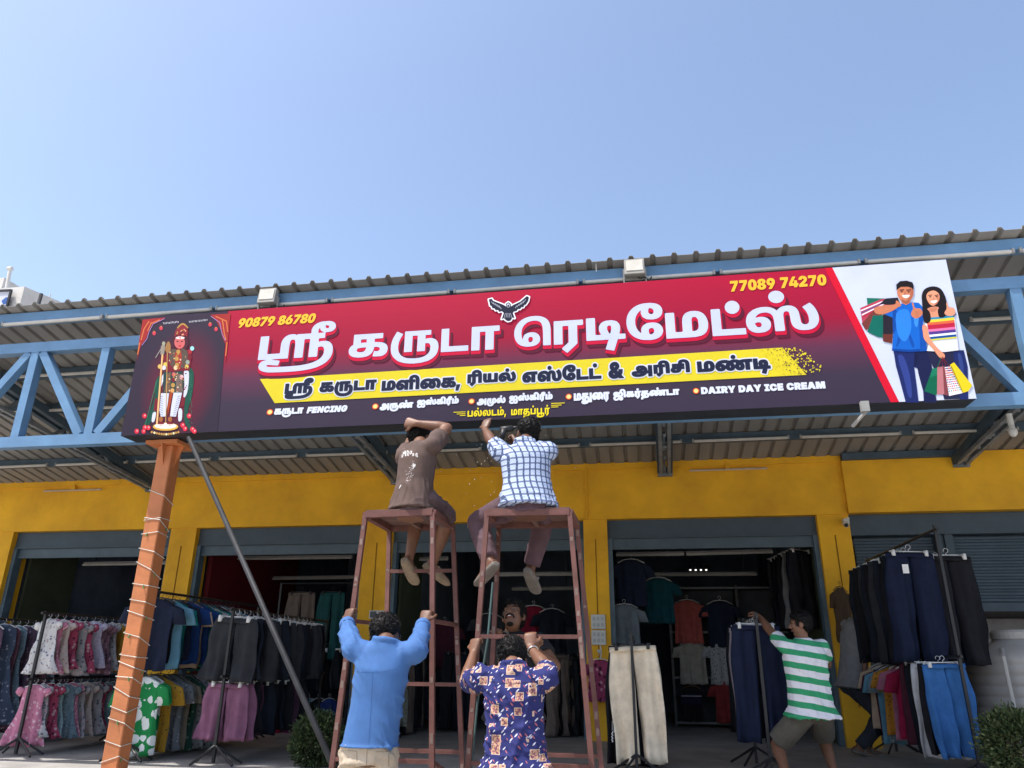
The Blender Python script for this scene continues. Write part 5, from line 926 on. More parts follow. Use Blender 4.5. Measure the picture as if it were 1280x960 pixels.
# 3 the man in the blue shirt, standing at the narrow scaffold
J = torso(482, 806, 4.30, 463, 931, 4.30, .178, .05); J['head'] = P(483, 795, 4.45)
gl = at1(0, P(441, 757, 4.9).z); gr = at1(1, P(541, 765, 4.9).z)
J['shL'].z += .03; J['shR'].z += .02
arm(J, 'L', gl+V((-.01, -.09, -.07)), (-.6, -.2, -.7)); arm(J, 'R', gr+V((-.03, -.09, -.06)), (.3, -.2, -1))
gz = 0
for q, dx in (('L', -.10), ('R', .10)): leg(J, q, V((J['pelvis'].x+dx, 4.30, .09)), (0, 1, 0), V((0, .17, -.03)))
r3, at, R, bd3 = person('man in a plain blue long-sleeved shirt holding the legs of the narrow scaffold', J, (.25, .95, .12), skin=M_skin2, shirt=M_blue_shirt, sleeve=1.82, lower=M_khaki, leglen=1.95, build=.83, shirt_fold=.012, hem=.01, seed=3, collar=True, shoe=M_sandal, hands={'L': (V((.05, .35, .95)), V((.35, .75, -.2)), 1, (60, 75, 50)), 'R': (V((.1, .4, .9)), V((.2, .8, -.2)), -1, (60, 75, 50))})
# 4 the man in the printed shirt, holding the wider scaffold
J = torso(641, 835, 4.42, 645, 944, 4.40, .180, -.02); J['head'] = P(641, 826, 4.58)
gl = at2(0, P(597, 806, 4.9).z); gr = V((P(661, 799, 4.95).x, 4.93, 1.555))
arm(J, 'L', gl+V((-.005, -.08, -.05)), (-.5, -.2, -1)); arm(J, 'R', gr+V((.02, -.05, -.08)), (.8, -.1, -.6))
for q, dx in (('L', -.10), ('R', .10)): leg(J, q, V((J['pelvis'].x+dx, 4.40, .09)), (0, 1, 0), V((0, .17, -.03)))
r4, at, R, bd4 = person('man in a navy short-sleeved shirt printed with beige squares, holding the wider scaffold', J, (.05, .95, -.05), skin=M_skin, shirt=M_print, sleeve=.72, lower=M_jean, leglen=1.95, build=.92, shirt_fold=.012, hem=.10, seed=4, collar=True, shoe=M_sandal2, hair_up=.010, hands={'L': (V((.05, .35, .95)), V((.4, .8, -.1)), 1, (60, 75, 50)), 'R': (V((-.05, .3, .95)), V((0, 1, -.1)), -1, (50, 70, 45))})
mb = MB(); a, d = J['wrR']+(J['elR']-J['wrR'])*.16, (J['elR']-J['wrR']).normalized(); u1 = d.orthogonal().normalized(); u2 = d.cross(u1); mb.tube([a+(u1*math.cos(t)+u2*math.sin(t))*.034 for t in [i*math.pi/10 for i in range(21)]], .005, 6); br = mb.build('bracelet', mat('silver', (.6, .6, .62), .3, metal=1), r4, smooth=True)
# 5 the man in black behind the wider scaffold, looking up
J = torso(640, 792, 5.62, 642, 880, 5.66, .185, math.pi+.1); J['head'] = P(642, 771, 5.56)
arm(J, 'L', P(664, 797, 5.20)+V((.02, .05, -.08)), (1, .3, -1)); arm(J, 'R', at2(2, 1.58)+V((0, .12, -.05)), (-.6, .5, -1))
for q, dx in (('L', .10), ('R', -.10)): leg(J, q, V((J['pelvis'].x+dx, 5.66, .09)), (0, -1, 0), V((0, -.17, -.03)))
r5, at, R, bd5 = person('bearded man in a black t-shirt behind the wider scaffold, smiling up', J, (-.14, -.86, .50), hu=(0, .5, .86), skin=M_skin, shirt=M_black_tee, sleeve=.55, lower=M_jean, leglen=1.95, seed=5, shoe=M_sandal2, hair_up=.006, hands={'L': (V((-.1, -.4, .8)), V((0, -1, .2)), 1), 'R': (V((.1, -.4, .8)), V((0, -1, .1)), -1)})
E5 = (at, R, r5)
def face_bits(at, R, root, smile=True, beard=False, k=1.):
    for x in (-1, 1):
        mb = MB(); mb.ball(at(x*.032, .077, .004), Vector((.0105, .006, .0032))*k, 12, 8, 0, R); e = mb.build('eye', mat('eye_white', (.40, .37, .34), .4), root, smooth=True)
        mb = MB(); mb.ball(at(x*.032, .0835, .004), Vector((.0048, .0028, .0034))*k, 10, 6, 0, R); mb.build('iris', mat('iris', (.015, .010, .008), .2), e, smooth=True)
        mb = MB(); mb.tube([at(x*.016, .090, .024), at(x*.034, .090, .030), at(x*.054, .076, .023)], [.0028*k, .0034*k, .002*k], 6); mb.build('eyebrow', M_hair, root)
    mb = MB(); y = .086; mb.tube([at(-.028, y-.010, -.049), at(-.014, y+.002, -.052), at(0, y+.006, -.053), at(.014, y+.002, -.052), at(.028, y-.010, -.049)], [.003*k, .0065*k, .0072*k, .0065*k, .003*k], 8); lp = mb.build('lips', mat('lips', (.17, .06, .05), .4), root, smooth=True)
    if smile:
        mb = MB(); mb.tube([at(-.016, y+.004, -.0495), at(0, y+.0115, -.052), at(.016, y+.004, -.0495)], [.002*k, .0042*k, .002*k], 8); mb.build('teeth', mat('teeth', (.60, .57, .52), .4), lp, smooth=True)
    if beard:
        mb = MB(); mb.ball(at(0, .060, -.098), Vector((.026, .024, .014))*k, 14, 10, 0, R); mb.tube([at(-.032, .074, -.060), at(-.022, .090, -.041), at(0, .097, -.038), at(.022, .090, -.041), at(.032, .074, -.060)], .0055*k, 8); mb.build('beard', M_hair, root, smooth=True)
face_bits(*E5, smile=True, beard=True)
# 6 the boy at the rack of navy trousers
kb = .93
J = torso(1003, 800, 7.25, 1014, 884, 7.30, .178, .35, k=kb); J['head'] = P(1001, 781, 7.25)
arm(J, 'L', P(949, 770, 7.62), (-.3, 0, -1), kb); arm(J, 'R', P(1022, 822, 7.75), (.5, .3, -1), kb)
leg(J, 'L', V((P(985, 960, 7.2).x-.02, 7.15, .53)), (-.3, .8, 0), V((-.1, .13, -.03)), kb); leg(J, 'R', V((P(1042, 960, 7.3).x+.02, 7.38, .53)), (.1, .9, 0), V((.03, .15, -.03)), kb)
r6, at, R, bd6 = person('boy in a green and white striped t-shirt reaching for a rack of navy trousers', J, (-.93, .25, -.05), skin=M_skin, shirt=M_stripe, sleeve=.60, lower=M_olive, leglen=.88, k=kb, build=1.12, shirt_fold=.008, hem=.08, seed=6, shoe=M_sandal, hands={'L': (V((-.6, .5, .5)), V((-.3, .3, -.8)), 1, (35, 50, 35)), 'R': (V((0, .9, .1)), V((0, 0, -1)), -1)})
face_bits(at, R, r6, smile=False, k=kb)
# worn print on the back of the brown t-shirt: an arc of lettering and a scatter of marks laid on the cloth
def on_back(ob, polys, m, name, lift=.004):
    og = ob.matrix_world.translation if False else org(ob); me = ob.data; bv = BVHTree.FromPolygons([v.co+og for v in me.vertices], [p.vertices for p in me.polygons]); mb = MB()
    for pl in polys:
        q = []
        for px, py in pl:
            d = ray(px, py).normalized(); h = bv.ray_cast(CAM, d)
            if h[0] is None: q = None; break
            q.append(h[0]-d*lift)
        if q: mb.ngon(q)
    o = mb.build(name, m, ob.parent); mw = o.parent; o.parent = ob; return o
tee1 = [c for c in kids(r1) if c.name.startswith('shirt')][0]; rp = random.Random(5); pl = []
for i in range(8):
    a = -.9+1.8*i/7; x, y = 512+12.5*math.sin(a), 573-7*math.cos(a)
    for k in range(3): u, v = x+rp.uniform(-1, 1), y+rp.uniform(-2.2, 2.2); w_, h_ = rp.uniform(.5, 1.3), rp.uniform(.7, 2.1); pl.append([(u-w_, v-h_), (u+w_, v-h_*.7), (u+w_, v+h_), (u-w_*.6, v+h_)])
for i in range(46):
    t = rp.random(); u, v = 517-6*t+rp.gauss(0, 2.6), 576+25*t; s_ = rp.uniform(.25, .8); pl.append([(u-s_, v-s_), (u+s_, v-s_*.4), (u+s_*.5, v+s_)])
pl.append([(496.5, 606.5), (502, 606), (499, 611)]); pl.append([(516, 579), (520, 581), (517, 586), (515.5, 582)])
on_back(tee1, pl, mat('tee_print', (.50, .48, .48), .9, .2, 30), 'worn_print')

shb = [c for c in kids(r3) if c.name.startswith('shirt')][0]; trb = [c for c in kids(r3) if c.name.startswith('trousers')][0]
def seam(pts, w=.5):
    q = []
    for (a, b), (c, d) in zip(pts, pts[1:]):
        L = math.hypot(c-a, d-b); n = max(1, int(L/3)); nx, ny = -(d-b)/L*w/2, (c-a)/L*w/2
        for i in range(n):
            t0, t1 = i/n, (i+1)/n; x0, y0, x1, y1 = a+(c-a)*t0, b+(d-b)*t0, a+(c-a)*t1, b+(d-b)*t1; q.append([(x0-nx, y0-ny), (x1-nx, y1-ny), (x1+nx, y1+ny), (x0+nx, y0+ny)])
    return q
on_back(shb, seam([(433, 838), (452, 840.5), (478, 840), (497, 836)])+seam([(466, 840.5), (464, 880), (461, 930)], .35), mat('seam_blue', (.020, .07, .22), .9), 'yoke_seam', .002)
on_back(trb, seam([(432, 938), (446, 939), (446, 958)])+seam([(470, 940), (486, 939), (486, 958)])+seam([(459, 934), (458, 960)]), mat('seam_khaki', (.16, .12, .085), .9), 'pocket_seam', .002)
shp = [c for c in kids(r4) if c.name.startswith('shirt')][0]; on_back(shp, seam([(612, 852), (640, 855), (674, 851)]), mat('seam_navy', (.006, .007, .03), .9), 'yoke_seam', .002)
# ---------------------------------------------------------------- clothes on hangers
M_rack = mat('rack_black', (.018, .019, .022), .45, .1)
M_hang = mat('hanger_white', (.62, .62, .62), .4, .05)
M_hang2 = mat('hanger_dark', (.03, .03, .035), .4, .05)
M_hang3 = mat('hanger_wood', (.20, .10, .05), .5, .1)
def cloth(name, c, rough=.9): return mat('cloth_'+name, c, rough, .10, 9, .25, 120, spec=.15)
def print_cloth(name, base, c1, c2=None, scale=26, th=.30, stretch=(1, 1, 1)):
    key = 'print_cloth_'+name
    if key in _mats: return _mats[key]
    m, n, l, b, ob = nodes_mat(key, .9); mp = n.new('ShaderNodeMapping'); mp.inputs['Scale'].default_value = stretch; l.new(ob, mp.inputs[0]); v = n.new('ShaderNodeTexVoronoi'); v.inputs['Scale'].default_value = scale; l.new(mp.outputs[0], v.inputs[0])
    nz = n.new('ShaderNodeTexNoise'); nz.inputs['Scale'].default_value = scale*2.5; l.new(ob, nz.inputs[0]); d = nmath(n, l, 'ADD', v.outputs['Distance'], nmath(n, l, 'MULTIPLY', nmath(n, l, 'SUBTRACT', nz.outputs[0], .5), .35)); k = nmath(n, l, 'LESS_THAN', d, th)
    sp = n.new('ShaderNodeSeparateColor'); l.new(v.outputs['Color'], sp.inputs[0]); cc = nmix(n, l, nmath(n, l, 'GREATER_THAN', sp.outputs[0], .5), c1, c2 or c1); l.new(nmix(n, l, k, base, cc), b.inputs['Base Color']); _mats[key] = m; return m
def sheet_garment(rows, seed, t=.028, nx=14, amp=.012, sag=.0):
    """rows: (z, left x, right x); two cloth layers that close at the edges, with hanging folds"""
    r = random.Random(seed); mb = MB(); ph = [r.uniform(0, 6) for _ in range(4)]; vs = []; n = len(rows); z0 = rows[0][0]; zl = rows[-1][0]
    for side in (1, -1):
        for z, a, b in rows:
            dn = (z0-z)/(z0-zl)
            for i in range(nx+1):
                u = i/nx; x = a+(b-a)*u; e = max(0, 1-(2*u-1)**6); f = amp*1.5*(.18+dn)*(math.sin(x*34+ph[0]+dn*1.5)+.6*math.sin(x*61+ph[1]-dn*2)+.5*math.sin(z*17+x*9+ph[2]))
                vs.append((x, side*t*e*(.6+.6*dn)+f, z+(.006*math.sin(x*40+ph[3]) if z == zl else 0)))
    fs = []; W = nx+1; S_ = n*W
    for j in range(n-1):
        for i in range(nx):
            fs.append((j*W+i, (j+1)*W+i, (j+1)*W+i+1, j*W+i+1)); fs.append((S_+j*W+i, S_+j*W+i+1, S_+(j+1)*W+i+1, S_+(j+1)*W+i))
        fs.append((j*W, S_+j*W, S_+(j+1)*W, (j+1)*W)); fs.append((j*W+nx, (j+1)*W+nx, S_+(j+1)*W+nx, S_+j*W+nx))
    for i in range(nx): fs.append((i, i+1, S_+i+1, S_+i)); fs.append(((n-1)*W+i, S_+(n-1)*W+i, S_+(n-1)*W+i+1, (n-1)*W+i+1))
    return mb.add(vs, fs)
def interp(keys, n):
    out = []
    for i in range(n):
        z = keys[0][0]+(keys[-1][0]-keys[0][0])*i/(n-1)
        for (z1, w1), (z2, w2) in zip(keys, keys[1:]):
            if z2 <= z <= z1+1e-9: f = (z1-z)/(z1-z2) if z1 != z2 else 0; out.append((z, w1+(w2-w1)*f)); break
    return out
def shape(kind, seed):
    r = random.Random(seed); j = lambda v: v*r.uniform(.93, 1.07)
    if kind in ('tee', 'shirt', 'kidtee', 'blouse'):
        k = {'tee': 1, 'shirt': 1, 'kidtee': .78, 'blouse': .8}[kind]; L = j(.70)*k; body = .212*k; sl = .36*k; drop = .25*k if kind != 'shirt' else .27
        mb = sheet_garment([(z-.07, -w, w) for z, w in interp([(0, .07*k), (-.045*k, .175*k), (-.07*k, .212*k), (-L*.5, body), (-L, body*1.06)], 14)], seed, .030, 18, .015)
        for s in (1, -1):
            a = V((s*.17*k, 0, -.07-.045*k)); b = V((s*.285*k, r.uniform(-.03, .03), -.07-drop)); pts = [a-V((s*.03, 0, .02)), a.lerp(b, .35)+V((s*.025*k, 0, .02)), b]
            m2 = MB(); loft(m2, [(p, V((s*.075*k, 0, -.05*k)) if False else V((.066*k*rr_, 0, .04*k*s*0)), V((0, .022, 0))) for p, rr_ in zip(pts, (1, 1.05, 1.1))], 12, 2.2); mb.add(m2.v, m2.f)
        return mb
    if kind == 'dress':
        L = j(.62); mb = sheet_garment([(z-.06, -w, w) for z, w in interp([(0, .06), (-.035, .13), (-.20, .135), (-.24, .13), (-L, .255)], 14)], seed, .034, 16, .016)
        for s in (1, -1):
            m2 = MB(); a = V((s*.125, 0, -.105)); loft(m2, [(a, V((.035, 0, .02*s)), V((0, .022, 0))), (a+V((s*.035, 0, -.02)), V((.036, 0, .03*s)), V((0, .028, 0))), (a+V((s*.055, 0, -.065)), V((.034, 0, .025*s)), V((0, .020, 0)))], 12, 2); mb.add(m2.v, m2.f)
        return mb
    if kind == 'longdress':
        L = j(1.12); return sheet_garment([(z-.06, -w, w) for z, w in interp([(0, .07), (-.04, .17), (-.26, .19), (-.40, .16), (-L, .33)], 18)], seed, .034, 18, .018)
    if kind in ('trousers', 'shorts', 'capri'):
        L = {'trousers': 1.0, 'shorts': .52, 'capri': .86}[kind]*r.uniform(.97, 1.03); cz = -.30; mb = MB(); w = .215
        for s in (1, -1):
            rows = []
            for i in range(16):
                z = -L*i/15; f = -z/L; inner = .004 if z > cz else .004+.022*(f-.3); outer = w+.03*min(1, f/.3)-(.022*max(0, f-.3) if kind != 'shorts' else -.02*f)+.006*math.sin(f*9+seed*s)
                rows.append((z-.075, s*inner, s*outer) if s > 0 else (z-.075, -outer, -inner))
            g = sheet_garment(rows, seed*3+s, .03, 12, .021); mb.add(g.v, g.f)
        m2 = sheet_garment([(-.07, -w-.004, w+.004), (-.09, -w-.004, w+.004), (-.112, -w-.006, w+.006)], seed, .034, 12, .002); mb.add(m2.v, m2.f); return mb
    if kind == 'skirt':
        L = .62; return sheet_garment([(z-.07, -w, w) for z, w in interp([(0, .17), (-.05, .18), (-L, .34)], 14)], seed, .035, 20, .022)
def hanger_mb(kind):
    mb = MB(); w = {'tee': .2, 'shirt': .2, 'kidtee': .15, 'blouse': .15, 'dress': .12, 'longdress': .16}.get(kind, .2)
    mb.tube([V((.0, 0, .0))+V((.022*math.sin(a), 0, .022*math.cos(a)-.012)) for a in [math.radians(d) for d in range(-120, 181, 25)]]+[V((0, 0, -.055))], .0028, 5)
    if kind in ('trousers', 'shorts', 'capri', 'skirt'):
        mb.tube([(-.18, 0, -.055), (.18, 0, -.055)], .0055, 6)
        for s in (-1, 1): mb.box((s*.15, 0, -.075), (.03, .085, .055)); mb.tube([(s*.15, -.02, -.055), (s*.15, -.045, -.05)], .008, 6)
    else: mb.tube([(-w, 0, -.055-.30*w), (-w*.5, 0, -.066), (0, 0, -.052), (w*.5, 0, -.066), (w, 0, -.055-.30*w)], .006, 6)
    return mb
_gm = {}; _hm = {}
def hang(kind, m, pos, rz, label, group, hm=None, scale=1., var=None, nm=None, tilt=0.):
    var = rnd.randrange(4) if var is None else var
    if (kind, var) not in _gm:
        mb = shape(kind, 11+var*7+len(kind)); o = mb.build(kind, [M_rack], None, smooth=True); _gm[kind, var] = o.data; bpy.data.objects.remove(o)
    if (kind, hm) not in _hm:
        o = hanger_mb(kind).build('hanger', [hm or M_hang], None, smooth=True); _hm[kind, hm] = o.data; bpy.data.objects.remove(o)
    name = nm or {'tee': 'hanging_t_shirt', 'kidtee': 'hanging_t_shirt', 'shirt': 'hanging_shirt', 'blouse': 'hanging_blouse', 'dress': 'hanging_dress', 'longdress': 'hanging_dress', 'trousers': 'hanging_trousers', 'capri': 'hanging_trousers', 'shorts': 'hanging_shorts', 'skirt': 'hanging_skirt'}[kind]
    o = bpy.data.objects.new(name, _gm[kind, var]); col.objects.link(o); o.location = pos; o.rotation_euler = (0, tilt, rz); o.scale = (scale,)*3
    o.material_slots[0].link = 'OBJECT'; o.material_slots[0].material = m; tag(o, label, name.split('_', 1)[1].replace('_', '-') if 't_shirt' in name else name.split('_')[-1], group)
    h = bpy.data.objects.new('hanger', _hm[kind, hm]); col.objects.link(h); h.parent = o; return o
ORD = ['nearest', 'second', 'third', 'fourth', 'fifth', 'sixth', 'seventh', 'eighth', 'ninth', 'tenth', 'eleventh', 'twelfth', 'thirteenth', 'fourteenth', 'fifteenth', 'sixteenth', 'seventeenth', 'eighteenth', 'nineteenth', 'twentieth']
def rail_run(A, step, items, where, group, rz=0., hm=None, jit=.10, scale=1.):
    """garments along +Y from point A; items: (kind, material, short look)"""
    A = Vector(A)
    for i, (kind, m, look) in enumerate(items):
        p = A+V((0, i*step+rnd.uniform(-.02, .02) if i else 0, -rnd.uniform(0, .012))); last = ' from the front' if i else ' at the front'
        hang(kind, m, p, rz+rnd.uniform(-jit, jit), '%s, %s, %s%s' % (look, where, ORD[i] if i else 'first', last), group, hm, scale*(rnd.uniform(.92, 1.05) if i else 1), tilt=rnd.uniform(-.05, .05))
def rack(label, x, y0, y1, rails, foot=.28, top=None, mesh=True, slim=False):
    z1 = top or max(rails); r = empty('clothes_rack', (x, (y0+y1)/2, .45), label, 'clothes rack', 'clothes racks on the shop floor')
    for y in (y0, y1):
        mb = MB(); mb.bar((x, y, .47), (x, y, z1+.02), .026, .026); mb.build('upright', M_rack, r)
        mb = MB(); 
        for a in (.5, 2.6, 4.2, 5.8): mb.tube([(x, y, .62), (x+foot*math.cos(a), y+foot*math.sin(a)*.7, .465)], .012, 6)
        mb.build('foot', M_rack, r)
    for z in rails:
        mb = MB(); mb.tube([(x, y0-.06, z), (x, y1+.06, z)], .014, 8); mb.build('rail', M_rack, r)
    return r
G = {}
pc, cl = print_cloth, cloth
# dress rack on the left
X = -6.36; rack('two-tier black rack of small girls dresses left of the orange post', X, 7.40, 9.0, [1.835, 1.175])
wd = pc('white_dots', (.55, .54, .54), (.14, .15, .22), (.36, .30, .30), 26, .30); pk = pc('pink_floral', (.50, .19, .28), (.62, .42, .47), (.40, .14, .22), 26, .38); rd = pc('crimson_dots', (.36, .06, .12), (.52, .36, .38), (.10, .02, .05), 20, .36)
gy = pc('grey_floral', (.34, .34, .36), (.12, .13, .16), (.50, .38, .40), 24, .4); lv = pc('lilac_floral', (.50, .47, .60), (.26, .22, .36), (.60, .55, .62), 30, .3); mv = pc('mauve_print', (.22, .12, .165), (.46, .34, .37), (.10, .06, .09), 22, .40); cr = pc('cream_print', (.58, .50, .46), (.50, .16, .22), (.45, .35, .2), 26, .24); bl = pc('slate_print', (.17, .25, .30), (.40, .42, .46), (.08, .12, .16), 30, .3); yl_ = cl('mustard', (.42, .24, .04)); sea = pc('sea_print', (.22, .33, .35), (.55, .55, .55), (.10, .16, .18), 30, .28)
rail_run((X, 7.47, 1.835), .112, [('dress', wd, 'white speckled dress'), ('dress', pk, 'pink floral dress'), ('dress', cr, 'cream and red dress'), ('dress', rd, 'crimson dotted dress'), ('dress', gy, 'grey floral dress'), ('dress', rd, 'crimson dotted dress'), ('dress', lv, 'lilac floral dress'), ('dress', mv, 'mauve printed dress'), ('dress', mv, 'mauve printed dress'), ('dress', gy, 'grey floral dress'), ('dress', yl_, 'mustard dress'), ('dress', lv, 'lilac floral dress'), ('dress', bl, 'slate printed dress'), ('dress', mv, 'mauve printed dress')], 'upper rail of the left dress rack', 'dresses on the left rack', hm=M_hang, jit=.3, scale=.88)
rail_run((X, 7.47, 1.175), .112, [('dress', pk, 'bright pink dress'), ('dress', gy, 'grey floral dress'), ('dress', rd, 'crimson dotted dress'), ('dress', sea, 'sea green printed dress'), ('dress', bl, 'slate printed dress'), ('dress', pk, 'pink floral dress'), ('dress', gy, 'grey floral dress'), ('dress', cr, 'cream and red dress'), ('dress', gy, 'grey floral dress'), ('dress', rd, 'crimson dotted dress'), ('dress', sea, 'sea green printed dress'), ('dress', bl, 'slate printed dress'), ('dress', cr, 'cream and red dress'), ('dress', mv, 'mauve printed dress')], 'lower rail of the left dress rack', 'dresses on the left rack', hm=M_hang, jit=.3, scale=.88)
# long dresses at the edge of the picture
X = -7.35; rack('black rack of long dark printed dresses at the left edge', X, 7.75, 9.2, [1.80])
ld = [pc('plum_paisley', (.08, .05, .08), (.30, .22, .30), (.16, .10, .14), 22, .32), pc('navy_paisley', (.05, .07, .11), (.28, .28, .34), (.12, .14, .2), 22, .32), pc('wine_paisley', (.12, .05, .07), (.34, .24, .28), (.2, .1, .14), 22, .3), bl]
rail_run((X, 7.82, 1.80), .12, [('longdress', ld[i % 4], ['plum paisley dress', 'navy paisley dress', 'wine paisley dress', 'slate printed long dress'][i % 4]) for i in range(11)], 'the rack at the left edge', 'long dresses at the left edge', jit=.22)
# t-shirts above, patterned shirts below
X = -5.07; rack('two-tier black rack of T-shirts and patterned shirts right of the orange post', X, 7.30, 9.6, [2.05, 1.29])
nv, tl, ro, lb, bk, be, mg_, wh = cl('navy', (.016, .022, .045)), cl('teal', (.012, .19, .18)), cl('royal', (.018, .055, .20)), cl('sky', (.13, .30, .42)), cl('black', (.014, .014, .018)), cl('beige', (.48, .36, .27)), cl('maroon', (.075, .020, .035)), cl('light_grey', (.48, .48, .50))
rail_run((X, 7.38, 2.05), .105, [('tee', nv, 'navy T-shirt'), ('tee', bk, 'black T-shirt'), ('tee', lb, 'sky blue T-shirt'), ('tee', tl, 'teal T-shirt'), ('tee', nv, 'navy T-shirt'), ('tee', ro, 'royal blue T-shirt'), ('tee', be, 'beige T-shirt'), ('tee', ro, 'royal blue T-shirt'), ('tee', tl, 'teal T-shirt'), ('tee', wh, 'light grey T-shirt'), ('tee', tl, 'teal T-shirt'), ('tee', mg_, 'maroon T-shirt'), ('tee', wh, 'light grey T-shirt'), ('tee', nv, 'navy T-shirt'), ('tee', lb, 'sky blue T-shirt'), ('tee', bk, 'black T-shirt'), ('tee', nv, 'navy T-shirt')], 'upper rail of the T-shirt rack', 'T-shirts on the upper rail', hm=M_hang2, jit=.22)
gl_ = pc('green_leaf', (.012, .20, .055), (.62, .66, .64), (.62, .66, .64), 9, .46); ms = pc('mustard_print', (.46, .26, .03), (.10, .08, .06), None, 24, .2); st = pc('steel_print', (.17, .19, .21), (.06, .07, .08), (.34, .35, .36), 28, .3); ol = pc('olive_print', (.24, .24, .19), (.10, .11, .09), None, 24, .26); dg = pc('dark_green_print', (.03, .10, .07), (.22, .28, .25), None, 24, .26); sg = pc('silver_print', (.36, .37, .38), (.12, .13, .15), None, 26, .28); orn = pc('orange_print', (.50, .22, .03), (.15, .08, .03), None, 24, .22)
rail_run((X, 7.38, 1.29), .105, [('shirt', gl_, 'green shirt with big white swirls'), ('shirt', gl_, 'green shirt with white swirls'), ('shirt', ms, 'mustard printed shirt'), ('shirt', st, 'steel grey printed shirt'), ('shirt', st, 'steel grey printed shirt'), ('shirt', ol, 'olive printed shirt'), ('shirt', cl('sand', (.40, .34, .26)), 'plain sand shirt'), ('shirt', dg, 'dark green printed shirt'), ('shirt', sg, 'silver grey printed shirt'), ('shirt', sg, 'silver grey printed shirt'), ('shirt', orn, 'orange printed shirt'), ('shirt', sg, 'silver grey printed shirt'), ('shirt', st, 'steel grey printed shirt'), ('shirt', bk, 'black shirt'), ('shirt', ol, 'olive printed shirt'), ('shirt', bk, 'black shirt')], 'lower rail of the T-shirt rack', 'patterned shirts on the lower rail', hm=M_hang2, jit=.22)
# dark trousers above, shorts below
X = -4.10; rack('two-tier black rack of dark trousers above mauve shorts', X, 7.25, 9.6, [1.86, 1.23])
ch = cl('charcoal', (.032, .034, .040)); mvp = cl('mauve', (.23, .10, .165)); mvd = cl('plum', (.075, .035, .060)); bd = cl('blue_black', (.014, .018, .028))
rail_run((X, 7.34, 1.86), .125, [('shorts', [ch, bd, bk, ch][i % 4], ['charcoal folded trousers', 'blue-black folded trousers', 'black folded trousers', 'charcoal folded trousers'][i % 4]) for i in range(15)], 'upper rail above the mauve shorts', 'dark folded trousers', hm=M_hang, jit=.2, scale=1.12)
rail_run((X, 7.34, 1.23), .135, [('shorts', mvp, 'mauve shorts'), ('shorts', mvp, 'mauve shorts'), ('shorts', bk, 'black shorts'), ('shorts', mvd, 'plum shorts'), ('shorts', bd, 'blue-black shorts'), ('shorts', bk, 'black shorts'), ('shorts', bd, 'blue-black shorts'), ('shorts', bk, 'black shorts'), ('shorts', mvd, 'plum shorts'), ('shorts', mvd, 'plum shorts'), ('shorts', bk, 'black shorts')], 'lower rail beside the T-shirt rack', 'shorts on the lower rail', hm=M_hang, jit=.2, scale=.95)
# inside the second bay: trousers on show, dark trousers, red skirts
rs = cl('red_skirt', (.36, .012, .05)); kh = cl('taupe', (.17, .13, .11)); tp = cl('bottle', (.02, .085, .085)); cmx = [cl('cobalt', (.03, .06, .25)), be, mg_, cl('magenta', (.28, .03, .16)), lb, bk]
p = P(378, 735, 11.6); hang('trousers', kh, p, .1, 'taupe trousers hanging wide open high inside the second bay', None, M_hang2); p = P(416, 735, 11.6); hang('trousers', tp, p, -.1, 'bottle green trousers hanging open inside the second bay', None, M_hang2)
mb = MB(); a = P(352, 731, 11.62); b = P(445, 731, 11.62); z2 = P(400, 806, 11.62).z
for q in (a, b): mb.bar((q.x, 11.62, .46), (q.x, 11.62, a.z+.03), .03, .03)
for z in (a.z+.02, z2+.01): mb.tube([(a.x, 11.62, z), (b.x, 11.62, z)], .014, 8)
solo(mb, 'garment_stand', M_rack, 'black clothes frame with taupe and green trousers inside the second bay', 'clothes stand')
for i in range(6): hang('shorts', [bd, bk, ch][i % 3], (a.x+.12+(b.x-a.x-.24)*i/5, 11.66, z2), 1.2+rnd.uniform(-.2, .2), 'dark folded trousers under the taupe and green trousers, %s from the left' % ('first' if i == 0 else ORD[i]), 'dark trousers in the second bay', M_hang, 1.1)
for i in range(7):
    p = P(334+i*13, 868, 10.6); hang('skirt' if i < 3 else 'kidtee', rs if i < 3 else cmx[i % 6], p, .9+rnd.uniform(-.25, .25), ('long red skirt low in the second bay, %s from the left' if i < 3 else 'small coloured top behind the round bush, %s from the left') % ('first' if i == 0 else ORD[i]), 'red skirts and small tops in the second bay', M_hang, .85)
# inside the third bay (behind the scaffolds)
X0_ = P(486, 806, 10.2); rack('black rack of long trousers behind the narrow scaffold', X0_.x, 10.1, 11.8, [X0_.z])
rail_run((X0_.x, 10.2, X0_.z), .14, [('trousers', [ch, ol, bk, kh, bd, ch, bk, kh][i % 8], ['charcoal trousers', 'olive trousers', 'black trousers', 'taupe trousers', 'blue-black trousers', 'charcoal trousers', 'black trousers', 'taupe trousers'][i % 8]) for i in range(9)], 'rack behind the narrow scaffold', 'trousers behind the narrow scaffold', jit=.3)
for i, (px, py, m, lk) in enumerate([(506, 766, bk, 'black T-shirt on the wall behind the narrow scaffold'), (532, 770, ch, 'charcoal T-shirt on the wall behind the narrow scaffold'), (556, 772, mg_, 'maroon T-shirt on the wall behind the narrow scaffold'), (667, 752, cl('crimson', (.22, .015, .04)), 'crimson T-shirt hanging behind the bearded man'), (690, 756, bd, 'blue-black T-shirt hanging behind the bearded man'), (612, 762, ch, 'charcoal T-shirt left of the bearded man')]): hang('tee', m, P(px, py, 11.9), .4, lk, None, M_hang)
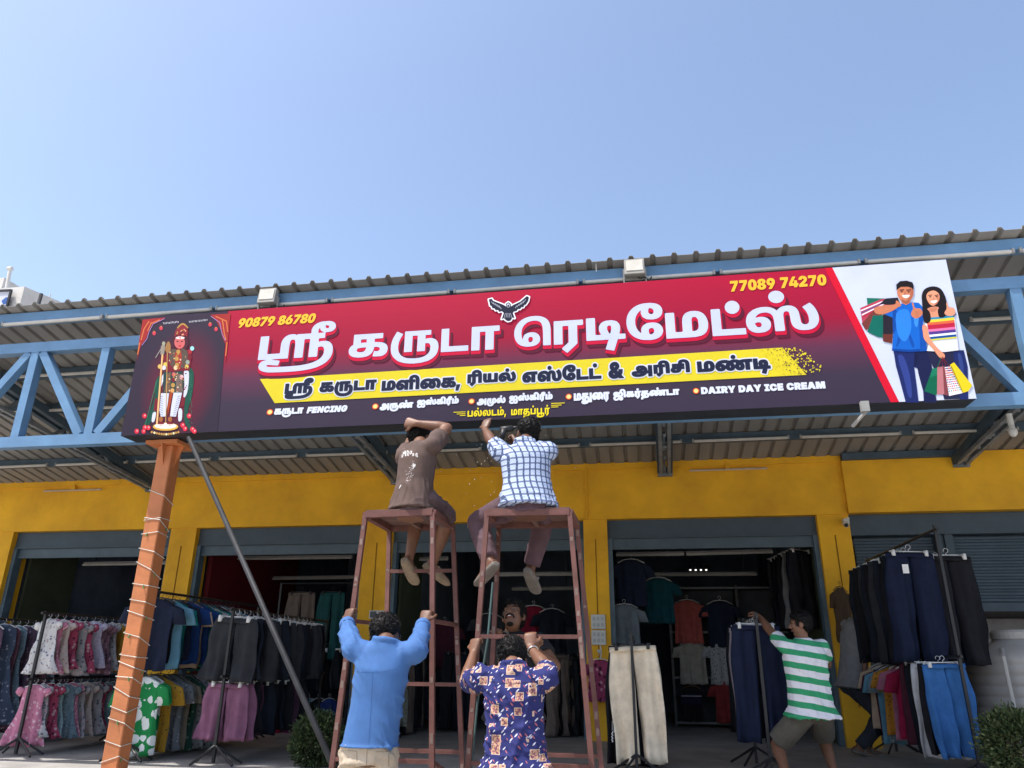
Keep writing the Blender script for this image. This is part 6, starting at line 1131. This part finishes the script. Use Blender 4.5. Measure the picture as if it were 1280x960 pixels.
for i, (px, py, m, lk) in enumerate([(700, 812, kh, 'taupe trousers'), (688, 812, bd, 'blue-black trousers'), (712, 812, bk, 'black trousers'), (722, 815, ch, 'charcoal trousers'), (570, 810, bk, 'black trousers'), (582, 812, bd, 'blue-black trousers')]): hang('trousers', m, P(px, py, 10.9+.1*i), .9, lk+' deep in the third bay, %s behind the scaffolds' % (ORD[i] if i else 'first'), None, M_hang2)
# stand of beige trousers
z = 1.615; X = -.145; rack('slim black stand of cream trousers in front of the fourth bay', X, 7.52, 8.6, [z+.01], top=z+.03, slim=True)
bt = cl('cream', (.78, .66, .50)); kids_ = [('trousers', bt, 'cream trousers'), ('trousers', bk, 'black trousers'), ('trousers', cl('stone', (.60, .52, .42)), 'stone trousers'), ('trousers', nv, 'navy trousers'), ('trousers', bt, 'cream trousers'), ('trousers', bk, 'black trousers'), ('trousers', wh, 'light grey trousers')]
rail_run((X, 7.60, z), .13, kids_, 'slim stand left of the fourth bay', 'trousers on the slim stand', hm=M_hang2, jit=.06, scale=1.0)
# stand of navy trousers the boy is moving
X = 1.01; rack('slim black stand of navy trousers that the boy is reaching for', X, 7.52, 8.5, [1.80], top=1.82, slim=True)
nb = cl('navy_trouser', (.011, .016, .040)); rail_run((X, 7.60, 1.80), .13, [('trousers', nb, 'navy trousers'), ('trousers', bk, 'black trousers'), ('trousers', nb, 'navy trousers'), ('trousers', cl('dusk', (.26, .22, .24)), 'dusky grey trousers'), ('trousers', bk, 'black trousers')], 'the stand beside the boy', 'trousers on the stand beside the boy', hm=M_hang, jit=.12, scale=.98)
# the rack on the right
X = 2.74; rack('tall black rack of dark trousers with blue trousers below, near the shutters', X, 7.65, 10.0, [2.60, 1.47], top=2.62)
rail_run((X-.16, 7.98, 2.50), .16, [('trousers', nb, 'tagged navy trousers'), ('trousers', bd, 'blue-black trousers'), ('trousers', bk, 'black trousers'), ('trousers', bd, 'blue-black trousers'), ('trousers', ch, 'charcoal trousers'), ('trousers', bk, 'black trousers'), ('trousers', bd, 'blue-black trousers'), ('trousers', ch, 'charcoal trousers'), ('trousers', bk, 'black trousers'), ('trousers', bd, 'blue-black trousers')], 'top rail of the right rack', 'dark trousers on the right rack', hm=M_hang, jit=.25)
rail_run((X+.22, 8.10, 2.48), .3, [('trousers', bk, 'black trousers'), ('trousers', nb, 'navy trousers')], 'the outer side of the right rack', 'dark trousers on the right rack', hm=M_hang, jit=.25)
p = P(1132, 711, 7.92); mb = MB(); mb.box(p, (.055, .004, .085)); solo(mb, 'price_tag', mat('paper', (.8, .8, .8), .7), 'white paper tag pinned to the front navy trousers', 'tag')
cb = cl('cornflower', (.036, .125, .33)); pkr = cl('rose', (.42, .16, .24)); rdd = cl('cherry', (.25, .012, .05))
rail_run((X-.12, 7.72, 1.47), .125, [('capri', cb, 'cornflower blue trousers'), ('capri', bk, 'black trousers'), ('capri', wh, 'light grey trousers'), ('capri', bk, 'black trousers'), ('capri', bd, 'blue-black trousers'), ('capri', mg_, 'maroon trousers')], 'lower rail of the right rack', 'clothes on the lower right rail', hm=M_hang, jit=.1, scale=.86)
rail_run((X-.12, 8.50, 1.47), .13, [('shirt', rdd, 'cherry red top'), ('shirt', pkr, 'rose pink top'), ('shirt', cl('moss', (.12, .12, .04)), 'moss green top'), ('shirt', orn, 'orange printed top'), ('shirt', bl, 'slate printed top'), ('shirt', lb, 'sky blue top'), ('shirt', mg_, 'maroon top'), ('shirt', be, 'beige top'), ('shirt', bd, 'blue-black top')], 'lower right rail behind the trousers', 'clothes on the lower right rail', hm=M_hang, jit=.3)
hang('shirt', cl('cocoa', (.09, .055, .035)), P(1049, 728, 10.2), .9, 'cocoa brown shirt hanging against the right yellow pillar', None, M_hang2, .95)
# inside the fourth bay
for px, py, Y, kind, m, lk, s_ in [(788, 694, 11.4, 'tee', nv, 'navy T-shirt hanging high at the left of the fourth bay', 1), (822, 717, 11.9, 'tee', cl('deep_teal', (.008, .06, .075)), 'dark teal T-shirt hanging high in the fourth bay', 1), (780, 750, 11.3, 'tee', cl('ash', (.20, .24, .27)), 'ash grey T-shirt above the cream trousers', .95),
    (858, 745, 12.9, 'tee', cl('coral', (.42, .10, .085)), 'coral T-shirt on the top shelf bay of the fourth bay', 1), (899, 746, 12.9, 'tee', nv, 'dark navy T-shirt beside the coral one', 1), (864, 797, 12.9, 'tee', cl('oat', (.34, .31, .27)), 'oatmeal T-shirt under the coral one', .95), (902, 797, 12.9, 'tee', sg, 'grey patterned T-shirt right of the oatmeal one', .95), (864, 853, 12.9, 'kidtee', bk, 'black folded top on a brown hanger on the lowest shelf', .9), (908, 846, 12.9, 'tee', cl('brick', (.24, .035, .035)), 'brick red T-shirt on the lowest shelf bay', .9)]:
    hang(kind, m, P(px, py, Y), .05, lk, None, M_hang3 if 'brown' in lk else M_hang, s_)
sh = empty('display_shelf', (.9, 13.1, .45), 'dark display shelf with T-shirts at the back of the fourth bay', 'shelf')
for x in (P(839, 800, 13.1).x, P(925, 800, 13.1).x, P(985, 800, 13.1).x):
    mb = MB(); mb.bb((x-.02, 13.0, .46), (x+.02, 13.35, 2.6)); mb.build('upright', M_rack, sh)
xa, xb = P(839, 800, 13.1).x, P(985, 800, 13.1).x
for z in (1.86, 1.17, .52, 2.55): mb = MB(); mb.bb((xa, 12.98, z-.015), (xb, 13.36, z+.015)); mb.build('shelf_board', mat('shelf_grey', (.12, .13, .14), .5), sh)
mb = MB(); mb.bb((xa, 13.37, .46), (xb, 13.39, 2.6)); mb.build('back_board', mat('shelf_back', (.05, .055, .065), .8), sh)
mb = MB(); q = P(864, 874, 12.95); mb.box(q, (.34, .2, .16)); mb.box(q+V((0, -.01, .05)), (.35, .21, .05), None, 1); solo(mb, 'folded_clothes', [cl('ink', (.02, .02, .04)), wh], 'dark clothes with a white band folded on the lowest shelf', 'folded clothes', bevel=.02)
for i in range(8): hang('trousers', [bk, bd, cl('mid_grey', (.17, .17, .18)), bk, ch, bk, bd, ch][i], V((2.14-.02*i, 10.98+.15*i, 2.93)), .75+rnd.uniform(-.2, .2), '%s high on the right wall of the fourth bay, %s from the front' % (['black trousers', 'blue-black trousers', 'grey trousers', 'black trousers', 'charcoal trousers', 'black trousers', 'blue-black trousers', 'charcoal trousers'][i], ORD[i] if i else 'first'), 'trousers on the right wall of the fourth bay', M_hang)
mb = MB(); mb.tube([(2.16, 10.9, 2.94), (2.0, 12.3, 2.94)], .014, 8); solo(mb, 'wall_rail', M_rack, 'black rail high on the right wall of the fourth bay', 'rail')
# blouse on the pillar
hang('blouse', pc('magenta_print', (.26, .04, .10), (.50, .24, .30), (.07, .01, .03), 16, .40), P(750, 818, 10.3), .0, 'magenta printed blouse hanging on the yellow pillar under the switchboard', None, M_hang, .95)

# white print down the side of the black trousers behind the cream pair
bt2 = [o for o in bpy.data.objects if o.get('label', '').startswith('black trousers, slim stand left of the fourth bay, second')][0]; bpy.context.view_layer.update()
mb = MB(); YY = 7.585
def q3(px, py): return P(px, py, YY)
mb.tube([q3(765.4, 897), (q3(767, 900)), q3(768, 896.5)], .004, 5); mb.tube([q3(767.4, 899), q3(767.6, 915)], .0035, 5); mb.tube([q3(765.3, 901), q3(765.3, 913)], .002, 5)
mb.tube([q3(764.5+1.8*(.5+.5*math.sin(t*1.55)), 914.5+t*.9) for t in [i*.5 for i in range(30)]], .004, 5)
o = mb.build('side_print', mat('print_white', (.7, .7, .72), .7), None); o.parent = bt2; o.matrix_parent_inverse = bt2.matrix_world.inverted()
# ---------------------------------------------------------------- small things on the front
M_white = mat('white_plastic', (.62, .62, .60), .45, .06)
fl_first = None
def floodlight(px, py, label):
    p = P(px, py, 6.12); r = empty('floodlight', (p.x, 6.16, p.z-.12), label, 'floodlight', 'floodlights on the canopy edge')
    R = Euler((math.radians(-8), 0, 0)).to_matrix()
    mb = MB(); mb.box(p, (.185, .06, .17), R); mb.build('housing', mat('flood_body', (.30, .29, .27), .5), r, bevel=.006)
    mb = MB(); mb.box(p+V((0, -.032, .012)), (.150, .006, .115), R); mb.build('glass', mat('flood_glass', (.60, .58, .52), .25), r)
    mb = MB(); mb.box(p+V((0, -.030, -.068)), (.165, .006, .026), R); mb.build('label_strip', mat('flood_label', (.55, .53, .48), .5), r)
    mb = MB(); mb.bar(p+V((-.10, .02, 0)), p+V((-.10, .03, -.14)), .012, .03); mb.bar(p+V((.10, .02, 0)), p+V((.10, .03, -.14)), .012, .03); mb.bar(p+V((-.10, .03, -.14)), p+V((.10, .03, -.14)), .03, .012); mb.build('bracket', M_cap, r)
    mb = MB(); mb.tube([p+V((.03, .02, -.085)), p+V((.05, -.01, -.12)), p+V((.09, 0, -.10)), p+V((.13, .05, -.12)), p+V((.15, .06, -.07))], .006, 6); mb.build('cable', M_rack, r)
floodlight(335, 371, 'small white floodlight on the canopy edge above the left phone number')
floodlight(793, 335, 'small white floodlight on the canopy edge above the middle of the signboard')
p = P(745, 330, 6.15); mb = MB(); mb.tube([p+V((0, 0, -.08)), p+V((.0, 0, .0)), p+V((.006, 0, .03))], .004, 5); solo(mb, 'wire_end', M_white, 'short white wire sticking up from the canopy edge', 'wire')
# switchboard, junction boxes, pipes on the beam
p = P(748, 787, 10.47); sb = empty('switchboard', (p.x, 10.5, p.z-.2), 'white two-part switchboard on the middle yellow pillar', 'switchboard')
for dz in (.10, -.10):
    mb = MB(); mb.box((p.x, 10.495, p.z+dz), (.19, .05, .185)); o = mb.build('switch_plate', M_white, sb, bevel=.006)
    for i in range(3):
        for k in range(2): mb = MB(); mb.box((p.x-.055+.055*i, 10.466, p.z+dz+.04-.08*k), (.034, .012, .045)); mb.build('switch', mat('switch_grey', (.48, .48, .47), .4), o)
mb = MB(); mb.tube([(p.x+.02, 10.47, p.z-.2), (p.x+.03, 10.45, p.z-.3), (p.x+.02, 10.46, p.z-.36)], .008, 6); mb.ball((p.x, 10.46, p.z-.27), .025); mb.build('plug', M_white, sb)
def conduit(pts, label): mb = MB(); mb.tube(pts, .012, 8); solo(mb, 'conduit', M_yel, label, 'conduit')
a = P(732, 585, 10.47); b = P(735, 651, 10.47); conduit([(a.x, 10.47, a.z+.02), (a.x, 10.47, b.z+.02), (a.x-.14, 10.47, b.z+.02)], 'yellow painted conduit running down the front beam')
a = P(470, 768, 10.47); mb = MB(); mb.box((a.x, 10.50, a.z), (.22, .012, .11)); mb.box((a.x-.05, 10.492, a.z), (.09, .006, .085), None, 1); 
for k in range(3): mb.box((a.x+.06, 10.492, a.z+.03-.03*k), (.075-.012*k, .006, .010), None, 2)
o = solo(mb, 'notice_plate', [M_white, mat('notice_disc', (.10, .10, .11), .5), mat('notice_line', (.35, .10, .10), .5)], 'small black and white notice on the yellow pillar behind the blue shirt', 'sign')
for px, py, label in [(183//2, 613, 'thin pinkish tube lamp on the left end of the yellow beam'), (910, 587, 'thin pinkish tube lamp on the yellow beam right of the middle')]:
    p = P(px, py, 10.45); r = empty('wall_lamp', (p.x, 10.45, p.z-.02), label, 'lamp', 'tube lamps on the yellow beam')
    mb = MB(); mb.tube([(p.x-.52, 10.44, p.z), (p.x+.52, 10.44, p.z)], .014, 8); mb.build('tube', mat('lamp_tube', (.52, .42, .33), .4), r); mb = MB(); mb.bb((p.x-.03, 10.44, p.z), (p.x+.03, 10.498, p.z+.09)); mb.build('mount', M_yel, r)
# cctv and bulbs on the right
p = P(1062, 650, 10.3); r = empty('security_camera', (p.x, 10.4, p.z-.08), 'small white security camera under the beam at the right pillar', 'camera')
mb = MB(); mb.tube([(p.x, 10.5, p.z+.03), (p.x, 10.36, p.z+.03)], .02, 8); mb.box((p.x-.02, 10.42, p.z), (.07, .10, .07)); mb.build('mount', M_white, r, bevel=.005); mb = MB(); mb.tube([(p.x-.02, 10.40, p.z-.03), (p.x-.06, 10.26, p.z-.07)], .033, 12); mb.build('lens_body', M_white, r, smooth=False); mb = MB(); mb.tube([(p.x-.06, 10.258, p.z-.072), (p.x-.063, 10.25, p.z-.075)], .026, 12); mb.build('lens', M_rack, r)
p = P(1266, 540, 8.4); r = empty('bulb_lamp', (p.x, 8.4, p.z-.08), 'white bulb lamp hanging under the canopy at the right edge', 'lamp')
mb = MB(); mb.tube([p+V((0, 0, .2)), p+V((0, 0, .06))], .03, 10); mb.build('holder', M_white, r); mb = MB(); mb.ball(p, (.045, .045, .055)); mb.tube([p+V((0, 0, .03)), p+V((0, 0, .07))], .03, 10); mb.build('bulb', M_white, r, smooth=True)
# air conditioner and ring lamp in the first bay, lamps in the bays
p = P(57, 704, 12.2); r = empty('air_conditioner', (p.x, 12.2, p.z-.15), 'pale air conditioner high inside the first bay', 'air conditioner')
mb = MB(); mb.box(p, (.36, .5, .26)); mb.build('casing', mat('ac_grey', (.30, .31, .31), .5), r, bevel=.02); mb = MB(); [mb.box(p+V((0, -.255, -.09+.03*k)), (.30, .012, .008)) for k in range(5)]; mb.build('grille', M_rack, r)
p = P(52, 723, 11.6); mb = MB(); mb.tube([p+V((.12*math.cos(a), 0, .12*math.sin(a))) for a in [i*math.pi/12 for i in range(25)]], .012, 8); solo(mb, 'hoop', M_white, 'thin white hoop hanging inside the first bay', 'hoop', smooth=True)
BT = [((104, 706), (216, 704), 11.5), ((265, 699), (440, 697), 11.7), ((322, 724), (450, 722), 13.0), ((770, 694), (855, 693), 11.8), ((858, 693), (966, 690), 11.8), ((808, 719), (946, 718), 13.2), ((490, 700), (560, 699), 11.8), ((612, 719), (722, 718), 12.2), ((640, 737), (722, 736), 13.5)]
for i, (a, b, Y) in enumerate(BT):
    a, b = P(*a, Y), P(*b, Y); c = (a+b)/2; r = empty('shop_tube_light', (c.x, Y, c.z), 'white tube light on the ceiling inside the %s bay, %s' % (['first', 'second', 'second', 'fourth', 'fourth', 'fourth', 'third', 'third', 'third'][i], ['long one', 'front row', 'rear row', 'front row left', 'front row right', 'rear row', 'at the left', 'front row', 'rear row'][i]), 'tube light', 'tube lights inside the shop')
    mb = MB(); mb.tube([a, b], .02, 8); mb.build('tube', M_tube, r); mb = MB(); mb.bar(a+V((0, .03, .03)), b+V((0, .03, .03)), .05, .03); mb.build('batten', mat('batten', (.30, .31, .32), .5), r); mb = MB(); mb.bar(a+V((.2, .03, .03)), a+V((.2, .03, 3.9-a.z)), .012, .012); mb.bar(b+V((-.2, .03, .03)), b+V((-.2, .03, 3.9-b.z)), .012, .012); mb.build('drop_rod', M_rack, r)
for k in range(4):
    p = P(863+6.6*k, 712.5, 14); r = empty('spot_lamp', p, 'tiny lit spot lamp at the back of the fourth bay, %s in the row' % ['first', 'second', 'third', 'fourth'][k], 'lamp', 'row of lit spot lamps')
    mb = MB(); mb.ball(p, (.019, .015, .012)); mb.build('lens', mat('lamp_lit', (.9, .9, .9), .4, emit=((1, .97, .9), .9)), r); mb = MB(); mb.tube([p+V((0, .0, .015)), p+V((0, .0, .09))], .03, 8); mb.build('shade', M_rack, r)
# round clipped bushes
M_leaf = mat('bush_leaf', (.055, .085, .030), .7, .35, 18, spec=.3); M_stem = mat('bush_stem', (.20, .15, .10), .8)
def bush(c, R, label, n, bot):
    r = empty('round_bush', (c.x, c.y, bot), label, 'bush', 'clipped bushes'); rr_ = random.Random(int(R*1000)); mb = MB()
    for i in range(n):
        u = V((rr_.gauss(0, 1), rr_.gauss(0, 1), rr_.gauss(0, 1))).normalized(); lum = .80+.16*mnoise.noise(u*2.6)+.05*mnoise.noise(u*7); p = c+V((u.x, u.y, u.z*1.02))*R*(lum+rr_.uniform(-.20, .13)*(1 if i % 5 else 2.0))
        d = (u+V((rr_.uniform(-.8, .8), rr_.uniform(-.8, .8), rr_.uniform(-.4, .9)))).normalized(); s = d.orthogonal().normalized(); s = (Matrix.Rotation(rr_.uniform(0, 6.3), 3, d)@s)*rr_.uniform(.006, .010); L = rr_.uniform(.025, .05); mb.add([p, p+d*L*.5+s, p+d*L, p+d*L*.5-s], [(0, 1, 2, 3)], rr_.choice((0, 0, 1, 2)))
    mb.build('foliage', [M_leaf, mat('bush_leaf_dark', (.028, .052, .020), .7, .3, 18, spec=.3), mat('bush_leaf_pale', (.11, .135, .055), .7, .3, 18, spec=.3)], r)
    mb = MB()
    for i in range(12):
        a = rr_.uniform(0, 6.3); e = c+V((math.cos(a)*R*.78, math.sin(a)*R*.78, rr_.uniform(-.3, .6)*R)); mb.tube([V((c.x+rr_.uniform(-.03, .03), c.y, bot)), c+V((math.cos(a)*R*.25, math.sin(a)*R*.25, -R*.4)), c.lerp(e, .6), e], [.014, .010, .007, .003], 5)
    mb.build('stem', M_stem, r)
c = P(397, 926, 7.45); bush(c, .262, 'round green clipped bush at the foot of the slanting pipe', 9000, .45)
c = P(1272, 932, 7.0); bush(c, .27, 'round green clipped bush at the bottom right beside the water tank', 9000, .45)
# water tank on the right
p = P(1282, 860, 8.6); tk = empty('water_tank', (p.x, 8.6, .45), 'pale grey plastic water tank in front of the half-open shutter', 'water tank'); M_tank = mat('tank_grey', (.36, .345, .33), .5, .06, 4)
h = P(1255, 815, 8.6).z; k = P(1232, 860, 8.6).x; Rt = p.x-k+.12; prof = [(Rt*.98, .0)]
for i in range(9): z = .1+i*(h-.75)/8; prof += [(Rt, z), (Rt, z+.07), (Rt*.975, z+.085)]
z = h-.45; prof += [(Rt, z-.1), (Rt*.96, z-.04), (Rt*.80, z+.03), (Rt*.45, z+.09), (Rt*.42, z+.12)]
mb = MB(); mb.lathe((p.x, 8.6, .45), prof, 40); mb.build('body', M_tank, tk, smooth=True); mb = MB(); mb.lathe((p.x, 8.6, .45+z+.12), [(Rt*.44, 0), (Rt*.44, .06), (Rt*.40, .085), (Rt*.1, .1)], 32); mb.build('lid', M_tank, tk, smooth=False)
mb = MB(); mb.tube([(p.x-Rt*.55, 8.3, .45+z+.02), (p.x-Rt*.72, 8.1, .45+z-.05), (p.x-Rt*.75, 8.05, .5)], .02, 8); mb.build('pipe', M_tank, tk)
mb = MB(); q = P(1222, 850, 9.2); 
for i in range(160): u = V((rnd.gauss(0, .12), rnd.gauss(0, .1), rnd.gauss(0, .07))); d = V((rnd.uniform(-1, 1), rnd.uniform(-1, 1), rnd.uniform(-1, 1))).normalized()*.06; s = d.orthogonal()*.5; mb.add([q+u, q+u+d+s, q+u+d*2, q+u+d-s], [(0, 1, 2, 3)])
o = solo(mb, 'green_netting', mat('netting', (.02, .14, .07), .8), 'crumpled green netting between the shutter post and water tank', 'netting')
# person half hidden behind the right rack
J = torso(1070, 775, 9.7, 1066, 850, 9.7, .17, -1.2); J['head'] = P(1076, 758, 9.75); arm(J, 'L', P(1082, 840, 9.9), (0, 0, -1)); arm(J, 'R', P(1080, 872, 9.4), (0, -.3, -1))
for q in 'LR': leg(J, q, V((J['pelvis'].x+(.06 if q == 'L' else -.06), 9.72+(.1 if q == 'L' else -.1), .54)), (1, 0, 0), V((.17, 0, -.03)))
person('person in a grey shirt and dark trousers half hidden behind the right rack', J, (1, .3, 0), shirt=mat('shirt_grey', (.20, .20, .21), .9, .1, 9, .2, 200), sleeve=.7, lower=M_jean, leglen=1.95, seed=8, shoe=M_sandal2, shirt_fold=.008)
# dark power tool and flying chips
p = P(630, 541, 5.62); mb = MB(); mb.tube([p+V((-.02, 0, -.06)), p+V((0, 0, .03))], .022, 10); mb.tube([p+V((-.03, .02, .03)), p+V((.06, .05, .05))], [.028, .024], 12); mb.tube([p+V((.06, .05, .05)), p+V((.11, .06, .065))], [.016, .008], 8); solo(mb, 'power_drill', mat('drill_dark', (.02, .022, .026), .5), 'dark power tool in the raised hand of the man in the checked shirt', 'power tool', smooth=True)
mb = MB()
for i in range(70):
    t = rnd.random(); q = P(628+rnd.gauss(-8, 18+22*t), 545+120*t*rnd.random()+rnd.gauss(0, 8), rnd.uniform(5.3, 5.6)); s = rnd.uniform(.002, .005); mb.box(q, (s, s, s*1.4), (rnd.random(), rnd.random(), 0))
tag(mb.build('flying_chips', mat('chips', (.75, .70, .62), .6), None), kind='stuff')
# white building far behind on the left
wb = empty('white_building', (-33, 33, 0), 'white building far behind the left end of the canopy roof', 'building'); M_wb = mat('white_wall', (.62, .60, .57), .85, .08, .5, dirt=(.45, .43, .41))
a = P(-60, 362, 30); b = P(31, 357, 30); c = P(76, 388, 34); d = P(50, 372, 32)
mb = MB(); mb.prism([(a.x-4, 30, 0), (b.x, 30, 0), (b.x+.9, 33, 0), (c.x, 36, 0), (c.x, 42, 0), (a.x-4, 42, 0)], (0, 0, b.z-.05)); mb.build('wall', M_wb, wb)
mb = MB(); mb.bb((a.x-4, 31, b.z-.05), (P(6, 345, 31).x, 36, P(4, 347, 31).z)); mb.build('stair_tower', M_wb, wb)
p = P(10, 355, 30.6); q = P(13, 335, 30.6); mb = MB(); mb.tube([(p.x, 30.6, p.z-.3), (q.x, 30.6, q.z)], .09, 10); mb.tube([(q.x-.12, 30.6, q.z-.05), (q.x+.12, 30.6, q.z-.05)], .12, 10); mb.build('vent_pipe', M_wb, wb)
p = P(49, 381, 30.4); mb = MB(); e1 = P(45, 388, 29.9); e2 = P(52, 367, 29.9); mb.bar(e1+V((0, 0, -1.2)), e2, .12, .12); mb.build('drain_pipe', mat('pipe_dark', (.05, .05, .055), .6), wb)
p = P(62, 372, 33); mb = MB(); mb.tube([(p.x, 33, p.z-.8), (p.x, 33, p.z+.2)], .04, 6); mb.build('rod', M_wb, wb)
sbd = empty('wall_banner', (P(4, 380, 29.9).x, 29.9, P(4, 392, 29.9).z), 'blue and white printed banner on the white building at the left edge', 'banner')
e1, e2 = P(-30, 366, 29.9), P(16, 364, 29.9); mb = MB(); mb.bb((e1.x, 29.82, e1.z-1.6), (e2.x, 29.9, e1.z)); mb.build('cloth', pc('banner_print', (.55, .58, .66), (.05, .12, .35), (.30, .32, .40), 1.6, .34), sbd)
mb = MB()
for s_, t_ in (((e1.x, e1.z), (e2.x, e2.z)), ((e2.x, e2.z), (e2.x, e2.z-1.6))): mb.bar((s_[0], 29.80, s_[1]), (t_[0], 29.80, t_[1]), .10, .10)
mb.build('frame', M_rack, sbd)
